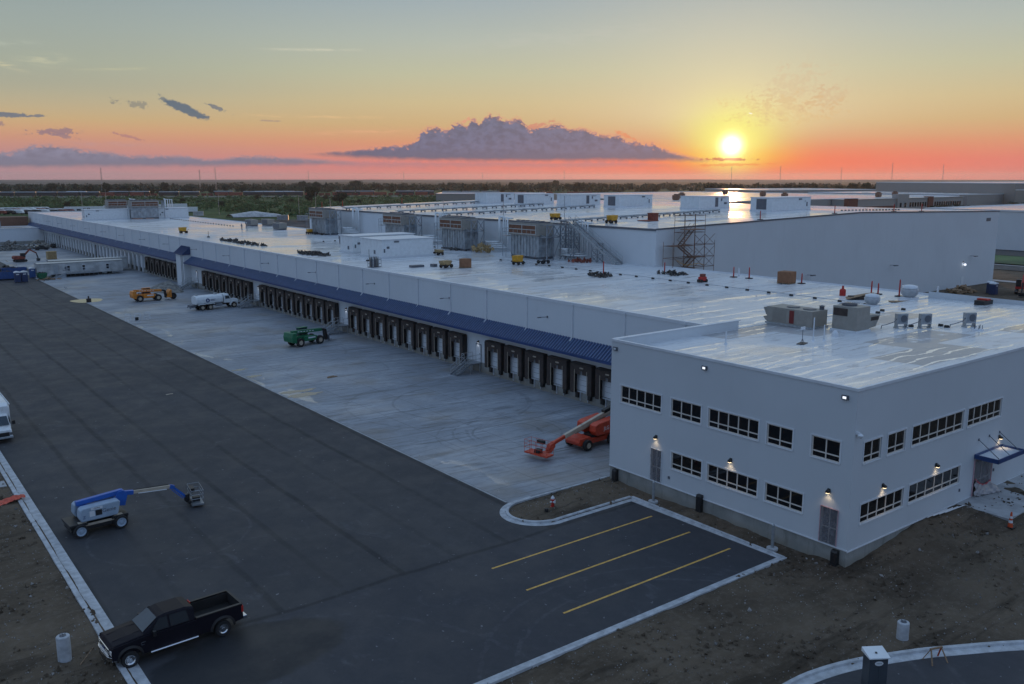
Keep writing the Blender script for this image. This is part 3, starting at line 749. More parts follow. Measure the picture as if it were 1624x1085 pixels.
# ================================================================== office block
OX, OY0, OY1, BX, OBX = 45.55, 26.9, 47.1, 97.3, 92.0
off = thing('office_building', 'two storey white office block with dark ribbon windows at the near end of the warehouse', 'building', (0, 0, 0))
west = [(41.96,46.03,6.35,7.67,5),(38.3,41.0,6.35,7.67,3),(33.56,37.66,6.35,7.67,5),(31.02,32.92,6.35,7.67,2),(27.77,29.69,6.35,7.67,2),(38.06,40.83,2.55,3.80,3),(33.43,37.56,2.55,3.80,5),(30.04,32.82,2.55,3.80,3)]
wdoor = [(41.76,42.74,1.22,3.62),(27.62,28.72,1.22,3.50)]
b = MB(); holed_wall(b, 'x', OX, .3, OY0, OY1, 1.22, 11.0, [w[:4] for w in west] + wdoor)
south = [(46.61,48.5,6.35,7.67,2),(49.21,51.25,6.35,7.67,2),(52.05,58.6,6.35,7.67,6),(59.2,64.1,6.35,7.67,5),(46.71,51.56,2.55,3.80,5),(52.22,58.8,2.55,3.80,6)]
sdoor = [(60.8,63.4,1.14,3.72)]
holed_wall(b, 'y', OY0, .3, OX, OBX, 1.14, 11.0, [w[:4] for w in south] + sdoor)
b.quad((OX, OY1, 1.2), (60, OY1, 1.2), (60, OY1, 11), (OX, OY1, 11)); b.quad((OBX, OY0, 0), (OBX, OY1, 0), (OBX, OY1, 11), (OBX, OY0, 11))
b.build('wall', 'white_stucco', off)
b = MB(); b.box(OX+.05, OBX-.05, OY0+.06, OY1-.04, -.6, 1.20)
b.build('foundation', 'foundation_concrete', off)
b = MB(); b.box(OX+.32, OX+.36, OY0+.35, OY1-.3, 1.2, 10.2); b.box(OX+.36, OBX-1, OY0+.32, OY0+.36, 1.2, 10.2); b.build('interior', 'void', off)
for w in west: window(off, 'x', OX, 1, w[:4], w[4])
for w in south: window(off, 'y', OY0, 1, w[:4], w[4])
# roof: falls gently to the north, parapet kerb only on the north side
zs, zn = 10.97, 10.25
b = MB(); b.add([(OX+.02, OY0+.02, zs), (OBX, OY0+.02, zs), (OBX, OY1, zn), (OX+.02, OY1, zn)], [(0,1,2,3)]); b.build('roof', 'roof_office', off)
b = MB(); b.box(OX+.02, 60, OY1-.32, OY1-.02, 9.9, 11.0); b.build('parapet', 'white_panel', off)
b = MB(); b.box(OX-.05, OX+.16, OY0-.05, OY1+.02, 10.985, 11.05); b.box(OX+.16, OBX, OY0-.05, OY0+.16, 10.985, 11.05); b.box(OX+.16, 60.2, OY1-.36, OY1+.02, 11.005, 11.07)
b.box(OX-.052, OX-.004, OY0-.05, OY1+.02, 10.88, 10.983); b.box(OX, OBX, OY0-.052, OY0-.004, 10.88, 10.983)
b.build('coping', 'trim', off)
b = MB(); b.box(OX-.04, OX-.003, OY0-.04, OY1, 1.14, 1.22); b.box(OX, OBX, OY0-.04, OY0-.003, 1.06, 1.14); b.build('drip_flashing', 'trim', off)
# doors
def plastic_door(ax, pos, inw, h, tape, lbl):
    P = (lambda a0, a1, d0, d1, z0, z1: (pos+inw*d0, pos+inw*d1, a0, a1, z0, z1)) if ax == 'x' else (lambda a0, a1, d0, d1, z0, z1: (a0, a1, pos+inw*d0, pos+inw*d1, z0, z1))
    f = MB(); t = .07; a0, a1, z0, z1 = h
    f.box(*P(a0, a0+t, .02, .10, z0, z1)); f.box(*P(a1-t, a1, .02, .10, z0, z1)); f.box(*P(a0, a1, .02, .10, z1-t, z1)); f.box(*P(a0, a1, .03, .09, z0+1.0, z0+1.07)); f.box(*P((a0+a1)/2-.03, (a0+a1)/2+.03, .03, .09, z0, z1))
    d = f.build('door', 'alu', off, label=lbl)
    MB().box(*P(a0, a1, .10, .12, z0, z1)).build('glass', 'glass_dark', d)
    # wrinkled sheet of plastic taped over it
    s = MB(); s.smooth = True; nu, nv = 14, 22
    for j in range(nv+1):
        for i in range(nu+1):
            a = a0-.04+(a1-a0+.08)*i/nu; z = z0+.02+(z1-z0)*j/nv; dd = -.03 - .035*math.sin(i*1.7+j*.6)*rnd.random() - .02*rnd.random()
            s.v.append((pos+inw*dd, a, z) if ax == 'x' else (a, pos+inw*dd, z))
    for j in range(nv):
        for i in range(nu): s.f.append([j*(nu+1)+i, j*(nu+1)+i+1, (j+1)*(nu+1)+i+1, (j+1)*(nu+1)+i]); s.mi.append(0); s.sm.append(True)
    s.build('plastic_sheet', 'film', d)
    q = MB()
    for p0, p1 in (((a0-.03, z0), (a0-.05, z1)), ((a0-.05, z1), (a1+.04, z1+.02)), ((a1+.04, z1+.02), (a1+.03, z0))):
        A = lambda p: (pos-inw*.055, p[0], p[1]) if ax == 'x' else (p[0], pos-inw*.055, p[1])
        q.beam(A(p0), A(p1), .07, .012)
    q.build('tape', tape, d)
fm = mat('film', (.20, .20, .22), .22, var=.2, vs=3); fm.node_tree.nodes['Principled BSDF'].inputs['Alpha'].default_value = .62
plastic_door('x', OX, 1, wdoor[0], 'trim', 'side door with barrier tape hung low across it')
plastic_door('x', OX, 1, wdoor[1], 'tape_pink', 'corner door sealed under plastic with pink tape')
plastic_door('y', OY0, 1, sdoor[0], 'tape_pink', 'entrance doorway veiled in torn plastic sheeting')
# torn flap of the entrance sheeting sagging outward at the foot of the doorway
b = MB(); b.smooth = True
for j in range(15):
    for i in range(19):
        u, v_ = i/18, j/14
        top = 2.35-.55*u-.35*math.sin(math.pi*u)
        b.v.append((60.95+2.35*u-.25*v_*(1-u), OY0-.08-.62*math.sin(v_*1.5)*(.25+u)-.06*math.sin(i*1.9+j)-.04*rnd.random(), top+(1.20-top)*v_+.05*math.sin(i*1.3)))
for j in range(14):
    for i in range(18): b.f.append([j*19+i, j*19+i+1, (j+1)*19+i+1, (j+1)*19+i]); b.mi.append(0); b.sm.append(True)
fl = b.build('loose_sheet', 'plastic_sheet', off)
b = MB()
for k in range(12):
    f_ = lambda u: (60.95+2.35*u, OY0-.12, 2.37-.55*u-.35*math.sin(math.pi*u))
    b.beam(f_(k/12), f_((k+1)/12), .03, .09)
b.build('red_tape', 'tape_red', fl)
# steel entrance canopy hung on three rods
b = MB(); z_ = 4.02
b.box(60.75, 64.6, 25.35, 26.88, z_-.03, z_+.03, 1)
for x0, x1, y0, y1 in ((60.7, 64.65, 25.27, 25.35), (60.67, 60.75, 25.27, 26.88), (64.6, 64.68, 25.27, 26.88), (60.75, 64.6, 26.80, 26.88)): b.box(x0, x1, y0, y1, z_-.13, z_+.17, 0)
cn = b.build('entrance_canopy', ['blue_fascia', 'trim'], off)
b = MB()
for x_ in (61.1, 62.65, 64.2): b.tube((x_, 26.88, z_+1.15), (x_, 25.45, z_+.12), .028, 6); b.box(x_-.06, x_+.06, 26.85, 26.895, z_+1.07, z_+1.23)
b.build('hanger_rod', 'dark_trim', cn)
for y_, z_ in ((42.3, 4.45), (35.6, 4.45), (28.3, 4.45)): wall_lamp(off, OX-.005, y_, z_, (-1, 0))
for x_, z_ in ((49.0, 4.42), (55.4, 4.42), (64.2, 4.72)): wall_lamp(off, x_, OY0-.005, z_, (0, -1))
def flood(parent, x, y, z, lit=True):
    b = MB(); b.box(x-.14, x-.005, y-.2, y+.2, z-.13, z+.13); o = b.build('flood_light', 'dark_trim', parent)
    MB().box(x-.155, x-.14, y-.11, y+.11, z-.07, z+.07).build('lens', 'lamp_cool' if lit else 'trim', o)
flood(off, OX, 38.1, 10.35); flood(off, OX, 27.65, 10.4); flood(off, OX, 46.65, 10.35, False)
b = MB(); b.T = Matrix.Translation((OX+.15, OY0, 8.3)); b.cb((0, -.10, .1), (.12, .2, .16)); b.lathe([(.05, .12), (.16, .02), (.16, -.03), (.11, -.12), (.02, -.17)], (0, -.26, 0), 'z', 14); b.build('security_camera', 'trim', off)
for x_ in (58.95,): MB().box(x_-.06, x_+.06, OY0-.06, OY0-.004, 1.9, 2.1).build('socket_box', 'dark_trim', off)
MB().box(63.75, 63.87, OY0-.06, OY0-.004, 2.35, 2.55).build('socket_box', 'dark_trim', off)
MB().box(OX-.06, OX-.004, 40.9, 41.05, 1.75, 1.93).build('socket_box', 'dark_trim', off)
for y_, h_ in ((46.3, .95), (38.0, 1.35), (27.55, .95)):
    b = MB(); b.prism([(-.30, 0), (0, 0), (0, h_), (-.24, h_), (-.30, h_-.12)], 'y', -.2, .2); b.cb((-.2, 0, .05), (.42, .5, .1)); b.T = None
    o = b.build('downpipe_boot', 'black', off, loc=(OX-.0, y_, .1)); 

# ================================================================== warehouse
WX, WY0, WY1, TOP = 60.0, 47.12, 380.0, 10.2
wh = thing('warehouse', 'very long low white warehouse with blue canopies over rows of truck docks', 'building')
b = MB(); b.quad((WX, WY0, 0), (WX, WY1, 0), (WX, WY1, TOP-.1), (WX, WY0, TOP-.1)); b.quad((WX, WY1, 0), (BX, WY1, 0), (BX, WY1, TOP-.1), (WX, WY1, TOP-.1))
b.quad((BX, WY0, 0), (BX, WY1, 0), (BX, WY1, TOP-.1), (BX, WY0, TOP-.1)); b.quad((WX+.3, WY0, 9.7), (WX+.3, WY1, 9.7), (WX+.3, WY1, TOP-.1), (WX+.3, WY0, TOP-.1))
b.build('wall', 'white_panel', wh)
b = MB(); b.quad((WX+.1, WY0-.1, 9.95), (BX, WY0-.1, 9.95), (BX, WY1, 9.95), (WX+.1, WY1, 9.95)); b.build('roof', 'roof_main', wh)
b = MB(); b.box(WX-.06, WX+.34, WY0+.03, WY1, TOP-.1, TOP); b.box(WX+.34, BX, WY1-.3, WY1, TOP-.1, TOP-.01); b.box(BX-.25, BX+.05, WY0, WY1-.3, 9.9, 10.04)
b.box(WX-.05, WX-.005, WY0, WY1, TOP-.30, TOP-.102, 1)
b.build('coping', ['trim', 'trim'], wh)
MB().box(WX-.10, WX-.005, WY0, WY1, -.2, 1.18).build('foundation', 'foundation_concrete', wh)
# white roof membrane laid in a step where the office roof meets it
b = MB(); b.box(60.3, OBX-.05, WY0-.05, WY0+.12, 9.9, 10.28); b.quad((OBX, WY0, 0), (BX, WY0, 0), (BX, WY0, 10), (OBX, WY0, 10)); b.build('roof_step', 'white_panel', wh)
for k in range(42):
    y_ = 52.66 + 7.62*k
    if 187.5 < y_ < 197: continue
    b = MB(); b.box(WX-.11, WX-.006, y_-.06, y_+.06, 6.55, 9.88); b.box(WX-.17, WX-.006, y_-.13, y_+.13, 9.9, 10.08)
    b.beam((WX-.06, y_, 6.6), (WX-.42, y_, 6.2), .1, .1)
    b.build('downspout', 'trim', wh)
for k in range(16):
    y_ = 72.0 + 19.05*k
    if 188 < y_ < 198: y_ = 200
    b = MB(); b.box(WX-.06, WX-.004, y_-.09, y_+.09, 8.1, 8.32); b.beam((WX-.03, y_, 8.2), (WX-1.05, y_, 8.26), .05, .05); b.cb((WX-1.15, y_, 8.25), (.42, .2, .09))
    b.build('arm_light', 'dark_trim', wh)
# standing seam canopies
def canopy(y0, y1, hip0, hip1):
    xa, za, xb, zb = WX-.006, 6.5, 58.42, 5.28
    b = MB()
    ya, yb = y0+(.9 if hip0 else 0), y1-(.9 if hip1 else 0)
    b.add([(xa, ya, za), (xa, yb, za), (xb, y1, zb), (xb, y0, zb), (xa, ya, za-.08), (xa, yb, za-.08), (xb, y1, zb-.08), (xb, y0, zb-.08)],
          [(0,1,2,3), (4,5,6,7), (0,3,7,4), (1,2,6,5)])
    sl = math.atan2(za-zb, xa-xb)
    n_ = int((yb-ya)/.44); rb = MB()
    for i in range(n_+1):
        y_ = ya+(yb-ya)*i/n_; rb.beam((xa-.02, y_, za+.04), (xb+.02, y_, zb+.04), .13, .10)
    if hip0: b.add([(xa, ya, za), (xb, y0, zb), (xa, y0, zb)], [(0,1,2)])
    if hip1: b.add([(xa, yb, za), (xb, y1, zb), (xa, y1, zb)], [(0,1,2)])
    c = b.build('canopy', 'blue_metal', wh); rb.build('standing_seams', 'blue_rib', c)
    f = MB(); f.box(xb-.06, xb, y0-.05, y1+.05, zb-.24, zb+.03); f.box(xb, xa, y0-.05, y0, zb-.24, zb); f.box(xb, xa, y1, y1+.05, zb-.24, zb)
    f.build('fascia', 'blue_fascia', c)
    MB().box(xb+.005, xa, y0+.005, y1-.005, zb-.22, zb-.18).build('soffit', 'trim', c)
    l_ = MB(); l_.box(xa-.16, xa, y0+.1, y1-.1, zb-.75, zb-.24); l_.build('valance', 'trim', c)
canopy(47.3, 190.4, False, True); canopy(196.2, 377, True, False)
b = MB(); b.box(58.55, WX-.006, 190.7, 195.9, 0, 6.95, 0); b.box(58.49, 58.54, 191.4, 191.55, .2, 6.9, 1); b.box(58.49, 58.54, 192.2, 192.35, .2, 6.9, 1)
tw = b.build('stair_tower', ['white_panel', 'dark_trim'], wh)
b = MB(); b.prism([(WX-.006, 8.45), (58.2, 6.95), (58.2, 6.8), (WX-.006, 6.85)], 'y', 190.45, 196.15)
for i in range(14): y_ = 190.5+5.6*i/13; b.beam((WX-.03, y_, 8.47), (58.22, y_, 6.98), .045, .07)
b.build('roof', 'blue_metal', tw)
# ---- docks
def make_dock():
    W = 1.62
    b = MB()
    b.prism([(-W, .98), (-W+.34, .98), (-W+.34, 3.55), (W-.34, 3.55), (W-.34, .98), (W, .98), (W, 4.02), (W-.14, 4.16), (-W+.14, 4.16), (-W, 4.02)], 'x', -.70, -.105)
    o = b.build('dock_shelter', 'rubber', wh)
    c = MB()      # brownish front curtains: head with two folds, side flaps
    for y0, y1, z0, z1, dx in ((-W+.02, W-.02, 3.42, 4.05, 0), (-W+.35, -.2, 3.05, 3.45, .02), (.2, W-.35, 3.05, 3.45, .02), (-W+.02, -W+.62, 1.05, 3.40, 0), (W-.62, W-.02, 1.05, 3.40, 0)):
        c.box(-.745+dx, -.705+dx, y0, y1, z0, z1)
    c.prism([(-W+.05, 4.16), (W-.05, 4.16), (W-.05, 4.19), (-W+.05, 4.19)], 'x', -.74, -.1)
    c.build('curtain', 'rubber_brown', o)
    d = MB(); d.box(-.09, -.03, -.88, .88, 1.2, 3.5)
    for z_ in (1.75, 2.3, 2.85): d.box(-.10, -.09, -.86, .86, z_-.012, z_+.012, 1)
    d.build('door_panel', ['door_white', 'dark_trim'], o)
    e = MB(); e.box(-.77, -.75, -W+.66, -W+.72, 1.05, 3.5); e.box(-.77, -.75, W-.72, W-.66, 1.05, 3.5); e.cb((-.79, -.15, 3.75), (.06, .5, .12))
    e.build('guide_stripe', 'cream', o)
    MB().box(-.42, -.10, -1.15, -.72, .45, 1.02).build('bumper', 'rubber', o); MB().box(-.42, -.10, .72, 1.15, .45, 1.02).build('bumper', 'rubber', o)
    h = MB(); h.box(-.30, -.10, -.98, .98, 1.04, 1.16); h.box(-.25, -.10, -.62, -.52, .15, 1.04); h.box(-.25, -.10, .52, .62, .15, 1.04); h.build('leveller', 'kerb', o)
    return o
dk = make_dock(); first = True
groups = [(82.9-1.9-3.81*i) for i in range(9)] + [117.35-1.9-3.81*i for i in range(8)] + [151.6-1.9-3.81*i for i in range(8)] + [182.2-1.9-3.81*i for i in range(7)] + [223.6-2.1-4.35*i for i in range(6)]
for i, y_ in enumerate(groups):
    if y_ < 48.5: continue
    if first: dk.location = (WX, y_, 0); first = False
    else: dup(dk, (WX, y_, 0))
# bare openings further on, waiting for their shelters
def make_bare(dark):
    b = MB(); b.box(-.115, -.105, -1.25, 1.25, .2, 4.05, 0); b.box(-.40, -.10, -1.72, -1.30, .1, 4.3, 1); b.box(-.40, -.10, -1.3, 1.3, 4.06, 4.3, 1)
    if not dark: b.box(-.14, -.12, -1.05, .75, 1.1, 3.9, 1)
    return b.build('dock_door', ['void', 'door_white'], wh)
ba, bd = make_bare(False), make_bare(True)
ys = [228.4+3.81*i for i in range(39)]
for i, y_ in enumerate(ys):
    s_ = bd if (i >= 31 or i in (12, 25)) else ba
    if not s_.get('u'): s_['u'] = 1; s_.location = (WX, y_, 0)
    else: dup(s_, (WX, y_, 0))
for o in (ba, bd): del o['u']
for o in list(wh.children):
    if 'u' in o: del o['u']
# doors beside the stairs, each under a small lamp
def man_door(y):
    b = MB(); b.box(WX-.06, WX-.005, y-.55, y+.55, 1.2, 3.35, 1); b.box(WX-.09, WX-.06, y-.46, y+.46, 1.22, 3.26, 0)
    o = b.build('door', ['door_white', 'dark_trim'], wh); MB().box(WX-.14, WX-.09, y-.36, y-.28, 2.15, 2.3).build('handle', 'chrome', o)
    wall_lamp(wh, WX-.005, y, 3.55, (-1, 0), kind='cool')
for y_ in (84.8, 119.0, 153.3, 187.0): man_door(y_)
# ------------------------------------------------------------------ stairs to the dock doors
def make_stairs():
    t = thing('dock_stairs', 'galvanised stairs and landing', 'stairs', group='steel stairs up to the dock side doors')
    b = MB(); b.box(-1.75, -.12, -.75, 1.1, 1.12, 1.2); b.build('landing', 'steel', t)
    b = MB()
    for x_, y_ in ((-1.65, -.65), (-1.65, 1.0), (-.3, 1.0), (-.3, -.65)): b.box(x_-.05, x_+.05, y_-.05, y_+.05, 0, 1.12)
    b.build('post', 'galv', t)
    b = MB()
    for i in range(7): x_ = -1.9-.27*i; b.box(x_-.14, x_+.14, -.6, .5, 1.2-.171*(i+1)-.02, 1.2-.171*(i+1)+.02)
    b.build('tread', 'steel', t)
    b = MB()
    for y_ in (-.66, .56): b.beam((-1.75, y_, 1.1), (-3.75, y_, .02), .05, .2)
    b.build('stringer', 'steel', t)
    b = MB(); r_ = .028
    for y_ in (-.66, .56):
        for h_ in (.5, 1.0): b.tube((-1.75, y_, 1.2+h_), (-3.75, y_, .03+h_), r_, 5)
        for q in range(4): x_ = -1.75-2.*q/3; b.tube((x_, y_, 1.2-1.17*q/3), (x_, y_, 2.2-1.17*q/3), r_, 5)
    for h_ in (.5, 1.0):
        b.tube((-1.75, .56, 1.2+h_), (-1.75, 1.1, 1.2+h_), r_, 5); b.tube((-1.75, 1.1, 1.2+h_), (-.15, 1.1, 1.2+h_), r_, 5); b.tube((-.15, -.75, 1.2+h_), (-1.75, -.75, 1.2+h_), r_, 5)
    for x_, y_ in ((-1.75, 1.1), (-.95, 1.1), (-.15, 1.1), (-.15, -.75), (-.95, -.75)): b.tube((x_, y_, 1.2), (x_, y_, 2.2), r_, 5)
    b.build('handrail', 'galv', t)
    return t
st = make_stairs(); st.location = (WX, 84.8, 0); st['label'] = 'nearest steel stairs, beside the near bank of docks'
for y_, l_ in ((119.0, 'steel stairs next to the forks of the green telehandler'), (153.3, 'steel stairs in front of the white tank truck nose'), (187.0, 'farthest steel stairs, by the rubble heap under the stair tower')):
    dup(st, (WX, y_, 0), label=l_)

# ================================================================== tall cold store
TX0, TX1, TY0, TY1, EZ, RZ, RX = 96.25, 205., 90.7, 209.6, 15.45, 16.65, 150.
ts = thing('tall_warehouse', 'tall blank grey white warehouse with a low gable and glossy white roof', 'building')
b = MB(); gb = [(TX0, -1), (TX1, -1), (TX1, EZ+.2), (RX, RZ), (TX0, EZ)]
b.add([(x, TY0, z) for x, z in gb] + [(x, TY1, z) for x, z in gb], [(0,1,2,3,4), (5,6,7,8,9), (0,4,9,5), (1,2,7,6)]); b.build('wall', 'white_panel', ts)
b = MB(); b.quad((TX0-.1, TY0-.05, EZ+.02), (RX, TY0-.05, RZ+.02), (RX, TY1, RZ+.02), (TX0-.1, TY1, EZ+.02)); b.quad((RX, TY0-.05, RZ+.02), (TX1+.1, TY0-.05, EZ+.22), (TX1+.1, TY1, EZ+.22), (RX, TY1, RZ+.02)); b.build('roof', 'roof_tall', ts)
b = MB(); b.beam((TX0-.1, TY0-.03, EZ-.02), (RX, TY0-.03, RZ-.02), .12, .22); b.beam((RX, TY0-.03, RZ-.02), (TX1+.1, TY0-.03, EZ+.18), .12, .22); b.box(TX0-.14, TX0-.005, TY0, TY1, EZ-.28, EZ+.04); b.build('coping', 'dark_trim', ts)
for x_, z_ in ((134.5, 6.2), (161.5, 6.3), (193.5, 6.4)): b = MB(); b.beam((x_, TY0-.01, z_), (x_, TY0-1.1, z_+.05), .08, .08); b.cb((x_, TY0-1.2, z_), (1.1, .4, .16)); b.build('arm_light', 'dark_trim', ts)
MB().box(199.3, 201.2, TY0-.06, TY0-.01, 13.6, 14.3).build('number_plate', 'dark_trim', ts)
b = MB(); b.box(190.2, 191.4, TY0-.06, TY0-.01, -.1, 2.1, 0); b.build('door', 'white_paint', ts)
wall_lamp(ts, 190.5, TY0-.01, 5.2, (0, -1), kind='cool')
wl = MB(); wl.lathe([(.02, .3), (.22, .2), (.28, 0), (.2, -.2), (.02, -.25)], (190.5, TY0-.5, 4.7), 'z', 12); wl.build('lamp_globe', 'lamp_cool', ts)
# ================================================================== vehicles and things on the ground
def loft(secs, name, ms, parent, **k):
    """secs: list of (x, [(y, z) ...]) half outlines mirrored about y=0, ordered bottom to top"""
    b = MB(); b.smooth = False; n = len(secs[0][1])
    for x, pr in secs:
        full = [(x, -y, z) for y, z in pr] + [(x, y, z) for y, z in reversed(pr)]
        b.v += full
    w = 2*n
    for i in range(len(secs)-1):
        for j in range(w): b.f.append([i*w+j, i*w+(j+1) % w, (i+1)*w+(j+1) % w, (i+1)*w+j]); b.mi.append(0); b.sm.append(False)
    b.f.append(list(range(w))); b.mi.append(0); b.sm.append(False)
    b.f.append(list(range((len(secs)-1)*w, len(secs)*w))); b.mi.append(0); b.sm.append(False)
    return b.build(name, ms, parent, **k)

# ---- black crew cab pickup, nose over the left kerb. local +x = nose, origin between the axles
def pickup():
    t = thing('pickup_truck', 'black four door pickup truck with open bed, nose over the left kerb', 'pickup truck', (11.22, 42.62, 0), R(180+2.9))
    bl = 'black_gloss'
    # lower body with wheel arches: sides as outlines
    def side(y0, y1):
        pts = [(3.28, .62), (3.28, 1.02), (3.18, 1.22), (1.62, 1.34), (-.95, 1.34), (-.95, 1.40), (-3.32, 1.42), (-3.36, .62)]
        bot = [(-2.82, .55)] + [(-2.27+.55*math.cos(R(a)), .46+.55*math.sin(R(a))) for a in range(170, 9, -20)] + [(-1.72, .50), (1.72, .50)] + [(2.27+.55*math.cos(R(a)), .46+.55*math.sin(R(a))) for a in range(170, 9, -20)] + [(2.86, .55)]
        return MB().prism(pts + bot, 'y', y0, y1)
    b = side(-1.02, -.94); b2 = side(.94, 1.02)
    b.v, off_ = b.v, len(b.v); b.add(b2.v, b2.f)
    b.prism([(3.26, .6), (3.26, 1.06), (3.12, 1.26), (1.55, 1.36), (1.2, 1.36), (1.2, .6)], 'y', -.94, .94)      # engine bay block
    b.box(-.95, 1.2, -.94, .94, .5, .75)
    b.build('body', bl, t, bevel=.035)
    # bonnet with power bulge
    loft([(3.30, [(.80, 1.00), (.78, 1.10), (.4, 1.12)]), (3.1, [(.93, 1.10), (.90, 1.27), (.45, 1.31)]), (2.2, [(.96, 1.15), (.93, 1.36), (.48, 1.42)]), (1.55, [(.97, 1.2), (.93, 1.42), (.5, 1.46)])], 'bonnet', bl, t, bevel=.03)
    b = MB(); 
    for y_ in (-.42, .42): b.prism([(3.0, 1.30), (1.62, 1.44), (1.62, 1.475), (2.9, 1.345)], 'y', y_-.06, y_+.06)
    b.build('bonnet_ridge', bl, t)
    # cab
    cab = [(1.62, 1.34, .93, 1.40, .90), (.72, 1.34, .94, 1.99, .70), (.45, 1.34, .94, 2.05, .70), (-.55, 1.34, .94, 2.05, .71), (-.92, 1.34, .93, 1.96, .74)]
    loft([(x, [(w0, z0), (w0*.995, z0+.05), (w1+.04, z1-.07), (w1-.06, z1)]) for x, z0, w0, z1, w1 in cab], 'cab', bl, t, bevel=.03)
    b = MB()
    b.add([(1.53, -.78, 1.46), (1.53, .78, 1.46), (.80, .66, 1.93), (.80, -.66, 1.93)], [(0,1,2,3)]); o = b.build('windscreen', 'screen_blue', t, loc=(.035, 0, .03))
    for s_ in (-1, 1):
        for x0, x1, xt0, xt1 in ((1.22, .38, .78, .38), (.28, -.62, .28, -.55)):
            MB().add([(x0, s_*.955, 1.42), (x1, s_*.955, 1.42), (xt1, s_*.775, 1.93), (xt0, s_*.775, 1.93)], [(0,1,2,3)]).build('side_window', 'tint_glass', t)
        MB().cb((1.12, s_*1.15, 1.42), (.14, .20, .27)).cb((1.12, s_*1.02, 1.38), (.05, .2, .05)).build('door_mirror', 'black', t, bevel=.02)
        b = MB()
        for x_ in (.42, -.60): b.box(x_-.10, x_+.08, s_*1.02, s_*1.045, 1.24, 1.275)
        b.build('door_handle', 'black_gloss', t)
        b = MB(); b.tube((1.35, s_*1.12, .52), (-.95, s_*1.12, .52), .06, 8); b.box(1.3, -.9, s_*1.0, s_*1.14, .545, .575, 1)
        b.build('running_board', ['chrome', 'chrome'], t)
        MB().box(3.0, 3.31, s_*.70, s_*1.0, .84, 1.08).build('headlight', 'alu', t, bevel=.03)
        MB().box(-3.38, -3.26, s_*.84, s_*1.025, .98, 1.34).build('tail_light', 'red', t, bevel=.02)
        for xc in (-2.27, 2.27):      # arch flares
            b = MB(); A = [R(a) for a in range(0, 181, 15)]
            for i in range(len(A)-1):
                p = lambda a, r, y: (xc+r*math.cos(a), y, .46+r*math.sin(a))
                b.add([p(A[i], .55, s_*1.0), p(A[i+1], .55, s_*1.0), p(A[i+1], .66, s_*1.0), p(A[i], .66, s_*1.0), p(A[i], .55, s_*1.08), p(A[i+1], .55, s_*1.08), p(A[i+1], .66, s_*1.04), p(A[i], .66, s_*1.04)], [(4,5,6,7), (0,1,5,4), (3,2,6,7)])
            b.build('wheel_arch', 'black', t)
        b = MB(); b.cb((1.62, s_*1.025, 1.10), (.20, .012, .05)); b.cb((1.71, s_*1.025, 1.03), (.03, .012, .17)); b.cb((1.64, s_*1.025, .98), (.12, .012, .04)); b.build('fender_badge', 'chrome', t)
        for xc in (-2.27, 2.27): wheel('wheel', t, (xc, s_*.93, .415), .415, .27, s_, 'chrome', .62)
    # nose: grille, bumper
    b = MB(); b.box(3.27, 3.34, -.70, .70, .80, 1.10, 1)
    for z_ in (.83, .96, 1.09): b.box(3.33, 3.39, -.72, .72, z_-.035, z_+.03, 0)
    b.cb((3.40, 0, .96), (.03, .26, .10), m=2)
    b.build('grille', ['chrome', 'black', 'blue_fascia'], t)
    b = MB(); b.prism([(3.30, -1.0), (3.50, -.72), (3.54, 0), (3.50, .72), (3.30, 1.0), (3.2, 1.0), (3.2, -1.0)], 'z', .56, .78, 0); b.box(3.49, 3.52, -.55, .55, .44, .56, 1)
    b.build('front_bumper', ['chrome', 'black'], t, bevel=.02)
    # open bed
    b = MB(); b.box(-3.30, -1.0, -.80, .80, .78, .84); b.box(-1.02, -.96, -.94, .94, .78, 1.40); b.box(-3.34, -3.27, -.94, .94, .60, 1.42)
    for s_ in (-1, 1): b.box(-3.3, -1.0, s_*.80, s_*.94, .84, 1.36)
    b.build('bed', 'rubber', t)
    b = MB()
    for s_ in (-1, 1): b.box(-3.34, -.97, s_*.86, s_*1.03, 1.41, 1.45)
    b.box(-3.38, -3.26, -.86, .86, 1.41, 1.45); b.build('bed_rail', 'black', t)
    MB().box(-3.58, -3.36, -.95, .95, .55, .72).build('rear_bumper', 'chrome', t, bevel=.02)
    MB().cb((-.98, 0, 1.93), (.05, .35, .06)).build('brake_light', 'red', t)
    for ch in t.children:
        if ch.name.startswith('wheel') and not ch.name.startswith('wheel_arch'): continue
        for v_ in ch.data.vertices:
            if v_.co.x > 2.75: v_.co.x = 2.75 + (v_.co.x-2.75)*.62
pickup()

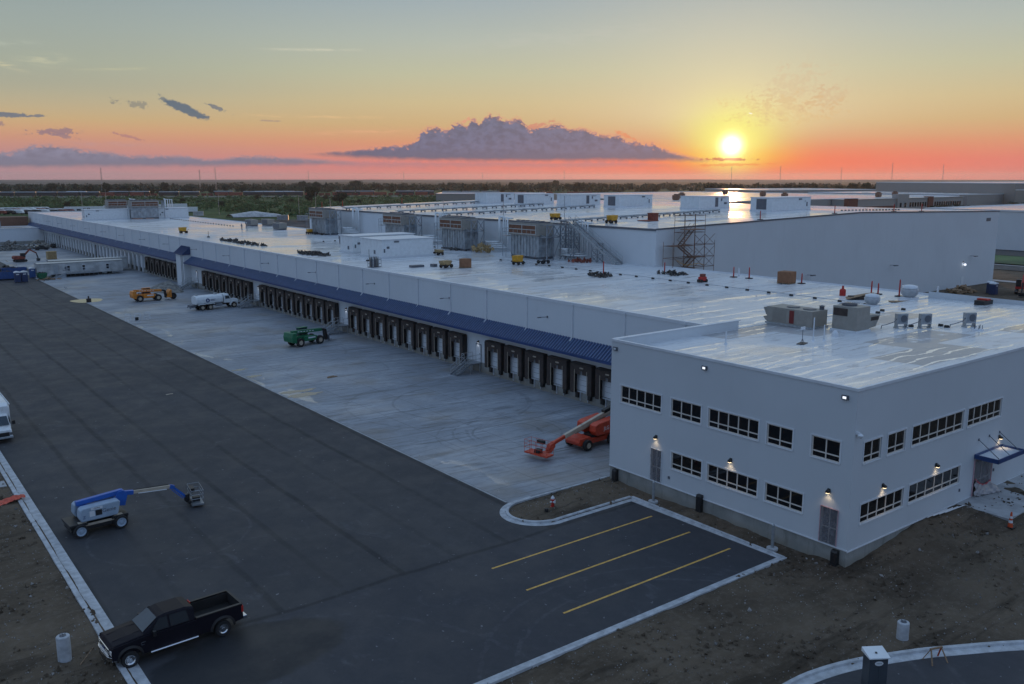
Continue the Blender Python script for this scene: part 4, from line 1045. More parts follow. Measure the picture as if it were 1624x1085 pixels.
# ---- boom lifts
def basket(t, c, col, w=1.9, d=.85, h=1.1, rz=0):
    b = MB(); b.T = Matrix.Translation(c) @ Matrix.Rotation(rz, 4, 'Z')
    b.box(-d/2, d/2, -w/2, w/2, 0, .12, 0)
    r_ = .016
    for z_ in (.5, .8, h):
        P = [(-d/2, -w/2, z_), (d/2, -w/2, z_), (d/2, w/2, z_), (-d/2, w/2, z_), (-d/2, -w/2, z_)]; b.path(P, r_, 5, 0)
    for x_ in (-d/2, d/2):
        for k in range(5): y_ = -w/2+w*k/4; b.tube((x_, y_, .1), (x_, y_, h), r_, 5, m=0)
    b.box(-d/2+.02, -d/2+.3, -.35, .35, .85, 1.12, 1); b.box(-.25, .25, -.3, .2, .12, .42, 1)
    return b.build('basket', [col, 'black'], t)
def blue_lift():
    t = thing('boom_lift', 'blue and grey articulated boom lift parked alone on the dark asphalt', 'boom lift', (11.80, 60.75, 0), R(4))
    for x_ in (-1.22, 1.28):
        for s_ in (-1, 1): wheel('wheel', t, (x_, s_*.98, .43), .43, .32, s_, 'lift_grey', .70)
    b = MB(); b.box(-1.75, 1.8, -.80, .80, .35, .78); b.box(-1.85, -.75, -.95, .95, .72, .90); b.box(.75, 1.8, -.95, .95, .72, .90); b.build('chassis', 'black', t, bevel=.03)
    b = MB(); b.box(-1.3, -.8, -.9, -.6, .90, .93); b.box(.9, 1.45, -.9, -.6, .90, .93); b.box(-.95, 1.0, -.83, -.805, .62, .78); b.build('warning_plate', 'cream', t)
    b = MB(); b.lathe([(.6, .78), (.6, .98)], (0, 0, 0), 'z', 20); b.build('turntable', 'black', t)
    for s_, nm in ((-1, 'cowl'), (1, 'cowl')):
        b = MB(); b.prism([(-1.12, .98), (1.12, .98), (1.2, 1.18), (1.34, 1.86), (1.2, 1.95), (-1.0, 1.88), (-1.16, 1.76), (-1.22, 1.25)], 'y', s_*.30, s_*1.02)
        c = b.build(nm, 'lift_grey', t, bevel=.07)
        if s_ < 0:
            text('Genie', .36, 'dark_trim', c, (.60, -1.028, 1.48), (R(90), 0, 0)); text('Z', .28, 'blue_fascia', c, (-.95, -1.028, 1.28), (R(90), 0, 0))
            MB().box(-.52, .2, -1.032, -1.022, 1.68, 1.84).build('data_plate', 'trim', c); text('CCTN', .13, 'black', c, (-.16, -1.036, 1.76), (R(90), 0, 0))
            MB().box(-.25, .15, -1.03, -1.022, 1.25, 1.62).build('vent', 'black', c); MB().box(-.62, -.3, -1.03, -1.022, 1.25, 1.62).build('data_plate', 'trim', c)
    b = MB(); b.beam((-1.15, 0, 2.0), (1.75, 0, 2.18), .34, .30); b.beam((-1.0, -.02, 1.72), (1.4, -.02, 1.62), .3, .26); b.prism([(1.2, 1.35), (1.85, 1.2), (2.05, 1.9), (1.85, 2.28), (1.5, 2.25), (1.2, 1.8)], 'y', -.26, .26)
    b.beam((1.7, 0, 2.05), (2.5, 0, 1.92), .26, .28); b.beam((1.2, .0, 1.55), (1.9, .0, 2.05), .12, .2)
    b.build('lower_boom', 'lift_blue', t, bevel=.02)
    b = MB(); b.beam((2.45, 0, 1.93), (5.05, 0, 1.72), .18, .20, 0); b.tube((2.8, -.13, 1.80), (4.7, -.13, 1.62), .03, 6, m=1); b.path([(2.6, .12, 2.04), (4.9, .12, 1.86)], .04, 5, 2)
    b.build('telescope', ['cream', 'trim', 'black'], t)
    b = MB(); b.beam((4.95, 0, 1.74), (5.25, 0, 1.62), .2, .26); b.beam((5.15, 0, 1.65), (6.0, 0, .75), .15, .18); b.beam((5.05, 0, 1.5), (5.85, 0, .65), .06, .06); b.build('jib', 'lift_blue', t)
    b = MB(); b.cb((6.1, 0, .65), (.28, .3, .5)); b.cb((6.25, 0, .35), (.3, .7, .2)); b.build('jib_knuckle', 'black', t)
    basket(t, (6.75, .05, .16), 'steel', 1.8, .80, 1.1, R(-12))
blue_lift()
def orange_lift():
    t = thing('boom_lift', 'orange telescopic boom lift half hidden behind the office corner', 'boom lift', (50.5, 54.6, 0), R(180+3))
    for x_ in (-1.55, 1.45):
        for s_ in (-1, 1): wheel('wheel', t, (x_, s_*1.05, .48), .48, .36, -s_*-1, 'cream', .5)
    b = MB(); b.prism([(-2.1, .45), (2.15, .45), (2.3, .75), (2.15, 1.05), (.9, 1.1), (.6, .85), (-.8, .85), (-1.2, 1.1), (-2.1, 1.05)], 'y', -.85, .85); b.build('chassis', 'lift_orange', t, bevel=.05)
    b = MB(); b.lathe([(.62, .85), (.62, 1.12)], (0, 0, 0), 'z', 20); b.build('turntable', 'black', t)
    for s_ in (-1, 1):
        b = MB(); b.prism([(-2.0, 1.15), (.35, 1.10), (.62, 1.45), (.55, 2.0), (.2, 2.15), (-1.9, 2.35), (-2.2, 2.0)], 'y', s_*.36, s_*1.15); c = b.build('cowl', 'lift_orange', t, bevel=.06)
        text('JLG', .46, 'trim', c, (-.75, s_*1.156, 1.62), (R(90), 0, R(0 if s_ < 0 else 180)))
    b = MB(); b.beam((-2.4, 0, 2.72), (3.2, 0, 1.36), .30, .34, 0); b.beam((-2.3, 0, 2.42), (1.9, 0, 1.38), .12, .12, 0); b.cb((-2.0, 0, 2.85), (1.1, .36, .3), (0, R(14), 0), m=1)
    b.build('main_boom', ['cream', 'black'], t, bevel=.015)
    b = MB(); b.beam((3.1, 0, 1.38), (4.6, 0, 1.0), .24, .28); b.prism([(4.4, 1.2), (4.95, 1.0), (5.2, .55), (4.8, .35), (4.4, .75)], 'y', -.2, .2); b.box(4.8, 5.7, -.22, .22, .34, .5); b.build('fly_boom', 'lift_orange', t, bevel=.02)
    b = MB(); b.beam((1.2, 0, 2.0), (-.9, 0, 1.5), .12, .12); b.build('lift_cylinder', 'steel', t)
    basket(t, (6.1, 0, .42), 'lift_orange', 2.4, .9, 1.15, R(8))
orange_lift()

# ---- telehandlers, local +x = fork end
def telehandler(loc, rz, col, label, forks):
    t = thing('telehandler', label, 'telehandler', loc, rz)
    for x_ in (-1.65, 1.65):
        for s_ in (-1, 1): wheel('wheel', t, (x_, s_*.98, .62), .62, .40, s_, 'cream', .5)
    b = MB(); b.prism([(-2.75, .7), (-2.3, .55), (2.2, .6), (2.3, .95), (1.0, 1.05), (.4, 1.3), (-1.0, 1.3), (-1.7, 1.45), (-2.75, 1.3)], 'y', -.55, .55); b.build('chassis', col, t, bevel=.05)
    b = MB(); b.prism([(-1.0, .70), (.85, .70), (1.05, 1.0), (1.05, 1.35), (-1.0, 1.42)], 'y', -1.12, -.56); b.box(-.8, .9, .56, 1.1, .7, 1.25); b.build('side_pod', col, t, bevel=.05)
    b = MB(); b.prism([(-2.9, .75), (-2.45, .6), (-2.2, .6), (-2.2, 2.05), (-2.85, 2.0), (-3.0, 1.4)], 'y', -1.05, 1.05); b.build('counterweight', col, t, bevel=.06)
    b = MB(); b.box(-.85, .75, .50, 1.10, 1.25, 1.35)
    for x_, y_ in ((-.8, .55), (.7, .55), (-.8, 1.05), (.7, 1.05)): b.tube((x_, y_, 1.3), (x_*.9, y_, 2.35), .04, 6)
    b.box(-.85, .75, .48, 1.12, 2.33, 2.40); b.build('cab', col, t)
    MB().box(-.78, .68, .56, 1.04, 1.4, 2.3).build('cab_glass', 'screen_blue', t)
    b = MB(); b.beam((-2.5, -.15, 2.05), (2.5, -.15, 1.85), .42, .42, 0); b.beam((2.4, -.15, 1.86), (3.0, -.15, 1.8), .3, .3, 1); b.beam((-1.8, -.15, 1.5), (.4, -.15, 1.75), .12, .12, 1); b.build('boom', [col, 'black'], t, bevel=.02)
    b = MB()
    for i in range(6): b.box(-1.6+i*.48, -1.3+i*.48, -.372, -.362, 1.97-i*.02, 2.07-i*.02)
    b.box(-.4, .8, -1.128, -1.121, 1.05, 1.25); b.build('lettering', 'trim', t)
    b = MB(); b.prism([(2.9, 1.95), (3.25, 1.85), (3.45, .9), (3.35, .35), (3.1, .35), (3.0, 1.1)], 'y', -.4, .1, 0); b.build('boom_head', 'black', t)
    if forks:
        b = MB(); b.box(3.40, 3.50, -.75, .55, .30, .95)
        for y_ in (-.6, .3): b.prism([(3.5, .9), (3.56, .9), (3.58, .2), (4.8, .14), (4.8, .10), (3.5, .12)], 'y', y_, y_+.13)
        b.build('forks', 'dark_trim', t)
    else:
        b = MB(); b.prism([(3.3, .5), (4.1, .45), (4.15, 1.9), (3.9, 1.9), (3.5, 1.2)], 'y', -1.1, .8); b.build('bucket', col, t)
        w_ = wheel('wheel', t, (4.6, -.3, .62), .62, .40, -1, 'black', .5)
    return t
telehandler((50.85, 113.55, 0), R(12), 'green', 'green telehandler with lowered forks on the concrete apron', True)
telehandler((46.1, 173.3, 0), R(0), 'tel_orange', 'yellow orange telehandler beyond the white tank truck', False)

# ---- water truck
def tank_truck():
    t = thing('tank_truck', 'white water tank truck with round logo parked before the docks', 'tank truck', (49.0, 155.4, 0), R(5))
    for x_ in (1.05, 2.45):
        for s_ in (-1, 1): wheel('wheel', t, (x_, s_*.98, .50), .50, .50, s_, 'cream', .55)
    for s_ in (-1, 1): wheel('wheel', t, (6.85, s_*1.02, .50), .50, .30, s_, 'cream', .55)
    b = MB(); b.box(-.1, 8.0, -.42, .42, .65, .95); b.build('frame', 'black', t)
    b = MB(); b.smooth = False
    pr = [(0, .98), (.75, 1.02), (1.18, 1.3), (1.2, 1.9), (1.0, 2.35), (.45, 2.55)]
    tk = loft([(0, [(y*.96, z) for y, z in pr[1:]]), (.12, pr[1:]), (4.75, pr[1:]), (4.87, [(y*.96, z) for y, z in pr[1:]])], 'tank', 'white_paint', t, bevel=.1)
    b = MB(); b.tube((3.9, 0, 2.5), (3.9, 0, 2.78), .32, 14); b.tube((.5, 0, 2.5), (.5, 0, 2.7), .2, 10); b.build('manhole', 'galv', tk)
    for s_ in (-1, 1):
        r_ = (R(90), 0, 0 if s_ < 0 else R(180))
        b = MB(); b.lathe([(.02, 0), (.36, 0), (.36, s_*.012), (.02, s_*.012)], (2.0, s_*1.205, 1.72), 'y', 20, 0); b.prism([(1.87, 1.62), (1.92, 1.56), (2.0, 1.52), (2.08, 1.56), (2.13, 1.62), (2.1, 1.76), (2.0, 1.98), (1.9, 1.76)], 'y', s_*1.218, s_*1.226, 1)
        for z_, l_ in ((1.86, .95), (1.74, .7), (1.62, .9)): b.box(2.5, 2.5+l_, s_*1.206, s_*1.214, z_-.025, z_+.025, 0)
        b.build('logo', ['blue_fascia', 'trim'], tk)
        b = MB(); b.prism([(.35, .92), (.35, 1.12), (3.2, 1.2), (3.25, .9), (3.1, 1.1), (.5, 1.03)], 'y', s_*.72, s_*1.27); b.build('mudguard', 'white_paint', t)
        MB().box(3.5, 4.7, s_*.7, s_*1.15, .55, .95).build('side_tank', 'steel', t, bevel=.08)
    b = MB(); b.box(-.9, 0, -.7, .7, .6, 1.0); b.tube((-.4, -.9, 1.0), (-.4, .9, 1.0), .06); b.tube((-.6, -.6, .8), (-1.0, -.7, .55), .1); b.tube((-.6, .6, .8), (-1.0, .7, .55), .1); b.build('pump', 'dark_trim', t)
    loft([(5.05, [(1.0, .95), (1.04, 1.1), (1.02, 2.3), (.8, 2.55)]), (5.95, [(1.0, .95), (1.04, 1.1), (1.0, 2.3), (.8, 2.55)]), (6.35, [(1.0, .95), (1.04, 1.1), (.98, 1.65), (.9, 1.75)])], 'cab', 'white_paint', t, bevel=.06)
    loft([(6.3, [(.9, .8), (.92, 1.0), (.85, 1.62), (.6, 1.68)]), (7.75, [(.78, .75), (.8, 1.0), (.72, 1.42), (.5, 1.48)]), (7.9, [(.7, .8), (.72, 1.0), (.65, 1.32), (.45, 1.36)])], 'bonnet', 'white_paint', t, bevel=.05)
    MB().add([(6.37, -.85, 1.72), (6.37, .85, 1.72), (6.0, .8, 2.32), (6.0, -.8, 2.32)], [(0,1,2,3)]).build('windscreen', 'screen_blue', t, loc=(.04, 0, .02))
    for s_ in (-1, 1):
        MB().prism([(5.3, 1.7), (6.15, 1.7), (5.95, 2.22), (5.3, 2.25)], 'y', s_*1.03, s_*1.05).build('side_window', 'screen_blue', t)
        b = MB(); A = [R(a) for a in range(0, 181, 20)]
        b.prism([(6.85+.62*math.cos(a), .5+.62*math.sin(a)) for a in A] + [(6.85+.76*math.cos(a), .55+.74*math.sin(a)) for a in reversed(A)], 'y', s_*.8, s_*1.2); b.build('wing', 'white_paint', t)
        MB().cb((6.3, s_*1.3, 2.0), (.08, .2, .5)).beam((6.3, s_*1.0, 2.0), (6.3, s_*1.25, 2.0), .04, .04).build('door_mirror', 'black', t)
    MB().box(7.95, 8.1, -.95, .95, .5, .8).build('front_bumper', 'chrome', t)
tank_truck()

# ---- white cutaway van at the left edge, nose toward the camera
def box_van():
    t = thing('box_van', 'white high roofed van cut off by the left edge of the picture', 'van', (9.75, 90.6, 0), R(-90))
    for x_ in (-1.9, 3.0):
        for s_ in (-1, 1): wheel('wheel', t, (x_, s_*.88, .38), .38, .28, s_)
    loft([(-4.0, [(1.1, .5), (1.15, .6), (1.15, 2.95), (1.0, 3.12)]), (2.1, [(1.1, .5), (1.15, .6), (1.15, 2.95), (1.0, 3.12)]), (2.75, [(1.05, .9), (1.1, 1.0), (1.1, 2.75), (.95, 2.92)])], 'box_body', 'white_paint', t, bevel=.06)
    b = MB(); b.box(-4.0, 2.6, -1.17, -1.12, 2.98, 3.08); b.box(-4.0, 2.6, 1.12, 1.17, 2.98, 3.08); b.build('roof_trim', 'trim', t)
    loft([(2.4, [(.98, .45), (1.0, .6), (.98, 1.5), (.85, 2.35)]), (3.1, [(.98, .45), (1.0, .6), (.97, 1.4), (.82, 2.2)]), (3.75, [(.96, .45), (.98, .6), (.94, 1.28), (.9, 1.35)]), (4.45, [(.92, .4), (.95, .55), (.90, 1.05), (.8, 1.15)])], 'cab', 'white_paint', t, bevel=.05)
    MB().add([(3.74, -.85, 1.42), (3.74, .85, 1.42), (3.16, .76, 2.12), (3.16, -.76, 2.12)], [(0,1,2,3)]).build('windscreen', 'screen_blue', t, loc=(.05, 0, .03))
    MB().box(4.42, 4.5, -.7, .7, .62, .95).build('grille', 'black', t); MB().box(4.35, 4.6, -.97, .97, .42, .60).build('front_bumper', 'galv', t, bevel=.03)
    for s_ in (-1, 1):
        MB().box(4.30, 4.47, s_*.72, s_*.93, .68, .92).build('headlight', 'chrome', t)
        MB().cb((3.5, s_*1.22, 1.55), (.12, .25, .34)).beam((3.5, s_*.95, 1.5), (3.5, s_*1.2, 1.5), .04, .04).build('door_mirror', 'black', t)
        MB().prism([(2.6, 1.45), (3.55, 1.45), (3.1, 2.0), (2.6, 2.05)], 'y', s_*.985, s_*1.0).build('side_window', 'screen_blue', t)
box_van()

# ---- small things close by
def lampbase(x, y, z, label, h=1.25, r=.31):
    t = thing('lamp_post_base', label, 'concrete base', (x, y, z))
    b = MB(); b.lathe([(r, -.3), (r, h-.04), (r-.03, h), (.02, h)], (0, 0, 0), 'z', 28); b.build('concrete_pier', 'kerb', t)
    b = MB(); b.lathe([(.15, h+.002), (.15, h+.015), (.02, h+.015)], (0, 0, 0), 'z', 18)
    for a in range(4): b.tube((.11*math.cos(a*1.57), .11*math.sin(a*1.57), h), (.11*math.cos(a*1.57), .11*math.sin(a*1.57), h+.14), .015, 6)
    b.build('anchor_bolt', 'dark_trim', t)
lampbase(6.65, 44.1, .05, 'round concrete lamp base in dirt near the black pickup'); lampbase(40.6, 20.6, -.1, 'round concrete lamp base behind the curved kerb', 1.05, .29)
b = MB(); b.beam((7.1, 43.0, .14), (7.9, 44.0, .30), .03, .03); tag(b.build('wood_stake', 'wood'), 'thin wooden stake lying beside the left concrete lamp base', 'stake')
def post(x, y, h, l):
    t = thing('steel_post', l, 'post', (x, y, 0))
    b = MB(); b.lathe([(.10, 0), (.10, h-.05), (.06, h), (.02, h+.01)], (0, 0, 0), 'z', 12); b.build('pipe', 'galv', t)
    b = MB(); b.lathe([(.35, -.1), (.35, .16), (.02, .17)], (0, 0, 0), 'z', 14); b.build('footing', 'kerb', t)
post(44.55, 41.5, 1.6, 'galvanised pipe post at the top corner of the parking bay'); post(44.5, 31.3, 1.7, 'galvanised pipe post near the sharp corner of the kerb')
def hydrant():
    t = thing('fire_hydrant', 'red fire hydrant with white cap on the dirt island', 'hydrant', (38.1, 45.0, .12)); t.scale = (.85,)*3
    b = MB(); b.lathe([(.22, 0), (.22, .06), (.13, .07), (.13, .62), (.18, .64), (.18, .70), (.13, .74)], (0, 0, 0), 'z', 16); b.build('barrel', 'red', t)
    b = MB(); b.lathe([(.16, .74), (.15, .86), (.06, .94), (.05, 1.0), (.02, 1.0)], (0, 0, 0), 'z', 16); b.build('bonnet', 'trim', t)
    b = MB(); b.tube((-.26, 0, .50), (.26, 0, .50), .07, 10); b.tube((0, 0, .50), (0, -.27, .50), .09, 10); b.build('nozzle', 'trim', t)
    MB().lathe([(.30, -.15), (.30, .0), (.02, .01)], (0, 0, 0), 'z', 12).build('foot', 'box_blue', t)
hydrant()
b = MB(); b.lathe([(.14, 0), (.14, .25), (.1, .28), (.02, .28)], (37.2, 44.6, .1), 'z', 12); tag(b.build('valve_cover', 'black'), 'small black valve cover beside the red hydrant', 'valve cover')
def cone(name, label, loc, h=.95, col='orange', stripe=True, group=None, sc=1):
    t = thing(name, label, 'traffic cone', loc, 0, group)
    b = MB(); b.cb((0, 0, .03), (.5*sc, .5*sc, .06)); b.build('base', 'black', t)
    b = MB(); b.lathe([(.16*sc, .06), (.05*sc, h-.04), (.03, h), (.01, h)], (0, 0, 0), 'z', 14); b.build('cone', col, t)
    if stripe:
        b = MB(); b.lathe([(.132, h*.32), (.113, h*.48)], (0, 0, 0), 'z', 14); b.lathe([(.100, h*.60), (.085, h*.74)], (0, 0, 0), 'z', 14); b.build('reflective_band', 'trim', t)
    return t
cone('traffic_cone', 'orange striped traffic cone on the dirt near the entrance', (57.6, 22.9, .95), 1.05)
# crumpled orange barrier net over the left kerb
b = MB(); b.smooth = True
for j in range(13):
    for i in range(25):
        u, v_ = i/24, j/12
        x_ = 6.3+2.7*u; y_ = 68.9+.9*u+(v_-.5)*(1.25-.5*u)
        b.v.append((x_, y_, .16+.20*math.sin(math.pi*v_)*(.5+.5*math.sin(u*9+v_*3))+.10*rnd.random()+(.06 if x_ > 8.2 else 0)))
for j in range(12):
    for i in range(24): b.f.append([j*25+i, j*25+i+1, (j+1)*25+i+1, (j+1)*25+i]); b.mi.append(0); b.sm.append(True)
tag(b.build('barrier_net', 'mesh_orange'), 'crumpled orange safety net lying over the left kerb', 'safety net')
# pad-mounted cabinet on the drive
def cabinet():
    t = thing('service_cabinet', 'dark steel cabinet with white sloped cap and oval badge', 'cabinet', (34.75, 18.75, 0), R(-33))
    b = MB(); b.box(-.52, .52, -.40, .40, 0, 2.05); b.box(-.5, -.02, -.412, -.402, .2, 1.9); b.box(.02, .5, -.412, -.402, .2, 1.9); b.build('body', 'cab_grey', t, bevel=.02)
    b = MB(); b.prism([(-.50, 2.05), (.50, 2.05), (.50, 2.26), (-.50, 2.12)], 'x', -.60, .60); b.build('cap', 'white_paint', t, bevel=.02)
    MB().cb((-.05, -.1, 2.21), (.1, .1, .03), (R(8), 0, 0)).build('vent', 'black', t)
    b = MB()
    b.lathe([(.02, -.0), (.24, 0), (.24, -.012), (.02, -.012)], (0, -.413, 1.82), 'y', 24); o = b.build('badge', 'white_paint', t)
    for k, v_ in enumerate(o.data.vertices): v_.co.z = 1.82 + (v_.co.z-1.82)*.45
    b = MB()
    for x_ in (-.12, -.04, .04, .12): b.cb((x_, -.428, 1.82), (.05, .004, .05)); 
    b.build('badge_mark', 'steel', o); t.scale = (.8, .8, 1)
mat('cab_grey', (.045, .055, .066), .45)
cabinet()
def trestle():
    t = thing('trestle', 'folding timber trestle standing at the curved kerb', 'trestle', (39.9, 18.55, .0), R(-20))
    b = MB(); b.beam((-.5, 0, .95), (.5, 0, .95), .1, .1)
    b.build('top_rail', 'wood', t)
    for s_ in (-1, 1):
        for x_ in (-.42, .42):
            MB().beam((x_, 0, .95), (x_*1.5, s_*.45, 0), .09, .05).build('leg', 'orange' if (s_ > 0 and x_ > 0) else 'wood', t)
    t.scale = (.72, .72, .72)
trestle()
# white lengths of conduit along the foot of the south wall
b = MB()
for k in range(4): b.tube((54.5+k*.6, 26.70-.09*k, dirt_h(55, 25.8)+.08), (57.0+k*.5, 26.66-.12*k, dirt_h(57, 25.8)+.10), .03, 6)
tag(b.build('conduit_bundle', 'trim'), 'white conduit lengths lying along the foot of the south wall', 'pipes')
b = MB(); b.clump(60, (64.3, 22.6, 1.2), (.9, .7, .25), .35); tag(b.build('sheeting_heap', 'black', fix=False), 'heap of black sheeting beside the entrance walk', 'sheeting')
# timber offcuts and a small rock scatter near the west corner
for i, (x_, y_, l_) in enumerate(((53.4, 93.2, 'dark plank lying alone on the concrete apron'),)): 
    b = MB(); b.cb((44.5, 92.5, .05), (1.3, .25, .08), (0, 0, .15)); b.cb((44.4, 92.7, .10), (.9, .18, .05), (0, 0, .25)); tag(b.build('plank', 'wood'), l_, 'plank')
tag(MB().cb((26.9, 95.6, .03), (.7, .25, .04), (0, 0, .1)).cb((26.9, 95.6, .06), (.5, .05, .03), (0, 0, .1)).build('timber_offcut', 'cream'), 'pale timber offcut on the asphalt near the concrete', 'offcut')
# barrier frames standing on the apron edge (217, 508)
t = thing('pipe_barrier', 'white pipe barrier frames standing at the asphalt edge', 'barrier', (38.1, 150.2, 0), 0)
b = MB()
for k in range(3):
    x0 = -1.9+1.5*k
    b.path([(x0, 0, 0), (x0, 0, 1.1), (x0+.9, .1, 1.1), (x0+.9, .1, 0)], .04, 5); b.tube((x0, 0, .55), (x0+.9, .1, .55), .03, 5); b.tube((x0+.45, -.4, 0), (x0+.45, .5, 0), .04, 5)
b.build('frame', 'trim', t); MB().cb((-.1, .1, .25), (.5, .4, .5)).build('sandbag', 'black', t)

# ---- compound at the far left
def site_trailer(x0, x1, y0, y1, h, l, wins):
    t = thing('site_trailer', l, 'site office', (x0, y0, 0)); W = x1-x0; D = y1-y0
    b = MB(); b.box(0, W, 0, D, .65, h-.12); b.build('body', 'dirty_white', t)
    b = MB(); b.prism([(-.1, h-.13), (D+.1, h-.13), (D+.1, h-.02), (D/2, h+.12), (-.1, h-.02)], 'x', -.1, W+.1); b.build('roof', 'galv', t)
    for wx in wins:
        w_ = MB(); w_.box(wx, wx+.75, -.05, -.005, 1.3, 2.6); f = w_.build('window', 'trim', t); MB().box(wx+.08, wx+.67, -.07, -.051, 1.38, 1.9).box(wx+.08, wx+.67, -.07, -.051, 2.0, 2.52).build('pane', 'glass_dark', f)
    MB().box(W*.18, W*.18+.95, -.05, -.005, .75, 2.75).build('door', 'galv', t)
    b = MB(); b.box(W*.25, W*.75, .3, D-.3, .1, .6)
    for k in range(6): b.box(W*k/6+.2, W*k/6+.6, .2, D-.2, -.1, .65)
    b.build('undercarriage', 'black', t)
    b = MB(); b.lathe([(.4, -.02), (.4, .0)], (W*.22+2, -.01, 2.0), 'y', 14); b.box(W*.22+1.2, W*.22+2.9, -.02, -.005, 1.45, 1.55); b.build('logo', 'dark_trim', t)
    return t
t = site_trailer(36.8, 55.4, 228.2, 231.6, 3.3, 'long off white site office trailer behind the apron', (6.2, 9.5, 14.8))
b = MB(); b.box(5.6, 12.5, -1.9, -.1, .75, .85); b.prism([(5.6, .85), (2.6, 0), (5.6, 0)], 'y', -1.9, -.4)
for k in range(8): b.tube((5.6+k, -1.85, .1), (5.6+k, -1.85, 1.8), .03, 5)
b.tube((5.6, -1.85, 1.8), (12.6, -1.85, 1.8), .03, 5); b.build('access_ramp', 'steel', t)
site_trailer(40.5, 58.3, 234.5, 237.9, 3.3, 'second site office trailer just behind the long one', (5, 12))
def porta(x, y, l, col='porta_blue', gr=None, z=0):
    t = thing('portable_toilet', l, 'portable toilet', (x, y, z), 0, gr)
    b = MB(); b.box(-.6, .6, -.6, .6, .08, 2.15); b.box(-.42, .42, -.63, -.605, .15, 2.0); b.build('cabin', col, t, bevel=.02)
    b = MB(); b.prism([(-.66, 2.15), (.66, 2.15), (.58, 2.35), (0, 2.48), (-.58, 2.35)], 'y', -.66, .66); b.build('roof', 'trim', t)
    MB().box(-.3, .3, -.645, -.632, 1.7, 1.9).build('vent', 'trim', t); MB().box(-.62, .62, -.62, .62, 0, .08).build('skid', 'black', t)
    return t
porta(31.7, 222.0, 'dark blue portable toilet, the one on the left of the pair before the compound'); porta(33.1, 222.2, 'dark blue portable toilet, the one on the right of the pair before the compound')
porta(36.0, 230.2, 'lighter blue portable toilet next to the site trailer end', 'box_blue')
porta(183.0, 80.6, 'navy portable toilet nearer the tall warehouse corner', z=-.1); porta(184.7, 81.9, 'navy portable toilet behind the other near the tall warehouse', z=-.1)
def skip(x, y, w, d, h, col, l, rz=0):
    t = thing('skip', l, 'skip', (x, y, 0), rz)
    b = MB(); b.prism([(-w/2+.3, .2), (w/2-.3, .2), (w/2, h), (w/2-.08, h), (w/2-.36, .28), (-w/2+.36, .28), (-w/2+.08, h), (-w/2, h)], 'y', -d/2, d/2)
    b.prism([(-w/2+.3, .2), (w/2-.3, .2), (w/2, h), (-w/2, h)], 'y', -d/2, -d/2+.08); b.prism([(-w/2+.3, .2), (w/2-.3, .2), (w/2, h), (-w/2, h)], 'y', d/2-.08, d/2)
    for k in range(7): x_ = -w/2+.5+(w-1)*k/6; b.box(x_-.04, x_+.04, -d/2-.07, -d/2+.01, .25, h-.05)
    b.build('hull', col, t); b = MB(); b.box(-w/2+.3, w/2-.3, -d/2+.1, d/2-.1, 0, .2); b.build('skid', 'black', t)
    b = MB(); b.clump(40, (0, 0, h*.8), (w*.4, d*.4, h*.25), .4); b.build('waste', 'debris', t, fix=False)
skip(37.2, 225.4, 2.0, 1.8, 1.5, 'green', 'small green skip at the end of the site trailer')
skip(30.2, 229.6, 4.8, 2.2, 1.9, 'box_blue', 'blue skip behind the portable toilets, nearer one'); skip(33.2, 236.5, 5.2, 2.3, 2.0, 'box_blue', 'blue skip farther back in the compound')
skip(27.6, 236.0, 4.6, 2.3, 2.0, 'porta_blue', 'darker blue skip at the left edge of the compound')
def heap(x, y, r, h, mt, name, l, cat, n=90, s=.5, z=0):
    b = MB()
    for k in range(n):
        a = rnd.uniform(0, 6.28); q = math.sqrt(rnd.random()); zz = h*(1-q)*rnd.uniform(.4, 1)
        b.cb((x+r[0]*q*math.cos(a), y+r[1]*q*math.sin(a), z+zz+.1), (s*rnd.uniform(.5, 2.2), s*rnd.uniform(.3, .8), s*rnd.uniform(.2, .6)), (rnd.uniform(-.5, .5), rnd.uniform(-.5, .5), rnd.uniform(0, 3)))
    o = b.build(name, mt); tag(o, l, cat, kind='stuff'); return o
heap(37.5, 243.5, (4.5, 3.5), 1.8, 'dirty_white', 'scrap_heap', 'pale jumble of site materials behind the compound', 'scrap', 120, .6)
heap(33, 249, (5, 4), 1.6, 'debris', 'scrap_heap', 'darker jumble of scrap behind the skips', 'scrap', 90, .7)
heap(45.5, 325, (6, 4), 3.0, 'rubble', 'rubble_heap', 'pale rubble heap in front of the low white wing', 'rubble', 110, .9)
heap(53.5, 327, (5, 4), 3.2, 'beige_unit', 'timber_heap', 'yellowish timber heap by the far docks', 'timber', 90, .9)
heap(38.0, 223.4, (2.6, .9), .35, 'wood', 'board_scraps', 'splintered boards scattered in front of the trailer end', 'boards', 26, .4)
# conical rubble and sand pile by the tower
b = MB(); b.smooth = False; n_ = 30
for j in range(9):
    for i in range(n_):
        a = 2*math.pi*i/n_; q = j/8; w_ = 1+.14*noise.noise(Vector((math.cos(a)*2, math.sin(a)*2, 3)))
        b.v.append((57.0+4.3*q*w_*math.cos(a)*(.5 if math.cos(a) > 0 else 1.0), 181.5+6.2*q*w_*math.sin(a), max(0, 2.0*(1-q)**.9+.30*noise.fractal(Vector((q*5*math.cos(a), q*5*math.sin(a), 1)), 1, 2, 4)) if j < 8 else -.1))
for j in range(8):
    for i in range(n_): b.f.append([j*n_+i, j*n_+(i+1) % n_, (j+1)*n_+(i+1) % n_, (j+1)*n_+i]); b.mi.append(0); b.sm.append(False)
tag(b.build('gravel_pile', 'rubble', loc=(-2.6, 6.0, 0)), 'grey gravel pile tipped beside the stair tower', 'gravel pile')
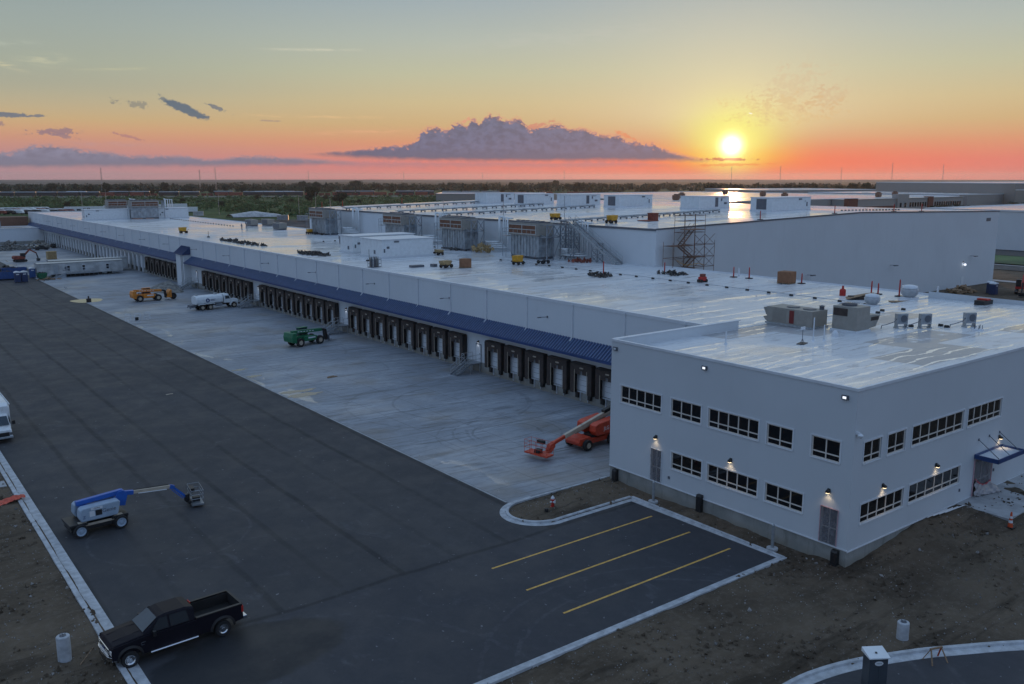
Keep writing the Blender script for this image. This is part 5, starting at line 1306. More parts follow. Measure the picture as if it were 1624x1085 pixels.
# red excavator beyond the skips
def excavator(x, y, rz, l, col='red'):
    t = thing('excavator', l, 'excavator', (x, y, 0), rz)
    for s_ in (-1, 1):
        b = MB(); b.prism([(-1.9, .45), (-1.6, .1), (1.6, .1), (1.9, .45), (1.6, .85), (-1.6, .85)], 'y', s_*.7, s_*1.25); b.build('track', 'black', t)
    b = MB(); b.prism([(-2.0, 1.0), (1.3, 1.0), (1.3, 1.5), (.2, 2.0), (-1.7, 2.1), (-2.1, 1.7)], 'y', -1.2, 1.2); b.build('house', col, t, bevel=.06)
    b = MB(); b.box(.0, 1.4, -1.15, -.2, 1.5, 2.9); b.build('cab', 'black', t, bevel=.06)
    b = MB(); b.beam((1.0, .2, 1.6), (3.2, .2, 3.9), .3, .5); b.beam((3.1, .2, 3.9), (5.2, .2, 2.6), .28, .4); b.build('boom', col, t)
    b = MB(); b.beam((5.1, .2, 2.7), (5.6, .2, .9), .25, .3); b.prism([(5.2, .9), (6.1, .8), (6.0, .1), (5.2, .0)], 'y', -.3, .7); b.build('bucket_arm', 'black', t)
    return t
ex = excavator(40.5, 276, R(10), 'red excavator in front of the site trailers, boom folded', 'rail_red'); ex.scale = (.85,)*3
excavator(188.5, 77.5, R(200), 'red compact excavator at the right edge by the toilets')
t = thing('white_loader', 'white roofed loader at the right edge behind the excavator', 'loader', (193.0, 77.5, -.1), R(10))
b = MB(); b.box(-1.5, 1.6, -.9, .9, .5, 1.3); b.build('body', 'white_paint', t); b = MB(); b.box(-1.4, .6, -.8, .8, 1.3, 2.2, 1); b.box(-1.5, .8, -.9, .9, 2.2, 2.3, 0); b.build('cab', ['white_paint', 'glass_dark'], t)
for x_ in (-1, 1.1):
    for s_ in (-1, 1): wheel('wheel', t, (x_, s_*.9, .45), .45, .35, s_)
heap(181.8, 86.2, (3.2, 2), 1.3, 'wood', 'lumber_stack', 'pile of dark lumber at the foot of the tall warehouse', 'lumber', 60, .8)
b = MB(); b.box(48.0, 50.4, 279.6, 281.6, 0, 2.1); b.box(47.95, 50.45, 279.55, 281.65, 2.1, 2.2); 
for k in range(5): b.box(48.0+k*.5, 48.2+k*.5, 279.5, 279.6, .1, 2.05)
tag(b.build('timber_crate', 'osb'), 'yellow brown timber crate standing alone beyond the trailers', 'crate')
def car(x, y, rz, col, l):
    t = thing('parked_car', l, 'car', (x, y, 0), rz)
    loft([(-2.2, [(.8, .35), (.85, .5), (.8, .95)]), (-1.5, [(.85, .3), (.9, .5), (.85, 1.0)]), (1.0, [(.85, .3), (.9, .5), (.85, .95)]), (2.2, [(.75, .35), (.8, .5), (.72, .75)])], 'body', col, t, bevel=.05)
    loft([(-1.6, [(.8, .95), (.62, 1.3)]), (-.9, [(.8, .95), (.62, 1.45)]), (.3, [(.8, .95), (.62, 1.45)]), (1.1, [(.8, .93), (.75, .97)])], 'cabin', 'glass_dark', t)
    for x_ in (-1.35, 1.35):
        for s_ in (-1, 1): MB().lathe([(.02, -.1), (.32, -.1), (.32, .1), (.02, .1)], (0, 0, 0), 'y', 12).build('wheel', 'tyre', t, loc=(x_, s_*.82, .32))
    return t
car(58.0, 326.5, R(80), 'black', 'dark car parked beside the far docks'); car(53.2, 318.5, R(10), 'black', 'dark car parked in the open before the far docks'); car(57.6, 250.5, R(85), 'rail_red', 'maroon car parked close to the bare docks')
# big puddle mirroring the sky at the joint
b = MB(); pts = []
for k in range(26):
    a = 2*math.pi*k/26; pts.append((37.0+2.7*math.cos(a)*(1+.12*math.sin(3*a)), 180.4+3.3*math.sin(a)*(1+.15*math.cos(2*a))))
b.add([(x, y, .014) for x, y in pts], [tuple(range(26))]); o = b.build('puddle', 'puddle_water', kind='structure') if False else None
mp = mat('puddle_water', (.03, .03, .03), .02, var=0, spec=1.)
b = MB(); b.add([(x, y, .014) for x, y in pts], [tuple(range(26))]); b.build('puddle', 'puddle_water', kind='structure')
for cx_, cy_, ra, rb, sd_ in ((38.5, 88.5, 2.1, .55, 1), (38.1, 86.6, 1.9, .75, 2), (37.4, 98.6, .9, .5, 3), (37.2, 103.0, 1.2, .35, 4)):
    P = []
    for k in range(60):
        a = 2*math.pi*k/60; w_ = 1+.55*noise.fractal(Vector((math.cos(a)*1.3+sd_*5, math.sin(a)*1.3, 2)), .8, 2, 5); P.append((max(36.42, cx_+ra*math.cos(a)*w_), cy_+rb*math.sin(a)*w_))
    b = MB(); b.add([(x, y, .014) for x, y in P], [tuple(range(60))]); b.build('puddle', 'puddle_water', kind='structure')
b = MB(); b.box(36.6, 37.4, 178.9, 179.3, .02, .55); b.tube((37.0, 179.1, .5), (37.0, 179.1, 1.0), .15, 8); tag(b.build('pump', 'rubber_brown'), 'small brown pump standing in the bright puddle', 'pump')
# ================================================================== things on the roofs
RZF = 9.96                                    # main roof surface
def roof_office_z(y): return 10.97 + (10.25-10.97)*(y-OY0)/(OY1-OY0)
def troof(x): return EZ+.02 + (RZ-EZ)*(x-TX0)/(RX-TX0) if x < RX else RZ+.02-(RZ-EZ-.2)*(x-RX)/(TX1-RX)
# white insulated plant rooms near the middle of the main roof
def plant_room(x0, x1, y0, y1, z0, h, l, group=None):
    t = thing('plant_room', l, 'plant room', (x0, y0, z0), 0, group); W, D = x1-x0, y1-y0
    b = MB(); b.box(-.25, W+.25, -.25, D+.25, 0, .28); b.build('curb', 'white_panel', t)
    b = MB(); b.box(0, W, 0, D, .28, h-.12); b.build('wall', 'white_paint', t)
    b = MB(); b.box(-.15, W+.15, -.15, D+.15, h-.12, h); b.build('roof', 'trim', t)
    MB().box(.9, 1.4, -.06, -.002, h*.5, h*.5+.35).build('switch_box', 'dark_trim', t); MB().box(.35, .6, -.05, -.002, .9, 1.5).build('switch_box', 'dark_trim', t)
    MB().box(-.06, -.002, D*.3, D*.3+.5, .6, 1.2).build('switch_box', 'dark_trim', t); MB().cb((W*.28, -.05, h-.45), (.9, .1, .22)).build('fresh_air_grille', 'dark_trim', t)
    return t
plant_room(70.7, 80.5, 127.0, 134.2, RZF, 3.05, 'larger white plant room nearest the roof edge')
plant_room(71.6, 84.0, 138.8, 143.5, RZF, 3.0, 'white plant room standing behind the larger one')
# cooling units: ribbed coil house below, brown louvred fan section above, steelwork to the side
def cooling_unit(x, y0, y1, z0, l, name='cooling_unit', rz=0, pipes=True):
    t = thing(name, l, 'cooling unit', (x, y0, z0), rz, 'louvred cooling units on the roofs'); L = y1-y0
    b = MB(); b.box(.6, 3.6, .15, L-.15, .35, 3.75)
    n_ = 9
    for k in range(n_+1): y_ = .15+(L-.3)*k/n_; b.box(.50, .6, y_-.05, y_+.05, .4, 3.7)
    for k in range(3): x_ = 1.0+k*.9; b.box(x_-.05, x_+.05, .06, .15, .4, 3.7)
    b.build('coil_house', 'coil_panel', t)
    b = MB()
    for y_ in (.2, L/2, L-.2):
        b.box(.55, 3.7, y_-.1, y_+.1, 0, .30)
    for x_ in (.8, 3.4): b.box(x_-.1, x_+.1, .1, L-.1, .1, .36)
    b.build('base_frame', 'dark_trim', t)
    b = MB(); b.box(.0, 3.4, 0, L, 3.75, 5.75); h_ = b.build('fan_section', 'beige_unit', t)
    b = MB(); b.box(-.04, -.005, .25, L-.25, 4.05, 5.4)
    b.build('louvre', 'louvre', h_)
    b = MB(); 
    for y_ in (.2, L/2, L-.2): b.box(-.09, -.04, y_-.07, y_+.07, 3.98, 5.47)
    for z_ in (4.0, 4.7, 5.42): b.box(-.10, -.045, .13, L-.13, z_-.06, z_+.06)
    for k in range(1, 6): y_ = .25+(L-.5)*k/6; b.box(-.075, -.045, y_-.025, y_+.025, 4.05, 4.7)
    b.build('louvre_frame', 'louvre_frame', h_)
    b = MB(); b.box(.3, 3.1, .3, L-.3, 5.75, 5.95)
    for k in range(6): b.tube((1.7, L*(k+.5)/6, 5.9), (1.7, L*(k+.5)/6, 6.1), .38, 10)
    b.build('roof_cap', 'dark_trim', t)
    # braced steel and platform on the south side
    b = MB(); r_ = .07
    for x_ in (.8, 2.2, 3.6):
        b.box(x_-r_, x_+r_, -1.6-r_, -1.6+r_, 0, 5.6)
    for x0_, x1_ in ((.8, 2.2), (2.2, 3.6)):
        b.beam((x0_, -1.6, 3.6), (x1_, -1.6, 5.5), .09, .09); b.beam((x1_, -1.6, 3.6), (x0_, -1.6, 5.5), .09, .09); b.beam((x0_, -1.6, .2), (x1_, -1.6, 3.4), .07, .07)
    for z_ in (3.6, 5.55): b.beam((.8, -1.6, z_), (3.6, -1.6, z_), .12, .14)
    for x_ in (.8, 2.2, 3.6): b.beam((x_, -1.6, 3.6), (x_, 0, 3.9), .1, .1); b.beam((x_, -1.6, 5.5), (x_, 0, 5.5), .1, .1)
    b.box(.7, 3.7, -1.6, -.05, 3.5, 3.58); b.build('side_steelwork', 'steel', t)
    b = MB()
    b.box(-.4, .9, L+.1, L+1.1, 3.4, 3.5)
    for a_, c_ in ((-.35, L+.15), (-.35, L+1.05), (.85, L+1.05)): b.tube((a_, c_, 0 if a_ < 0 else 3.4), (a_, c_, 4.7), .05, 5)
    for z_ in (4.1, 4.7): b.path([(-.35, L+.15, z_), (-.35, L+1.05, z_), (.85, L+1.05, z_)], .03, 5)
    b.build('ladder_platform', 'steel', t)
    if pipes:
        b = MB(); b.smooth = True
        for k, (yy, zz, r1) in enumerate(((-3.2, 6.0, .20), (-4.0, 5.9, .13), (-4.6, 5.9, .10), (-5.2, 5.8, .13))):
            x_ = 6.2 - .35*(k == 0); b.path([(x_+1.2, yy, zz), (x_, yy, zz), (x_, yy, 1.6-k*.3), (x_-1.6, yy+.8, 1.6-k*.3), (4.0, -.6, 1.6-k*.3)], r1, 8)
        b.build('pipework', 'white_paint', t)
    return t
cu = cooling_unit(89.2, 109.9, 117.4, RZF, 'louvred cooling unit nearest the long roof stairway')
for (y0_, l_) in ((130.9, 'louvred cooling unit second from the roof stairway'), (152.0, 'louvred cooling unit behind the white plant rooms'), (186.9, 'farthest louvred cooling unit along the tall wall')):
    dup(cu, (89.2, y0_, RZF), label=l_)
# ---- two big cooling units at the far end, with low white plant rooms
f1 = dup(cu, (76.3, 297.0, RZF), rz=0, label='wide louvred cooling unit on the far end of the low roof'); f1.scale = (1.0, 1.15, 1.0); f1.rotation_euler = (0, 0, R(90)); f1.location = (84.6, 297, RZF)
f2 = dup(cu, (76.6, 306, RZF), label='louvred cooling unit standing behind the far wide one'); f2.rotation_euler = (0, 0, R(90)); f2.location = (77.5, 307, RZF); f2.scale = (1, .8, 1)
plant_room(62.8, 76.0, 299, 303, RZF, 3.2, 'long low white plant room left of the far cooling units'); plant_room(84.8, 94.3, 298.6, 303, RZF, 3.3, 'white plant room right of the far cooling units')
# ---- truss towers and long stairway up to the tall roof
t = thing('roof_stairway', 'long steel stairway climbing to the tall roof between lattice towers', 'stairway', (0, 0, 0))
def lattice(b, x, y, w, z0, z1, n):
    for dx in (0, w):
        for dy in (0, w): b.box(x+dx-.06, x+dx+.06, y+dy-.06, y+dy+.06, z0, z1)
    for k in range(n):
        a, c = z0+(z1-z0)*k/n, z0+(z1-z0)*(k+1)/n
        for (p, q) in (((x, y), (x, y+w)), ((x, y), (x+w, y)), ((x, y+w), (x+w, y+w)), ((x+w, y), (x+w, y+w))):
            b.beam((p[0], p[1], a), (q[0], q[1], c), .06, .06); b.beam((q[0], q[1], a), (p[0], p[1], c), .06, .06); b.beam((p[0], p[1], c), (q[0], q[1], c), .06, .06)
for y_, z_ in ((107.9, 15.4), (105.9, 15.4), (100.4, 12.9)):
    b = MB(); lattice(b, 93.5, y_, 1.25, RZF, z_, 4 if z_ > 14 else 3); b.build('lattice_tower', 'steel', t)
b = MB(); A, B_ = (93.6, 107.0, 15.9), (93.6, 96.2, RZF+.1)
for x_ in (93.4, 94.9): b.beam((x_, A[1], A[2]), (x_, B_[1], B_[2]), .12, .32)
b.build('stringer', 'galv', t)
b = MB()
for k in range(30): q = k/29; y_, z_ = A[1]+(B_[1]-A[1])*q, A[2]+(B_[2]-A[2])*q; b.box(93.45, 94.85, y_-.14, y_+.14, z_-.02, z_+.02)
b.build('tread', 'steel', t)
b = MB()
for x_ in (93.4, 94.9):
    for h_ in (.55, 1.05): b.tube((x_, A[1], A[2]+h_), (x_, B_[1], B_[2]+h_), .035, 5)
    for k in range(9): q = k/8; y_, z_ = A[1]+(B_[1]-A[1])*q, A[2]+(B_[2]-A[2])*q; b.tube((x_, y_, z_), (x_, y_, z_+1.05), .03, 5)
for k in range(3): b.tube((92.9+k, 107.2, 15.5), (92.9+k, 107.2, 16.7), .035, 5)
b.build('handrail', 'galv', t)
# ---- scaffold stair at the tall corner
t = thing('scaffold_tower', 'brown tube scaffold with zigzag stairs against the tall wall', 'scaffold', (0, 0, 0))
sy = 89.6; xs = [97.0, 99.3, 101.6, 103.9, 106.2]
b = MB(); r_ = .038
ys_ = (88.0, 89.9)
for i, x_ in enumerate(xs):
    for y_ in ys_:
        top = 13.6 if i in (0, 4) else 17.6
        b.tube((x_, y_, -.1), (x_, y_, top), r_, 5)
for z_ in (7.6, 9.7, 11.2, 13.0, 14.9, 16.6, 17.4):
    i0, i1 = (0, 4) if z_ < 13.5 else (1, 3)
    for y_ in ys_: b.tube((xs[i0], y_, z_), (xs[i1], y_, z_), r_*.85, 5)
    for x_ in xs[i0:i1+1]: b.tube((x_, ys_[0], z_), (x_, ys_[1], z_), r_*.85, 5)
for i in range(2, 4):
    for z_ in (9.7, 11.2, 13.0): b.tube((xs[i], ys_[0], z_), (xs[i+1], ys_[0], z_+1.6), .035, 5); b.tube((xs[i+1], ys_[0], z_), (xs[i], ys_[0], z_+1.6), .035, 5)
b.tube((xs[0], ys_[0], 11.5), (xs[1], ys_[0], 9.8), .035, 5)
b.build('tube_frame', 'rust', t) if 'rust' in MATS else (mat('rust', (.16, .085, .055), .75, var=.3), b.build('tube_frame', 'rust', t))
b = MB()
for x0_, x1_, z_ in ((97.6, 101.2, 13.0), (101.0, 104.2, 11.2), (100.4, 104.0, 15.3), (98.8, 102.0, 9.6)): b.box(x0_, x1_, 88.0, 89.8, z_-.05, z_+.05)
b.build('platform', 'rust', t)
b = MB()
for (x0_, z0_), (x1_, z1_) in (((101.8, 15.3), (99.2, 13.0)), ((99.0, 13.0), (101.8, 11.2)), ((102.4, 11.2), (100.2, 9.6))):
    for y_ in (88.3, 89.1): b.beam((x0_, y_, z0_), (x1_, y_, z1_), .07, .16); b.tube((x0_, y_, z0_+.9), (x1_, y_, z1_+.9), .035, 5)
    for k in range(9): q = k/8; b.box(x0_+(x1_-x0_)*q-.12, x0_+(x1_-x0_)*q+.12, 88.3, 89.1, z0_+(z1_-z0_)*q-.02, z0_+(z1_-z0_)*q+.02)
b.build('stair_flight', 'rust', t)
b = MB()
for k in range(14): b.tube((97.6+k*.42, 87.7, 11.0-.09*k-.35*math.sin(k*.24*math.pi/2)), (97.6+(k+1)*.42, 87.7, 11.0-.09*(k+1)-.35*math.sin((k+1)*.24*math.pi/2)), .04, 4)
b.build('warning_tape', 'yellow', t)
# ---- condensing units etc. on the office roof
def packaged_long():
    z = roof_office_z(46)-.0
    t = thing('rooftop_unit', 'long beige rooftop air unit with one red panel opening', 'air handler', (64.1, 47.0, 10.25), R(-90))
    b = MB(); b.box(0, 4.5, 0, 2.2, .32, 1.65); 
    for k in range(13): x_ = .6+k*.11; b.box(x_, x_+.03, -.02, 0, .4, 1.55)
    b.build('casing', 'beige_unit', t, bevel=.02)
    b = MB(); b.box(2.3, 2.75, -.03, -.002, .42, 1.52); b.build('open_panel', 'red_dark', t)
    b = MB(); b.prism([(-.45, 1.5), (0, 1.62), (0, .8), (-.15, .9)], 'y', .1, 2.1); b.prism([(-.45, .7), (0, .8), (0, .35), (-.2, .4)], 'y', .1, 2.1); b.build('hood', 'beige_unit', t)
    b = MB(); b.lathe([(.55, 1.65), (.55, 1.72), (.5, 1.73)], (3.5, 1.1, 0), 'z', 20); b.lathe([(.55, 1.65), (.55, 1.72), (.5, 1.73)], (1.9, 1.1, 0), 'z', 20); b.lathe([(.2, 1.65), (.2, 1.95), (.3, 1.97), (.02, 2.05)], (4.2, 1.8, 0), 'z', 12); b.build('fan', 'dark_trim', t)
    b = MB(); b.box(-.1, 4.6, -.1, 2.3, .18, .32); b.box(0, 4.5, 0, 2.2, .0, .18); b.build('curb', 'galv', t)
def packaged_tall():
    t = thing('rooftop_unit', 'tall beige rooftop air unit with sloping side hood', 'air handler', (64.7, 38.8, 10.48), 0)
    b = MB(); b.box(0, 1.9, 0, 2.2, .22, 2.12); b.build('casing', 'beige_unit', t, bevel=.02)
    b = MB(); b.box(-.04, -.003, .85, 2.1, 1.35, 1.95); b.build('dark_opening', 'rubber_brown', t)
    b = MB(); b.prism([(1.9, 1.35), (3.7, 1.25), (3.1, .30), (1.9, .25)], 'y', .12, 2.0); b.build('hood', 'beige_unit', t, bevel=.02)
    b = MB(); b.box(2.3, 3.45, .10, .118, .85, 1.15); b.build('hood_grille', 'rubber_brown', t)
    b = MB(); b.lathe([(.6, 2.12), (.6, 2.25), (.54, 2.26)], (.95, 1.3, 0), 'z', 22)
    for k in range(6): b.box(.3, 1.6, .8+k*.2, .84+k*.2, 2.26, 2.29)
    b.build('fan', 'dark_trim', t)
    b = MB(); b.box(-.1, 2.0, -.1, 2.3, -.1, .22); b.build('curb', 'trim', t)
mat('red_dark', (.16, .015, .015), .6)
packaged_long(); packaged_tall()
def condenser(x, y, z, l, rz=0):
    t = thing('condenser_unit', l, 'condenser', (x, y, z), rz, 'small split condensers on the office roof')
    b = MB(); b.box(-.5, .5, -.2, .2, .34, 1.22); b.build('casing', 'galv', t, bevel=.02)
    b = MB(); b.lathe([(.3, -.215), (.3, -.205)], (.1, 0, .80), 'y', 18)
    for k in range(9): b.box(-.46, .46, -.212, -.203, .46+k*.075, .475+k*.075)
    b.build('fan_grille', 'dark_trim', t)
    b = MB()
    for x_ in (-.45, .45): b.box(x_-.03, x_+.03, -.2, .2, .05, .34)
    b.box(-.5, .5, -.06, .06, .1, .16); b.cb((-.45, 0, .05), (.16, .5, .1)); b.cb((.45, 0, .05), (.16, .5, .1)); b.build('stand', 'galv', t)
    b = MB(); b.path([(-.5, -.1, .8), (-.7, -.1, .55), (-1.5, -.15, .35), (-1.9, -.15, .3), (-1.95, -.15, .02)], .035, 6); b.build('refrigerant_pipe', 'dark_trim', t)
for x_, y_, l_ in ((69.9, 37.9, 'first small condenser just right of the tall beige unit'), (71.1, 36.5, 'middle small condenser of the three on the roof'), (74.1, 34.3, 'small condenser standing alone farthest right')):
    condenser(x_, y_, roof_office_z(y_), l_, R(-25))
mat('vent_grey', (.38, .40, .42), .5)
def vent(x, y, z, s, l):
    t = thing('mushroom_vent', l, 'roof vent', (x, y, z))
    b = MB(); b.smooth = True; b.lathe([(.55*s, 0), (.55*s, .2), (.62*s, .25), (.92*s, .62*s), (1.0*s, 1.15*s), (.95*s, 1.2*s)], (0, 0, 0), 'z', 24); b.build('bowl', 'vent_grey', t)
    b = MB(); b.smooth = True; b.lathe([(.86*s, 1.22*s), (.9*s, 1.3*s), (.85*s, 1.55*s), (.4*s, 1.66*s), (.02, 1.68*s)], (0, 0, 0), 'z', 24); b.build('cap', 'trim', t)
    MB().cb((0, 0, .1), (1.5*s, 1.5*s, .25)).build('curb', 'trim', t)
vent(83.6, 48.6, RZF, .78, 'round white mushroom vent nearer the beige units'); vent(92.0, 49.2, RZF, .92, 'round white mushroom vent near the back roof edge')
vent(61.9, 46.3, 10.47, .12, 'tiny white vent stub') if False else None
# small roof gear
def stand(x, y, z):
    t = thing('safety_stand', 'thin white warning stand on a black weighted plate', 'safety stand', (x, y, z))
    MB().cb((0, 0, .03), (1.0, .55, .06), (0, 0, .3)).build('base_plate', 'black', t); b = MB(); b.tube((0, 0, .05), (0, 0, 1.15), .025, 6); b.path([(-.25, 0, .05), (0, 0, .4), (.25, 0, .05)], .02, 5); b.build('pole', 'dark_trim', t); MB().cb((0, 0, 1.2), (.55, .04, .22)).build('sign_plate', 'trim', t)
stand(57.3, 38.7, roof_office_z(38.7))
for x_, y_, h_, l_ in ((59.0, 38.9, 1.8, 'slim white vent pipe right of the warning stand'), (59.8, 38.5, 1.2, 'shorter white vent pipe next to the slim one'), (53.2, 42.6, 1.0, 'lone short pipe rising near the west parapet')):
    b = MB(); b.lathe([(.16, 0), (.07, .12), (.045, .3), (.045, h_), (.06, h_+.02), (.01, h_+.02)], (x_, y_, roof_office_z(y_)), 'z', 10); tag(b.build('vent_pipe', 'trim'), l_, 'vent pipe')
t = thing('drain_cage', 'low white roof drain with upright pins', 'roof drain', (72.9, 33.0, roof_office_z(33.0)))
b = MB(); b.lathe([(.45, 0), (.42, .10), (.02, .12)], (0, 0, 0), 'z', 16); b.build('bowl', 'trim', t); b = MB()
for k in range(5): b.tube((.3*math.cos(k*1.25), .3*math.sin(k*1.25), .1), (.3*math.cos(k*1.25), .3*math.sin(k*1.25), .42), .03, 5)
b.build('pin', 'dark_trim', t)
b = MB(); b.lathe([(.28, 0), (.24, .25), (.12, .42), (.02, .46)], (62.4, 39.2, roof_office_z(39.2)), 'z', 14); tag(b.build('vent_hood', 'trim'), 'small domed vent in front of the tall beige unit', 'vent')
b = MB(); b.box(-.9, .9, -.5, .5, 0, .45, 0); b.box(-.35, .35, -.52, .52, .46, .6, 1); tag(b.build('roof_hatch', ['black', 'red'], loc=(90.3, 40.6, roof_office_z(40.6))), 'black and red box at the back edge of the roof', 'box')
# red warning posts along the back of the roof
def red_post(x, y, h, l, z=RZF):
    t = thing('warning_post', l, 'warning post', (x, y, z), 0, 'red warning posts on the roofs')
    MB().cb((0, 0, .05), (.7, .7, .10)).build('base', 'rubber_brown', t); b = MB(); b.lathe([(.09, .1), (.07, h-.1), (.03, h), (.01, h)], (0, 0, 0), 'z', 10); b.build('tube', 'red', t)
for a in ((90.6, 83.6, 1.5, 'red warning post at the foot of the scaffold'), (93.9, 74.4, 1.4, 'red warning post, left one of the close pair along the tall wall'), (94.3, 72.2, 1.5, 'red warning post, right one of the close pair along the tall wall'), (94.9, 64.7, 1.3, 'red warning post just right of the brown pallet box'),
          (90.9, 53.0, 1.7, 'red warning post behind the stacked lumber'), (92.8, 53.3, 1.3, 'thin red warning post between two mushroom vents'), (93.0, 50.9, 1.9, 'red warning post left of the farther mushroom vent'), (81.9, 86.6, 1.9, 'red warning post alone in the middle of the roof')): red_post(*a)
for x_, y_, h_, l_ in ((95.6, 44.9+30, 1.1, 'white stub pipe left of the close pair of red posts'), (95.9, 48.1, 1.2, 'white stub pipe right of the farther mushroom vent')):
    b = MB(); b.lathe([(.12, 0), (.1, h_), (.02, h_)], (x_, y_, RZF), 'z', 8); tag(b.build('vent_pipe', 'trim'), l_, 'vent pipe')
def fuel_can(x, y):
    t = thing('red_canister', 'red canister with a spout standing alone on the roof', 'canister', (x, y, RZF))
    b = MB(); b.lathe([(.34, 0), (.34, .62), (.24, .75), (.02, .76)], (0, 0, 0), 'z', 14); b.build('body', 'red', t); MB().lathe([(.13, .75), (.11, 1.1), (.02, 1.1)], (0, 0, 0), 'z', 10).build('neck', 'red', t)
fuel_can(88.8, 55.2)
def crate(x, y, w, h, l, mt='cardboard'):
    t = thing('pallet_box', l, 'box', (x, y, RZF), R(8)); b = MB()
    for k in (-1, 0, 1): b.box(-w/2, w/2, k*w*.4-.08, k*w*.4+.08, 0, .1)
    for k in range(5): b.box(-w/2+k*w*.22, -w/2+k*w*.22+.12, -w/2, w/2, .1, .14)
    b.build('pallet', 'wood', t); b = MB(); b.box(-w/2+.05, w/2-.05, -w/2+.05, w/2-.05, .145, h); b.box(-w/2+.05, w/2-.05, -w/2+.03, -w/2+.045, .145, h); b.box(-.02, .02, -w/2, w/2+.0, h, h+.01); b.build('carton', mt, t, bevel=.02)
crate(93.6, 66.0, 1.75, 1.5, 'large brown cardboard box on a pallet by the tall wall'); crate(72.9, 106.3, 1.35, 1.35, 'small brown cardboard box beside a motor cart')
# motor carts (roof buggies) and gear
def buggy(x, y, z, rz, col, l, h=1.0):
    t = thing('roof_buggy', l, 'motor cart', (x, y, z), rz); t.scale = (.82,)*3
    for x_ in (-.75, .75):
        for s_ in (-1, 1): MB().lathe([(.05, -.14), (.33, -.14), (.36, 0), (.33, .14), (.05, .14)], (0, 0, 0), 'y', 12).build('wheel', 'tyre', t, loc=(x_, s_*.55, .35))
    b = MB(); b.box(-1.1, 1.1, -.4, .4, .38, .55); b.tube((1.0, 0, .5), (1.45, 0, 1.1), .04, 5); b.tube((1.45, -.3, 1.1), (1.45, .3, 1.1), .035, 5); b.build('frame', 'black', t)
    if col: b = MB(); b.prism([(-1.2, .9), (-.95, .56), (.55, .56), (.8, .6+h), (-1.25, .6+h)], 'y', -.62, .62); b.build('hopper', col, t, bevel=.03)
    return t
buggy(82.0, 105.4, RZF, R(20), 'yellow', 'yellow hopper cart at the foot of the first cooling unit', 1.1); buggy(86.0, 104.3, RZF, R(5), None, 'empty black wheeled trolley left of the lattice towers')
buggy(70.7, 108.0, RZF, R(10), 'osb', 'tan motor cart beside the small cardboard box', .7); buggy(66.3, 214.5, RZF, R(0), 'yellow', 'yellow orange machine standing alone far along the low roof', 1.1)
buggy(101.4, 119.6, troof(101.4), R(0), 'yellow', 'yellow cart on the tall roof, left one of two', .8); buggy(101.2, 105.4, troof(101), R(180), 'yellow', 'yellow cart on the tall roof near the stairway top', 1.0)
buggy(81.6, 127.0, RZF, R(85), 'osb', 'tan cart against the side of the larger plant room', .5); buggy(88.6, 193.4, RZF, R(85), 'yellow', 'small yellow cart beside the farthest cooling unit', .8)
def red_machine():
    t = thing('seam_welder', 'red roofing machine with small wheels on the white roof', 'machine', (86.3, 73.2, RZF))
    b = MB(); b.box(-.5, .5, -.3, .3, .2, .7); b.build('body', 'red', t, bevel=.05); b = MB(); b.box(-.25, .3, -.25, .25, .7, 1.05); b.build('motor', 'rail_red', t)
    for x_ in (-.45, .45): MB().lathe([(.05, -.35), (.2, -.35), (.2, .35), (.05, .35)], (0, 0, 0), 'y', 10).build('roller', 'tyre', t, loc=(x_, 0, .2))
red_machine()
# gas cylinders in a cage
t = thing('cylinder_cage', 'caged rack of upright grey gas cylinders near the parapet', 'cylinder rack', (62.9, 115.3, RZF), R(10))
for i in range(4):
    for j in range(3): MB().lathe([(.12, .1), (.12, 1.25), (.06, 1.42), (.04, 1.55), (.01, 1.55)], (0, 0, 0), 'z', 10).build('cylinder', ('galv', 'dark_trim', 'beige_unit')[(i+j) % 3], t, loc=(-.55+i*.33, -.35+j*.33, 0))
b = MB(); b.box(-.8, .8, -.55, .55, 0, .08)
for z_ in (.5, 1.1): b.path([(-.8, -.55, z_), (.8, -.55, z_), (.8, .55, z_), (-.8, .55, z_), (-.8, -.55, z_)], .025, 5)
for x_ in (-.8, 0, .8):
    for y_ in (-.55, .55): b.tube((x_, y_, 0), (x_, y_, 1.3), .03, 5)
b.build('cage', 'dark_trim', t)
b = MB(); b.cb((67.8, 111.5, RZF+.16), (2.0, 1.0, .3)); b.cb((70.2, 110.6, RZF+.2), (.7, .9, .4)); tag(b.build('cable_crate', 'dark_trim'), 'low dark crates lying in front of the larger plant room', 'crate')
# lumber stack and odd planks by the mushroom vents
t = thing('lumber_pile', 'sloping pile of brown boards behind the beige units', 'lumber', (87.6, 52.6, RZF), R(-35))
for k in range(6): b = MB(); b.beam((-1.5+.1*k, -.8+.32*k, .1), (1.4, -.7+.3*k, .75-.05*k), .24, .06); b.build('board', 'wood', t)
b = MB(); b.cb((.3, 0, .15), (2.2, 1.5, .3)); b.build('bottom_stack', 'rubber_brown', t)
b = MB(); b.cb((89.4, 48.1, RZF+.06), (3.4, .9, .08), (0, 0, -.7)); tag(b.build('plywood_sheet', 'wood'), 'brown plywood sheet between the mushroom vents', 'plywood')
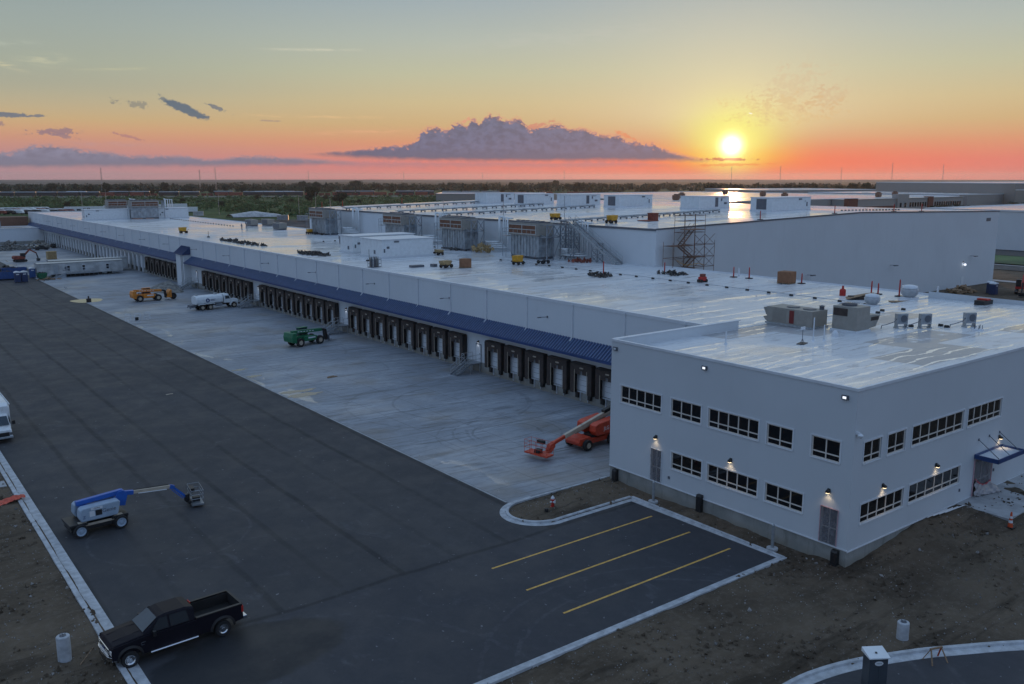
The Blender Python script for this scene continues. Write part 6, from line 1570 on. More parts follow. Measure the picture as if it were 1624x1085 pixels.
# debris rolls
for x_, y_, rx, ry, l_ in ((65.6, 176, 1.6, 13, 'long dark strip of roofing scrap along the parapet'), (65.3, 141.5, 1.8, 5.5, 'dark patch of roofing scrap nearer along the parapet'), (83.5, 130, .1, .1, '')):
    if not l_: continue
    b = MB(); b.clump(130, (x_, y_, RZF+.05), (rx, ry, .05), .55); tag(b.build('roofing_scrap', 'debris', fix=False), l_, 'scrap', kind='stuff')
for x_, y_, w_, l_ in ((80.6, 86.0, 1.4, 'black scrap beside the lone red post'), (92.0, 112.5, 2.0, 'red brown clutter at the foot of the first cooling unit'), (92.3, 103.0, 2.0, 'dull red scrap between the lattice towers'), (90.5, 133.5, 2.2, 'dark clutter below the second cooling unit'), (90.5, 190.0, 2.5, 'dark clutter below the farthest cooling unit'), (90.0, 81.5, 1.8, 'flat dark mat beyond the red roofing machine'), (90.8, 127.2, 1.9, 'round tan bundles stacked by the second cooling unit')):
    b = MB(); mt = 'osb' if 'tan' in l_ else ('rail_red' if 'dull red' in l_ else ('rail_red' if 'red b' in l_ else 'debris'))
    b.clump(60, (x_, y_, RZF+(.6 if 'tan' in l_ else .2)), (w_, w_*1.3, .75 if 'tan' in l_ else .18), .55 if 'tan' in l_ else .38); tag(b.build('roof_clutter', mt, fix=False), l_, 'clutter', kind='stuff')
b = MB(); b.box(64.2, 90, 121, 122, 0, .01) if False else None
# pipe line over the main roof on little black blocks
b = MB(); b.tube((84.0, 46.2, RZF+.16), (84.0, 113, RZF+.16), .035, 5); b.tube((84.0, 46.2, RZF+.16), (68.0, 45.6, RZF+.55), .035, 5); tag(b.build('gas_pipe', 'steel'), 'thin steel pipe running lengthways over the low roof', 'pipe')
def blocks(pts, l, gr):
    s_ = MB(); s_.prism([(-.15, 0), (.15, 0), (.09, .20), (-.09, .20)], 'y', -.17, .17)
    o = s_.build('pipe_block', 'black'); tag(o, l, 'pipe support', gr)
    for i, p in enumerate(pts):
        if i == 0: o.location = p
        else: dup(o, p)
blocks([(84.0, 46.5+3.0*i, RZF) for i in range(23)], 'small black block holding the thin pipe off the low roof', 'black pipe blocks along the roof pipe')
blocks([(86.5, 237+2.2*i, RZF) for i in range(26)], 'tiny black block in the far dotted row on the low roof', 'black blocks in the far dotted row')
blocks([(90.0, 131+2.6*i, RZF) for i in range(16)] + [(80+2.6*i, 168, RZF) for i in range(5)], 'tiny black block in the rows in front of the cooling units', 'black blocks before the cooling units')
blocks([(x_, y_, roof_office_z(y_)) for x_, y_ in ((67.6, 42.6), (68.2, 42.8), (68.9, 42.2), (77.2, 44.2), (79, 44.8), (81, 43.8), (71.0, 37.6), (73.0, 36.1), (72.6, 35.4))], 'small black pipe block between the beige rooftop units', 'black blocks on the office roof')
# hvac boxes & workers far along
for i, (x_, y_, l_) in enumerate(((92.5, 236.4, 'grey boxed air unit, left of three far ones'), (97.0, 236.0, 'grey boxed air unit, middle of three far ones'), (91.5, 214.9, 'grey boxed air unit, right and nearest of three far ones'))):
    t = thing('air_unit', l_, 'air unit', (x_-1, y_, RZF)); MB().box(-1.0, 1.0, -2.2, 2.2, .3, 1.7).build('casing', 'beige_unit', t, bevel=.03)
    b = MB(); b.box(-1.05, -1.0, -1.9, 1.9, .45, 1.5); b.lathe([(.6, 1.7), (.6, 1.85), (.02, 1.86)], (0, 1, 0), 'z', 14); b.build('coil_grille', 'dark_trim', t); MB().box(-.9, .9, -2, 2, 0, .3).build('curb', 'dark_trim', t)
def person(x, y, z, rz, l, lean=0., scale=1.):
    t = thing('person', l, 'person', (x, y, z), rz)
    bm_v = [(0,0,.95),(0,0,1.2),(.03+lean*.1,0,1.42),(.05+lean*.15,0,1.55),(.06+lean*.2,0,1.68),(0,.10,.9),(.04,.12,.5),(-.02,.13,.06),(.10,.14,.03),(0,-.10,.9),(.02,-.12,.5),(-.06,-.13,.06),(.06,-.14,.03),(.03,.2,1.40),(.06,.25,1.12),(.22,.22,.95),(.03,-.2,1.40),(.06,-.25,1.12),(.22,-.22,.98)]
    E_ = [(0,1),(1,2),(2,3),(3,4),(0,5),(5,6),(6,7),(7,8),(0,9),(9,10),(10,11),(11,12),(2,13),(13,14),(14,15),(2,16),(16,17),(17,18)]
    rad = [.14,.15,.14,.055,.10,.09,.07,.05,.04,.09,.07,.05,.04,.06,.045,.035,.06,.045,.035]
    me = bpy.data.meshes.new('body'); me.from_pydata(bm_v, E_, []); o = bpy.data.objects.new('body', me); COL.objects.link(o); o.parent = t
    md = o.modifiers.new('s', 'SKIN'); me.materials.append(MATS['vest']); sk = me.skin_vertices[0].data if me.skin_vertices else None
    if sk is None: return t
    for i, r_ in enumerate(rad): sk[i].radius = (r_, r_)
    sk[0].use_root = True; o.modifiers.new('u', 'SUBSURF').levels = 1
    b = MB(); b.smooth = True; b.lathe([(.02, .0), (.13, .02), (.135, .08), (.1, .15), (.02, .17)], (.06+lean*.2, 0, 1.70), 'z', 12); b.build('hard_hat', 'trim', t)
    return t
person(81.5, 217.2, RZF, R(200), 'roofer in dark clothes, left one of the two far figures'); person(83.1, 218.0, RZF, R(150), 'roofer in dark clothes, right one of the two far figures')
person(80.2, 161.0, RZF, R(190), 'roofer bending near the bright strip of roof', 1.)
b = MB(); b.tube((65.9, 196, RZF), (65.9, 196, RZF+1.3), .05, 5); b.cb((65.9, 196, RZF+.1), (.5, .5, .2)); tag(b.build('marker_pole', 'rubber_brown'), 'thin marker pole by the long strip of scrap', 'pole')
b = MB(); b.tube((67.0, 124.5, RZF), (67.0, 124.5, RZF+1.8), .04, 5); b.cb((67.0, 124.5, RZF+.1), (.9, .5, .2)); tag(b.build('marker_pole', 'black'), 'thin marker pole left of the cylinder cage', 'pole')
# ---- tall roof: penthouse air handlers, pipe racks
def penthouse(x, y, w, l, flip=False):
    z = troof(x)-.05
    t = thing('air_handler', l, 'air handler', (x, y, z), 0, 'white air handlers along the ridge of the tall roof')
    b = MB(); b.box(-.1, w+.1, -.1, 5.1, 0, .3); b.build('curb', 'trim', t)
    b = MB(); b.box(0, w, 0, 5, .3, 2.62); b.build('casing', 'white_paint', t)
    b = MB(); b.box(-.12, w+.12, -.12, 5.12, 2.62, 2.73); b.build('roof', 'trim', t)
    b = MB(); x0 = w*.52 if not flip else 0.; 
    if flip:
        b.box(-.04, -.003, 1.3, 3.6, .4, 2.4); P_ = (((w*.72, -.06, 2.3), (.9, .1, .25)), ((w*.9, -.05, 1.3), (.25, .08, .8)), ((w*.85, -.05, 1.9), (.3, .06, .1)))
    else:
        b.box(x0, x0+.9, -.05, -.003, .5, 2.4); P_ = (((w*.72, -.05, 1.9), (.3, .08, .5)), ((w*.85, -.05, 1.2), (.8, .08, .4)), ((w*.78, -.05, 2.3), (1.5, .05, .1)))
    b.build('intake_panel', 'dark_trim', t)
    for c_, d_ in P_: MB().cb(c_, d_).build('conduit_box', 'dark_trim', t)
    return t
for i, (x_, y_, w_, l_) in enumerate(((134.5, 186.3, 9.0, 'white air handler, first from the left along the ridge'), (136.0, 171.4, 8.6, 'white air handler, second from the left along the ridge'), (137.8, 157.2, 9.4, 'white air handler, third from the left along the ridge'),
        (139.2, 142.5, 10.4, 'white air handler, fourth from the left, beside the bright roof'), (141.8, 122.0, 9.8, 'white air handler, fifth from the left, below the sun'), (143.0, 105.0, 12.4, 'white air handler, nearest one at the right end of the row'))):
    penthouse(x_, y_, w_, l_, flip=i in (1, 3, 5))
for i, y_ in enumerate((189.5, 165.0, 147.0, 111.8)):
    t = thing('pipe_rack', ('rack of insulated pipes crossing the tall roof farthest back', 'rack of insulated pipes crossing the tall roof, second from back', 'rack of insulated pipes crossing the tall roof by the second unit', 'nearest rack of insulated pipes, above the stairway')[i], 'pipe rack', (0, 0, 0))
    b = MB()
    for k, (dy, r_) in enumerate(((0, .22), (.55, .16), (1.0, .12))):
        b.tube((95.9, y_+dy, EZ+.5), (136, y_+dy, troof(136)+.5), r_*.7, 7)
    b.build('pipes', 'coil_panel', t)
    for k in range(15): b = MB(); x_ = 97+k*2.75; z_ = troof(x_); b.box(x_-.12, x_+.12, y_-.5, y_+1.4, z_+.20, z_+.30); b.box(x_-.1, x_+.1, y_-.4, y_-.2, z_, z_+.2); b.box(x_-.1, x_+.1, y_+1.1, y_+1.3, z_, z_+.2); b.build('pipe_support', 'dark_trim', t)
b = MB(); b.cb((0, 0, .6), (1.3, 1.2, 1.2)); b.cb((0, 0, 1.25), (1.5, 1.4, .1)); b.cb((-1.2, 0, .06), (2.4, 2.6, .12)); tag(b.build('red_cabinet', 'rail_red', loc=(110.0, 104.5, troof(110))), 'dark red cabinet on the tall roof above the scaffold', 'cabinet')
for x_, y_, h_, l_ in ((96.9, 199.0, 2.6, 'slender white mast at the far corner of the tall roof'), (97.3, 149.4, 3.0, 'slender mast rising behind the white plant rooms'), (97.3, 129.5, 3.2, 'slender mast above the second cooling unit'), (98.2, 113.6, 4.4, 'slender mast above the nearest cooling unit')):
    b = MB(); b.tube((x_, y_, troof(x_)), (x_, y_, troof(x_)+h_), .05, 6); b.cb((x_, y_, troof(x_)+.1), (.5, .5, .2)); tag(b.build('roof_mast', 'steel'), l_, 'mast')
for x_, y_, l_ in ((122.3, 92.0, 'red post at the gable edge nearest the scaffold'), (144.0, 92.2, 'red post at the gable edge right of the last air handler'), (164.5, 92.5, 'red post midway along the right gable edge'), (175.0, 92.5, 'red post farthest right along the gable edge'), (97.6, 205.0, 'red post at the far left corner of the tall roof'), (104.0, 206.5, 'second red post from the far left corner'), (122.0, 207.5, 'red post on the far edge before the railway')):
    red_post(x_, y_, 1.5, l_, troof(x_))
blocks([(157+1.5*i, 99.+.15*i, troof(157+1.5*i)) for i in range(18)], 'tiny dark block in the slanted row on the bright right roof slope', 'dark blocks on the right roof slope')
# ================================================================== the district behind
# low white wing at the far end of the docks
t = thing('low_wing', 'low white wing closing the yard at the far end of the docks', 'building')
b = MB(); holed_wall(b, 'y', 352.0, 3, -30, 59.9, 0, 5.4, [(35.5, 41.5, .1, 3.2)]); b.quad((-30, 352, 0), (-30, 372, 0), (-30, 372, 5.4), (-30, 352, 5.4)); b.quad((-30, 372, 0), (59.9, 372, 0), (59.9, 372, 5.4), (-30, 372, 5.4)); b.build('wall', 'white_panel', t)
MB().quad((-30, 352, 5.41), (59.9, 352, 5.41), (59.9, 372, 5.41), (-30, 372, 5.41)).build('roof', 'roof_far', t)
b = MB(); b.box(35, 42, 355, 355.3, 0, 3.4); b.build('opening', 'void', t); MB().box(-30, 59.8, 351.8, 351.99, 0, 1.0).build('foundation', 'foundation_concrete', t)
b = MB(); b.box(-30.1, 59.9, 351.88, 352.2, 5.38, 5.52); b.build('coping', 'trim', t)
t = thing('roof_condenser', 'grey condenser standing on the low wing roof', 'condenser', (46, 362, 5.42)); MB().box(-2, 2, -1, 1, .3, 2.2).build('casing', 'coil_panel', t); MB().box(-2.1, 2.1, -1.1, 1.1, 2.2, 2.3).build('lid', 'dark_trim', t); MB().box(-1.8, 1.8, -.8, .8, 0, .3).build('curb', 'black', t)
b = MB(); b.box(49, 59, 375, 383, 0, 8.2); b.box(48.9, 59.1, 374.9, 383.1, 8.2, 8.5)
for k in range(5): b.box(48.9, 49, 375.5+k*1.5, 376+k*1.5, .2, 8)
tag(b.build('switch_house', 'brown_box'), 'dark brown block just behind the far corner of the docks', 'block')

def shed(name, l, cat, poly, h, wall, roof, inset=.0, z0=-.4, cop='trim', group=None):
    t = thing(name, l, cat, (0, 0, 0), 0, group); n_ = len(poly)
    b = MB()
    for (a, c), (d, e) in zip(poly, poly[1:]+poly[:1]): b.quad((a, c, z0), (d, e, z0), (d, e, h), (a, c, h))
    b.build('wall', wall, t)
    b = MB(); b.add([(x, y, h-.15) for x, y in poly], [tuple(range(n_))]); b.build('roof', roof, t)
    b = MB()
    for (a, c), (d, e) in zip(poly, poly[1:]+poly[:1]): b.beam((a, c, h-.1), (d, e, h-.1), .5, .5)
    b.build('coping', cop, t)
    return t
w2 = shed('bright_warehouse', 'wide low warehouse whose wet roof mirrors the sun', 'building', [(352, 336), (690, 336), (690, 600), (505, 600)], 9.3, 'tan_wall', 'roof_far')
# red brick office face with a long row of windows
t = thing('brick_offices', 'brick and grey office row with many small windows below the bright roof', 'building')
b = MB(); b.box(520, 672, 324, 335.7, -.4, 8.9, 0); b.box(519, 530, 323, 326, -.4, 9.6, 1); b.box(578, 592, 322.5, 327, -.4, 11.8, 0); b.box(620, 626, 322.8, 327, -.4, 9.8, 1); b.box(531, 577, 323.8, 323.98, 0, 4.2, 1)
b.build('wall', ['tan_wall', 'brick_red'], t)
MB().box(519.5, 672.5, 323.5, 335.8, 8.95, 9.15).build('roof', 'roof_far', t)
wn = [596+3.4*k for k in range(7)] + [630+3.3*k for k in range(12)] + [580.5, 586.5]
for x_ in wn: MB().box(x_, x_+1.9, 322.2 if x_ < 592 and x_ > 578 else 323.8, 323.98 if not (578 < x_ < 592) else 322.48, 3.0, 6.0).build('window', 'glass_dark', t)
for i, (x_, y_) in enumerate(((420, 380), (470, 420), (520, 372), (560, 420), (600, 350), (640, 360), (590, 480))):
    t = thing('rooftop_box', 'dark rooftop unit silhouetted on the bright roof', 'roof unit', (x_, y_, 9.2), 0, 'dark rooftop units on the bright warehouse'); MB().box(-1.8, 1.8, -1.5, 1.5, .4, 3.0).build('casing', 'brown_box', t); MB().cb((0, 0, 3.3), (2.0, 2.0, .8)).build('hood', 'brown_box', t); MB().box(-1.5, 1.5, -1.2, 1.2, 0, .4).build('curb', 'brown_box', t)
shed('curved_roof_shed', 'pale roofed shed beyond the bright warehouse', 'building', [(735, 560), (900, 520), (930, 640), (800, 680)], 10.5, 'tan_wall', 'roof_far')
shed('flat_shed', 'second flat roof beyond the brick offices', 'building', [(690.6, 330), (800, 326), (830, 470), (691, 470)], 10.2, 'tan_wall', 'roof_far')
t = shed('grey_depot', 'enormous plain grey depot filling the right horizon', 'building', [(800, 470), (742, 318), (1100, 180), (1250, 420)], 18.6, 'grey_panel', 'roof_far')
shed('grey_annex', 'lighter annex in front of the enormous grey depot', 'building', [(722, 309), (700, 250), (900, 170), (915, 235)], 13.8, 'grey_panel', 'roof_far')
for i, (x_, y_, w_) in enumerate(((880, 330, 34), (950, 300, 40))):
    t = thing('plant_house', ('long dark plant house on the depot roof, left one', 'long dark plant house on the depot roof, right one')[i], 'plant house', (x_, y_, 18.5), R(-20)); MB().box(-w_/2, w_/2, -5, 5, 0, 5).build('wall', 'coil_panel', t); MB().box(-w_/2-.5, w_/2+.5, -5.5, 5.5, 5, 5.5).build('roof', 'dark_trim', t)
shed('blue_grey_hall', 'blue grey metal hall at the right edge beyond the yard', 'building', [(305, 160), (305, 40), (420, 40), (420, 160)], 12.4, 'white_panel', 'roof_far')
b = MB(); b.box(304.7, 304.95, 60, 128, .0, 9.5); tag(b.build('loading_front', 'box_blue'), 'darker blue door front on the blue grey hall', 'door') if False else None
shed('grey_shed', 'plain long grey shed behind the left air handlers', 'building', [(462, 722), (540, 655), (580, 700), (500, 770)], 8.0, 'grey_panel', 'roof_far')
# strips between the yard and the blue hall
for x0, x1, z, mt, nm in ((207, 210, .0, 'slab', 'road'), (234, 246, .02, 'asphalt', 'road'), (246.5, 248, .03, 'slab', 'road'), (252, 278, -.02, 'bush_leaf', 'verge_grass'), (279, 296, -.02, 'debris', 'gravel_strip')):
    MB().quad((x0, -60, z), (x1, -60, z), (x1, 330, z), (x0, 330, z)).build(nm, mt, kind='structure')
# ---- railway with waiting wagons
P0, P1 = Vector((-120, 1395)), Vector((960, 735)); D = (P1-P0).normalized(); LN = (P1-P0).length; ang = math.atan2(D.y, D.x); NV = Vector((-D.y, D.x))
b = MB(); a0, a1 = P0-D*300, P1+D*300
b.add([(a0.x-NV.x*9, a0.y-NV.y*9, -.3), (a1.x-NV.x*9, a1.y-NV.y*9, -.3), (a1.x+NV.x*9, a1.y+NV.y*9, -.3), (a0.x+NV.x*9, a0.y+NV.y*9, -.3), (a0.x-NV.x*6, a0.y-NV.y*6, .5), (a1.x-NV.x*6, a1.y-NV.y*6, .5), (a1.x+NV.x*6, a1.y+NV.y*6, .5), (a0.x+NV.x*6, a0.y+NV.y*6, .5)], [(0,1,5,4), (4,5,6,7), (2,3,7,6)]); b.build('railway_bed', 'rubble', kind='structure')
def wagon(kind, col, l, gr):
    t = thing('railway_wagon', l, 'railway wagon', (0, 0, 0), 0, gr)
    b = MB()
    if kind == 'box':
        b.box(-7.8, 7.8, -1.5, 1.5, 1.1, 4.4)
        for k in range(16): x_ = -7.6+k*1.01; b.box(x_, x_+.15, -1.58, -1.5, 1.2, 4.3)
        b.prism([(-1.55, 4.4), (1.55, 4.4), (0, 4.75)], 'x', -7.9, 7.9, 1)
    elif kind == 'rack':
        b.box(-11.5, 11.5, -1.5, 1.5, 1.0, 5.2); b.prism([(-1.5, 5.2), (1.5, 5.2), (.8, 5.8), (-.8, 5.8)], 'x', -11.6, 11.6, 1)
        for k in range(23): x_ = -11.3+k*1.0; b.box(x_, x_+.12, -1.56, -1.5, 1.1, 5.1)
    else:
        b.box(-8, 8, -1.3, 1.3, 1.0, 1.3); b.box(-7, -1, -1.2, 1.2, 1.3, 3.6); b.box(.5, 6.5, -1.2, 1.2, 1.3, 3.7)
    b.build('body', [col, 'galv' if kind == 'rack' else col], t)
    b = MB(); L = 11 if kind == 'rack' else 6.8
    for s_ in (-1, 1):
        b.box(s_*L*.75-1.3, s_*L*.75+1.3, -1.1, 1.1, .5, 1.0)
        for q in (-.85, .85): b.lathe([(.02, -1), (.46, -1), (.46, 1), (.02, 1)], (s_*L*.75+q, 0, .46), 'y', 10)
    b.build('bogie', 'black', t)
    return t
ks = {'a': ('box', 'rail_orange', 'orange railway box wagon in the long waiting train', 'orange box wagons'), 'b': ('rack', 'rail_dark', 'long dark white topped railway wagon in the waiting train', 'dark white topped wagons'),
      'c': ('box', 'rail_red', 'maroon railway box wagon in the long waiting train', 'maroon box wagons'), 'd': ('flat', 'brick_red', 'red flat wagon with two loads in the waiting train', 'red flat wagons')}
proto = {}
seq = 'bbbbdcdacaacacaabbbbbbcdcdbbdccbbbcdcdccddcdbbbccdcdcc'
s_ = 0
for ch in seq:
    L = 24.5 if ks[ch][0] == 'rack' else 17
    if s_ > LN: break
    p = P0 + D*(s_+L/2)
    if ch not in proto: proto[ch] = wagon(*ks[ch]); o = proto[ch]
    else: o = dup(proto[ch])
    o.location = (p.x, p.y, .5); o.rotation_euler = (0, 0, ang); s_ += L
s_ = 60
for k in range(34):
    p = P0 + D*(s_+12) + NV*9
    if k % 7 in (1, 4, 5) or k in (13, 20): s_ += 25; continue
    o = dup(proto['b']); o.location = (p.x, p.y, .9); o.rotation_euler = (0, 0, ang); s_ += 24.5
# ---- trailer yard beyond the far corner
def semi(x, y, rz, L, l, mark=True):
    t = thing('semi_trailer', l, 'trailer', (x, y, 0), rz); b = MB(); b.box(-L/2, L/2, -1.3, 1.3, 1.1, 4.1); b.build('box_body', 'white_paint', t)
    b = MB(); b.box(-L/2+.5, L/2-2, -1, 1, .6, 1.1)
    for q in (0, 1.4): b.lathe([(.05, -1.2), (.5, -1.2), (.5, 1.2), (.05, 1.2)], (-L/2+1.5+q, 0, .5), 'y', 10)
    b.build('undercarriage', 'black', t)
    if mark:
        m_ = MB(); z_ = 2.6
        for x_ in (-1.1, 1.1): m_.box(x_-.9, x_-.6, -1.33, -1.305, z_-.6, z_+.6); m_.box(x_-.9, x_+.7, -1.33, -1.305, z_+.4, z_+.65)
        m_.box(-2.0, -.4, -1.33, -1.305, z_-.65, z_-.4); m_.box(1.5, 1.8, -1.33, -1.305, z_-.1, z_+.6); m_.box(.2, 1.8, -1.33, -1.305, z_-.1, z_+.1)
        m_.build('red_marking', 'brick_red', t)
for a in ((136, 640, R(-12), 27, 'white trailer with a red mark, leftmost of the yard row', True), (161, 655, R(-12), 22, 'white trailer second in the yard row', False), (183, 662, R(-12), 20, 'white trailer with a red mark, third in the yard row', True), (203, 668, R(-12), 14, 'white trailer at the right end of the yard row', False)): semi(*a)
# rows of parked trucks and cars
cols = ('white_paint', 'white_paint', 'rail_red', 'white_paint', 'black', 'white_paint', 'rail_dark', 'white_paint')
pc = {}
def small_truck(col, l, gr):
    t = thing('parked_truck', l, 'truck', (0, 0, 0), 0, gr); MB().box(-3, 1.6, -1.1, 1.1, .8, 2.6).prism([(1.7, .8), (3.2, .8), (3.1, 1.5), (2.6, 2.3), (1.7, 2.4)], 'y', -1.05, 1.05).build('body', col, t, bevel=.08)
    b = MB()
    for x_ in (-2, 2.2): b.lathe([(.05, -1.1), (.45, -1.1), (.45, 1.1), (.05, 1.1)], (x_, 0, .45), 'y', 10)
    b.build('wheel', 'black', t); return t
k = 0
for row, y_ in enumerate((640, 658, 678, 702)):
    for i in range(13):
        if row == 3 and i > 9: continue
        c_ = cols[(i*3+row*5+i*i) % 8]
        l_ = {'white_paint': 'white truck in the far parking rows', 'rail_red': 'maroon truck in the far parking rows', 'black': 'black truck in the far parking rows', 'rail_dark': 'dark grey truck in the far parking rows'}[c_]
        if c_ not in pc: pc[c_] = small_truck(c_, l_, l_.replace('truck', 'trucks')); o = pc[c_]
        else: o = dup(pc[c_])
        o.location = (72+i*4.9+rnd.uniform(-.5, .5)+row*2, y_+rnd.uniform(-1, 1), 0); o.rotation_euler = (0, 0, R(-52+rnd.uniform(-4, 4)))
# containers, tarped heap, poles on the far lot
def container(x, y, rz, col, l):
    t = thing('shipping_container', l, 'container', (x, y, 0), rz); b = MB(); b.box(-3, 3, -1.2, 1.2, .15, 2.75)
    for k in range(20): b.box(-2.9+k*.3, -2.78+k*.3, -1.25, -1.2, .3, 2.6)
    b.build('body', col, t); MB().box(-3.05, 3.05, -1.25, 1.25, 2.75, 2.85).build('roof', 'dirty_white', t)
container(196.5, 462, R(-30), 'steel', 'grey container, left one on the far lot'); container(203.5, 452, R(-25), 'coil_panel', 'grey container, middle one on the far lot'); container(213.0, 447, R(-20), 'white_paint', 'pale container, right one on the far lot'); container(178, 545, R(-20), 'dirty_white', 'pale container beside the tarped heap')
b = MB(); b.smooth = True
for j in range(7):
    for i in range(20): a = math.pi*j/6; b.v.append((188+i*1.4, 520-i*.5+6*math.cos(a), max(0, 3.4*math.sin(a)*(1-abs(i-9.5)/16)+rnd.uniform(-.1, .1))))
for j in range(6):
    for i in range(19): b.f.append([j*20+i, j*20+i+1, (j+1)*20+i+1, (j+1)*20+i]); b.mi.append(0); b.sm.append(True)
tag(b.build('covered_stockpile', 'dirty_white'), 'long pale covered stockpile on the far lot', 'stockpile')
semi(186, 590, R(-15), 12, 'orange stained trailer left of the covered stockpile', False)
for i, (x_, y_, h_, l_) in enumerate(((196, 560, 13, 'slim lighting pole on the far gravel lot'), (232, 520, 12, 'slim lighting pole behind the pale containers'), (262, 560, 13, 'slim lighting pole left of the tall roof corner'), (150, 720, 14, 'slim pole behind the trailer row'), (176, 760, 14, 'second slim pole behind the trailer row'))):
    t = thing('lighting_pole', l_, 'lighting pole', (x_, y_, 0)); MB().tube((0, 0, 0), (0, 0, h_), .14, 6, .08).build('pole', 'galv', t); MB().cb((.5, 0, h_), (1.4, .5, .2)).build('lamp_head', 'dark_trim', t)
# distant lattice masts
def mast(x, y, h, l):
    t = thing('lattice_mast', l, 'mast', (x, y, -2)); b = MB(); w_ = 1.1
    for dx, dy in ((-1, -1), (1, -1), (1, 1), (-1, 1)): b.beam((dx*w_, dy*w_, 0), (dx*.35, dy*.35, h), .18, .18)
    n_ = 10
    for k in range(n_):
        a, c = h*k/n_, h*(k+1)/n_; ra, rc = w_-(w_-.35)*k/n_, w_-(w_-.35)*(k+1)/n_; b.beam((-ra, -ra, a), (rc, -rc, c), .10, .10); b.beam((ra, -ra, a), (-rc, -rc, c), .10, .10)
    b.build('frame', 'steel', t)
for px_az, d_, h_, l_ in ((12.9, 1500, 40, 'lattice mast standing alone at the far left'), (18.3, 1570, 38, 'lattice mast, left of the close pair on the horizon'), (19.2, 1640, 42, 'lattice mast, right of the close pair on the horizon'), (24.7, 2100, 40, 'thin mast left of the big dark trees'), (30.6, 2600, 44, 'thin mast right of the big dark trees'), (35.6, 2800, 42, 'thin mast under the big cloud'),
        (51.2, 2300, 52, 'thin mast below the setting sun'), (54.1, 2300, 54, 'thin mast just right of the sun'), (57.6, 2500, 52, 'thin mast farther right of the sun'), (60.4, 2300, 60, 'thin mast above the grey depot'), (63.1, 2500, 58, 'thin mast above the depot roof on the right'), (40.8, 2500, 46, 'thin mast above the second air handler')):
    mast(d_*math.sin(R(px_az)), d_*math.cos(R(px_az)), h_, l_)
# ---- trees
def crown(n, rx, rz_, sz, seed, name='crown', lumps=9):
    rnd.seed(seed); b = MB()
    for k in range(lumps):
        a = rnd.uniform(0, 6.28); q = rnd.uniform(.1, .62); zc = rz_*rnd.uniform(.55, 1.5)
        s_ = rnd.uniform(.35, .6)
        b.clump(n//lumps, (rx*q*math.cos(a), rx*q*math.sin(a), zc), (rx*s_, rx*s_, rz_*s_*.8), sz, m=k % 2)
    return b
tree_protos = []
def make_tree(i, h, rx, kind):
    t = thing('tree', 'x', 'tree')
    b = MB(); b.tube((0, 0, -.5), (.2, .1, h*.35), h*.035, 7, h*.025); 
    for k in range(5): a = k*1.26; b.tube((.2, .1, h*(.28+.03*k)), (rx*.5*math.cos(a), rx*.5*math.sin(a), h*(.5+.06*k)), h*.015, 5, h*.006)
    b.build('trunk', 'trunk', t)
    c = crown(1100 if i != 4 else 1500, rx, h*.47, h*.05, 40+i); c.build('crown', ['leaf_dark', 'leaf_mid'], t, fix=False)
    return t
protos = [make_tree(0, 19, 9.5, 0), make_tree(1, 16, 9, 0), make_tree(2, 13, 8, 0), make_tree(3, 20, 7.5, 0)]
rnd.seed(11)
pw = {}
def put(pi, x, y, s, l, gr=None):
    if pi not in pw: o = protos[pi]; pw[pi] = 1
    else: o = dup(protos[pi])
    o.location = (x, y, -.5); o.scale = (s, s, s); o.rotation_euler = (0, 0, rnd.uniform(0, 6)); o['label'] = l; o['category'] = 'tree'
    if gr: o['group'] = gr
    elif 'group' in o: del o['group']
put(0, 909, 1102, .98, 'round dark tree standing alone above the air handlers'); put(3, 348, 752, .95, 'tall dark tree left of the farthest red posts'); put(1, 374, 748, .98, 'dark tree right of its taller neighbour beyond the tall roof')
for az_, d_, pi, s_, l_ in ((27.6, 1500, 0, 1.25, 'big spreading tree highest on the left skyline'), (29.0, 1520, 1, 1.3, 'broad tree next to the highest skyline tree'), (24.3, 1480, 3, 1.05, 'rounded skyline tree left of centre')):
    put(pi, d_*math.sin(R(az_)), d_*math.cos(R(az_)), s_, l_)
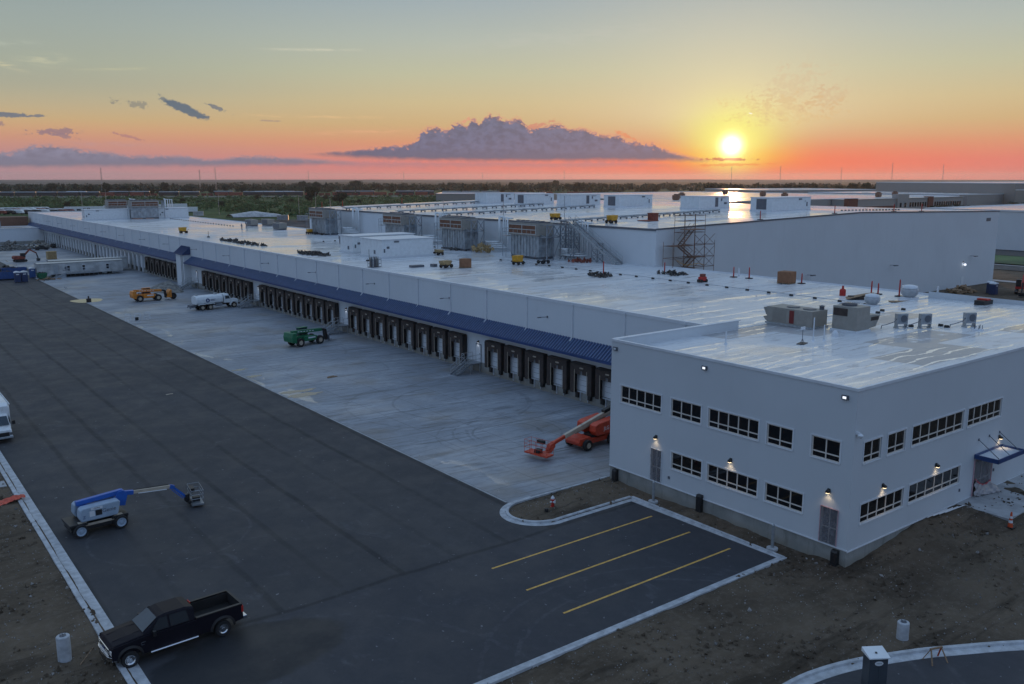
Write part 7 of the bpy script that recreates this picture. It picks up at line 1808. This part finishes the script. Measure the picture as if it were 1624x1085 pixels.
for k in range(58):
    az_ = 5+k*1.06+rnd.uniform(-.4, .4); d_ = 1330+rnd.uniform(-60, 160) + (0 if az_ < 42 else 120)
    if 38 < az_ < 41.5: d_ += 250
    put(rnd.choice((0, 1, 2, 3)), d_*math.sin(R(az_)), d_*math.cos(R(az_)), rnd.uniform(.6, 1.12), 'dark tree in the belt along the horizon', 'dark trees along the horizon belt')
for k in range(16):
    az_ = 50+k*.75; put(rnd.choice((0, 1, 3)), 1180*math.sin(R(az_)), 1180*math.cos(R(az_)), rnd.uniform(.8, 1.15), 'dark tree in the belt right below the sun', 'dark trees below the sun')
for k in range(9):
    az_ = 11+k*2.1; d_ = 780+rnd.uniform(-60, 200); put(2, d_*math.sin(R(az_)), d_*math.cos(R(az_)), rnd.uniform(.38, .6), 'small bushy tree in the green field', 'small trees in the green field')
for k in range(12):
    x_, y_ = 700+k*11, 250-k*4.5; put(2, x_-30, y_+38, rnd.uniform(.35, .6), 'low tree at the foot of the grey depot', 'low trees before the grey depot')
for k in range(7): put(2, 612+k*9+rnd.uniform(-2, 2), 316, rnd.uniform(.3, .45), 'small tree in front of the brick offices', 'small trees before the brick offices')
# continuous wood and scrub masses
b = MB()
for k in range(900):
    az_ = rnd.uniform(-6, 82); d_ = rnd.uniform(1420, 2300); h_ = rnd.uniform(7, 13); x_, y_ = d_*math.sin(R(az_)), d_*math.cos(R(az_))
    b.clump(26, (x_, y_, h_*.45), (rnd.uniform(8, 16), rnd.uniform(8, 16), h_*.5), 3.4, m=k % 2)
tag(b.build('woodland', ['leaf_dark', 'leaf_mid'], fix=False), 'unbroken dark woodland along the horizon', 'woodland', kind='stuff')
b = MB()
for k in range(1500):
    az_ = rnd.uniform(2, 38); d_ = 560+620*rnd.random()**1.3; h_ = rnd.uniform(.8, 3.0); x_, y_ = d_*math.sin(R(az_)), d_*math.cos(R(az_))
    # stay on the near side of the railway
    if (Vector((x_, y_))-P0).dot(NV) > -14: continue
    if 60 < x_ < 215 and y_ < 700: continue
    b.clump(16, (x_, y_, h_*.4), (rnd.uniform(3, 9), rnd.uniform(2, 5), h_*.5), 1.3)
tag(b.build('scrub', 'bush_leaf', fix=False), 'green scrub covering the field before the railway', 'scrub', kind='stuff')
